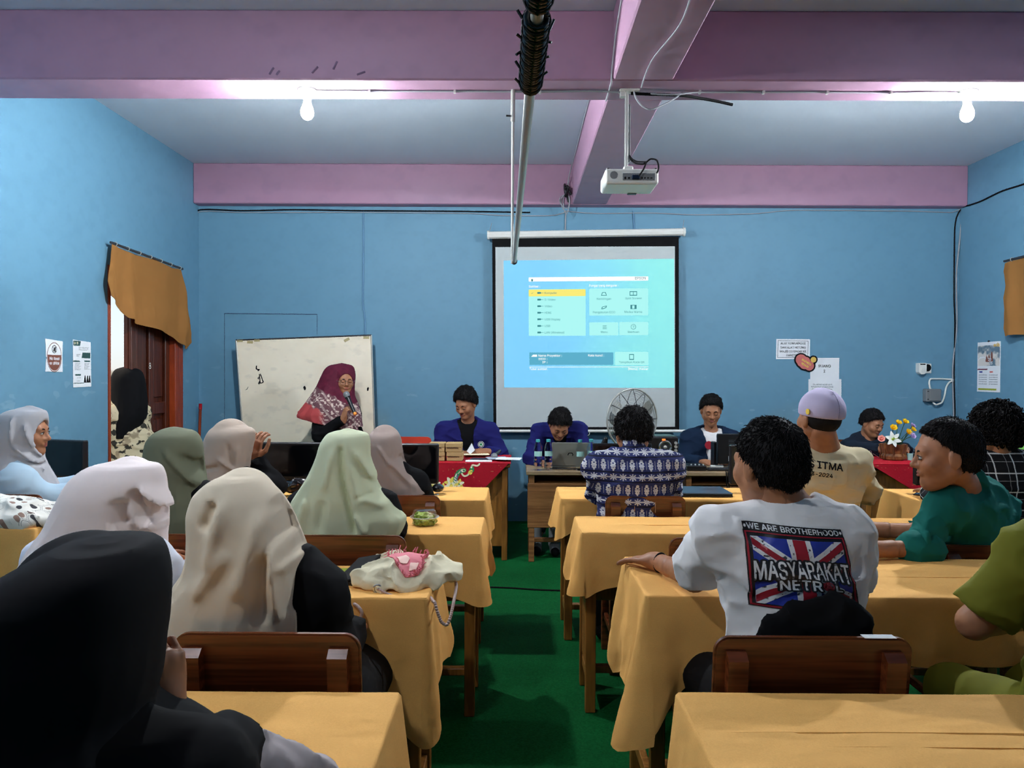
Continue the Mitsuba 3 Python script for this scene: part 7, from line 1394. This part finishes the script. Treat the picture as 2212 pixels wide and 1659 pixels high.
patch(W_([(-.055, .03), (-.03, .075), (.02, .085), (.07, .08), (.075, .05), (.06, .02), (.07, -.02), (.06, -.06), (.02, -.075), (-.01, -.05), (-.03, -.01), (-.075, .0), (-.08, .02)]), .002, 'felt_pink', 'butterfly_patch')
patch(W_([(-.02, .0), (.01, .02), (.025, .0), (.02, -.03), (.0, -.035)]), .006, 'felt_pale', 'patch_spot'); patch(W_([(.03, -.02), (.055, -.01), (.05, -.045), (.03, -.055)]), .006, 'felt_pale', 'patch_spot')
r_ = np.random.default_rng(9); fr_ = []
ring_ = np.array([(-.055, .03), (-.03, .075), (.02, .085), (.07, .08), (.075, .05), (.06, .02), (.07, -.02), (.06, -.06), (.02, -.075), (-.01, -.05)]) + bfc
for i in range(90):
    j = r_.integers(0, 9); q = ring_[j] + (ring_[j + 1] - ring_[j]) * r_.uniform(); q3 = drop_on(bagm, q[None], .004)[0]; o = unit(np.r_[q - bfc, .3]) ; fr_.append(tube([q3, q3 + o * .008 + V3(*r_.normal(0, .002, 3)), q3 + o * .013 + V3(*r_.normal(0, .004, 3))], .0016, 4))
fk_ = part(tg, 'fringe', cat(fr_), 'felt_pink', True); labels[fk_] = {'kind': 'stuff'}
for c in ((-0.409, 2.27, 0.758), (-0.195, 2.43, 0.754)): c = np.array(c); part(tg, 'grommet', tube([c + .012 * np.array([math.cos(t), -.35, math.sin(t)]) for t in np.linspace(0, 6.28, 18)], .0035, 6), 'chrome', True)
part(tg, 'tab', bake([(ell((-0.201, 2.44, 0.758), (.026, .02, .028)), .01)], .005), 'canvas', True); part(tg, 'drawstring_tab', tube([(-0.439, 2.28, 0.738), (-0.453, 2.24, 0.737), (-0.471, 2.22, 0.729)], .010, 4), 'canvas', 30)
ch = spline([(-0.405, 2.26, 0.759), (-0.373, 2.25, 0.747), (-0.33, 2.235, 0.739), (-0.29, 2.24, 0.738), (-0.259, 2.27, 0.734), (-0.234, 2.2, 0.741), (-0.222, 2.19, 0.711), (-0.21, 2.19, 0.684), (-0.198, 2.19, 0.678), (-0.188, 2.2, 0.695), (-0.182, 2.25, 0.726), (-0.184, 2.38, 0.734), (-0.192, 2.42, 0.749)], 90)
mat('bead_rose', (196, 170, 160), .2, metallic=.5); bead = trimesh.creation.icosphere(1, .0052); kb_ = [mv(bead, q) for q in ch]
ck_ = part(tg, 'bead_chain', cat(kb_), 'bead_rose', True); labels[ck_] = {'kind': 'stuff'}
ch2 = spline([(-0.464, 2.2, 0.733), (-0.449, 2.19, 0.727), (-0.439, 2.185, 0.711), (-0.444, 2.185, 0.698)], 16); ck_ = part(tg, 'bead_tassel', cat([mv(bead, q, s=None) for q in ch2]), 'bead_rose', True); labels[ck_] = {'kind': 'stuff'}
wl_ = thing('wallet', 'black leather wallet lying on the white tote bag', 'wallet'); part(wl_, 'body', mv(bx(-.045, .045, -.075, .075, -.012, .012, .004), (-0.488, 2.4, 0.771), rz=-.35, rx=.30, ry=-.25), 'black_plastic'); part(wl_, 'flap', mv(bx(-.045, .045, -.075, .075, .0125, .019, .003), (-0.488, 2.4, 0.771), rz=-.35, rx=.30, ry=-.25), 'black_matte')
solo('leaflet', 'yellow-green leaflet beside the tote bag', 'paper', mv(bx(-.07, .07, -.05, .05, 0, .002), (-0.547, 2.49, Zc), .1), 'print_lime', False)
gl = thing('eyeglasses', 'thin wire eyeglasses on the desk left of the beige veil', 'glasses'); part(gl, 'temple', tube([(-1.127, 2.5, 0.769), (-1.097, 2.5, 0.789), (-1.073, 2.46, 0.774)], .0022, 5), 'dark_grey', True); part(gl, 'rim', tube([np.array((-1.08, 2.44, 0.776)) + .02 * np.array([math.cos(t), .3 * math.sin(t), .8 * math.sin(t)]) for t in np.linspace(0, 6.28, 18)], .0018, 5), 'dark_grey', True)
# printed cloth bag by the left wall
def _bagprint(p, n, uv):
    c1, c2, w1 = mikit.voronoi(p.x * 26 + p.z * 9, p.y * 26 + p.z * 12); k = smoothstep(.30, .24, c1) * smoothstep(.3, .4, w1); ln = smoothstep(.05, .02, dr.abs(c2 - c1 - .12)) * smoothstep(.5, .6, noise(p.x * 20, p.y * 20, p.z * 20))
    return mix(mix(S(232, 226, 216), mix(S(150, 120, 106), S(60, 58, 62), smoothstep(.6, .7, w1)), k), S(70, 66, 66), ln * .7)
mat('bag_print', proc(_bagprint), .85, sheen=.2)
cb = thing('cloth_bag', 'white cloth bag printed with brown and black motifs at the left edge', 'bag'); part(cb, 'bag', bake([(ell((-2.12, 3.20, .80), (.24, .16, .075), rot(0, 0, 4)), .03), (ell((-1.99, 3.2, .79), (.10, .15, .045)), .03)], .008, [(slab(V3(-9, -9, -9), V3(9, 9, 9), lambda x, y, z: z - .768), .004)], wrinkle=FOLD(.02, (9, 9, 9), 5)), 'bag_print', True)
# black bag on the chair, white label
bk = thing('backpack', 'black bag wedged between the white T-shirt and the chair', 'bag')
part(bk, 'bag', bake([(ell((0.695, 1.722, 0.821), (.105, .032, .088)), .02), (ell((0.64, 1.722, 0.792), (.095, .030, .085)), .02), (ell((0.74, 1.722, 0.803), (.065, .030, .095)), .02), (cone((.64, 1.738, .60), (.78, 1.738, .60), .034, .034), .03)], .007, wrinkle=FOLD(.016, (10, 10, 10), 6)), 'cloth_black', True)
solo('label_sticker', 'torn white label on the top edge of the chair at the near right', 'sticker', bx(0.748, 0.816, 1.640, 1.664, .8362, .8372), 'paper_white', False)
solo('phone', 'dark phone on the orange cloth behind the green shirt', 'phone', mv(bx(-.04, .04, -.075, .075, 0, .009, .003), (2.232, 4.15, Zc), .9), 'black_gloss')
# clips and tapes on the lamp beam cable, drips on a chair
for x in (-.82, -.35, .12): part('trim_2', 'cable_clip', bx(x - .006, x + .006, 4.252, 4.272, BZ - .016, BZ), 'white_plastic', False)
for x in (1.0, 1.35, 1.7, 2.05): part('trim_2', 'cable_clip', bx(x - .006, x + .006, 4.248, 4.270, BZ - .016, BZ), 'white_plastic', False)
ck = next(k for k in labels if labels[k].get('label', '').startswith('wooden chair with pale drips'))
mat('drip_pale', (176, 140, 118), .5)
for x, z0, z1 in ((.545, .80, .745), (.575, .81, .755), (.64, .81, .76)): part(ck, 'paint_drip', tube([(x, 3.529, z0), (x + .002, 3.536, z1)], .0018, 5), 'drip_pale', True)
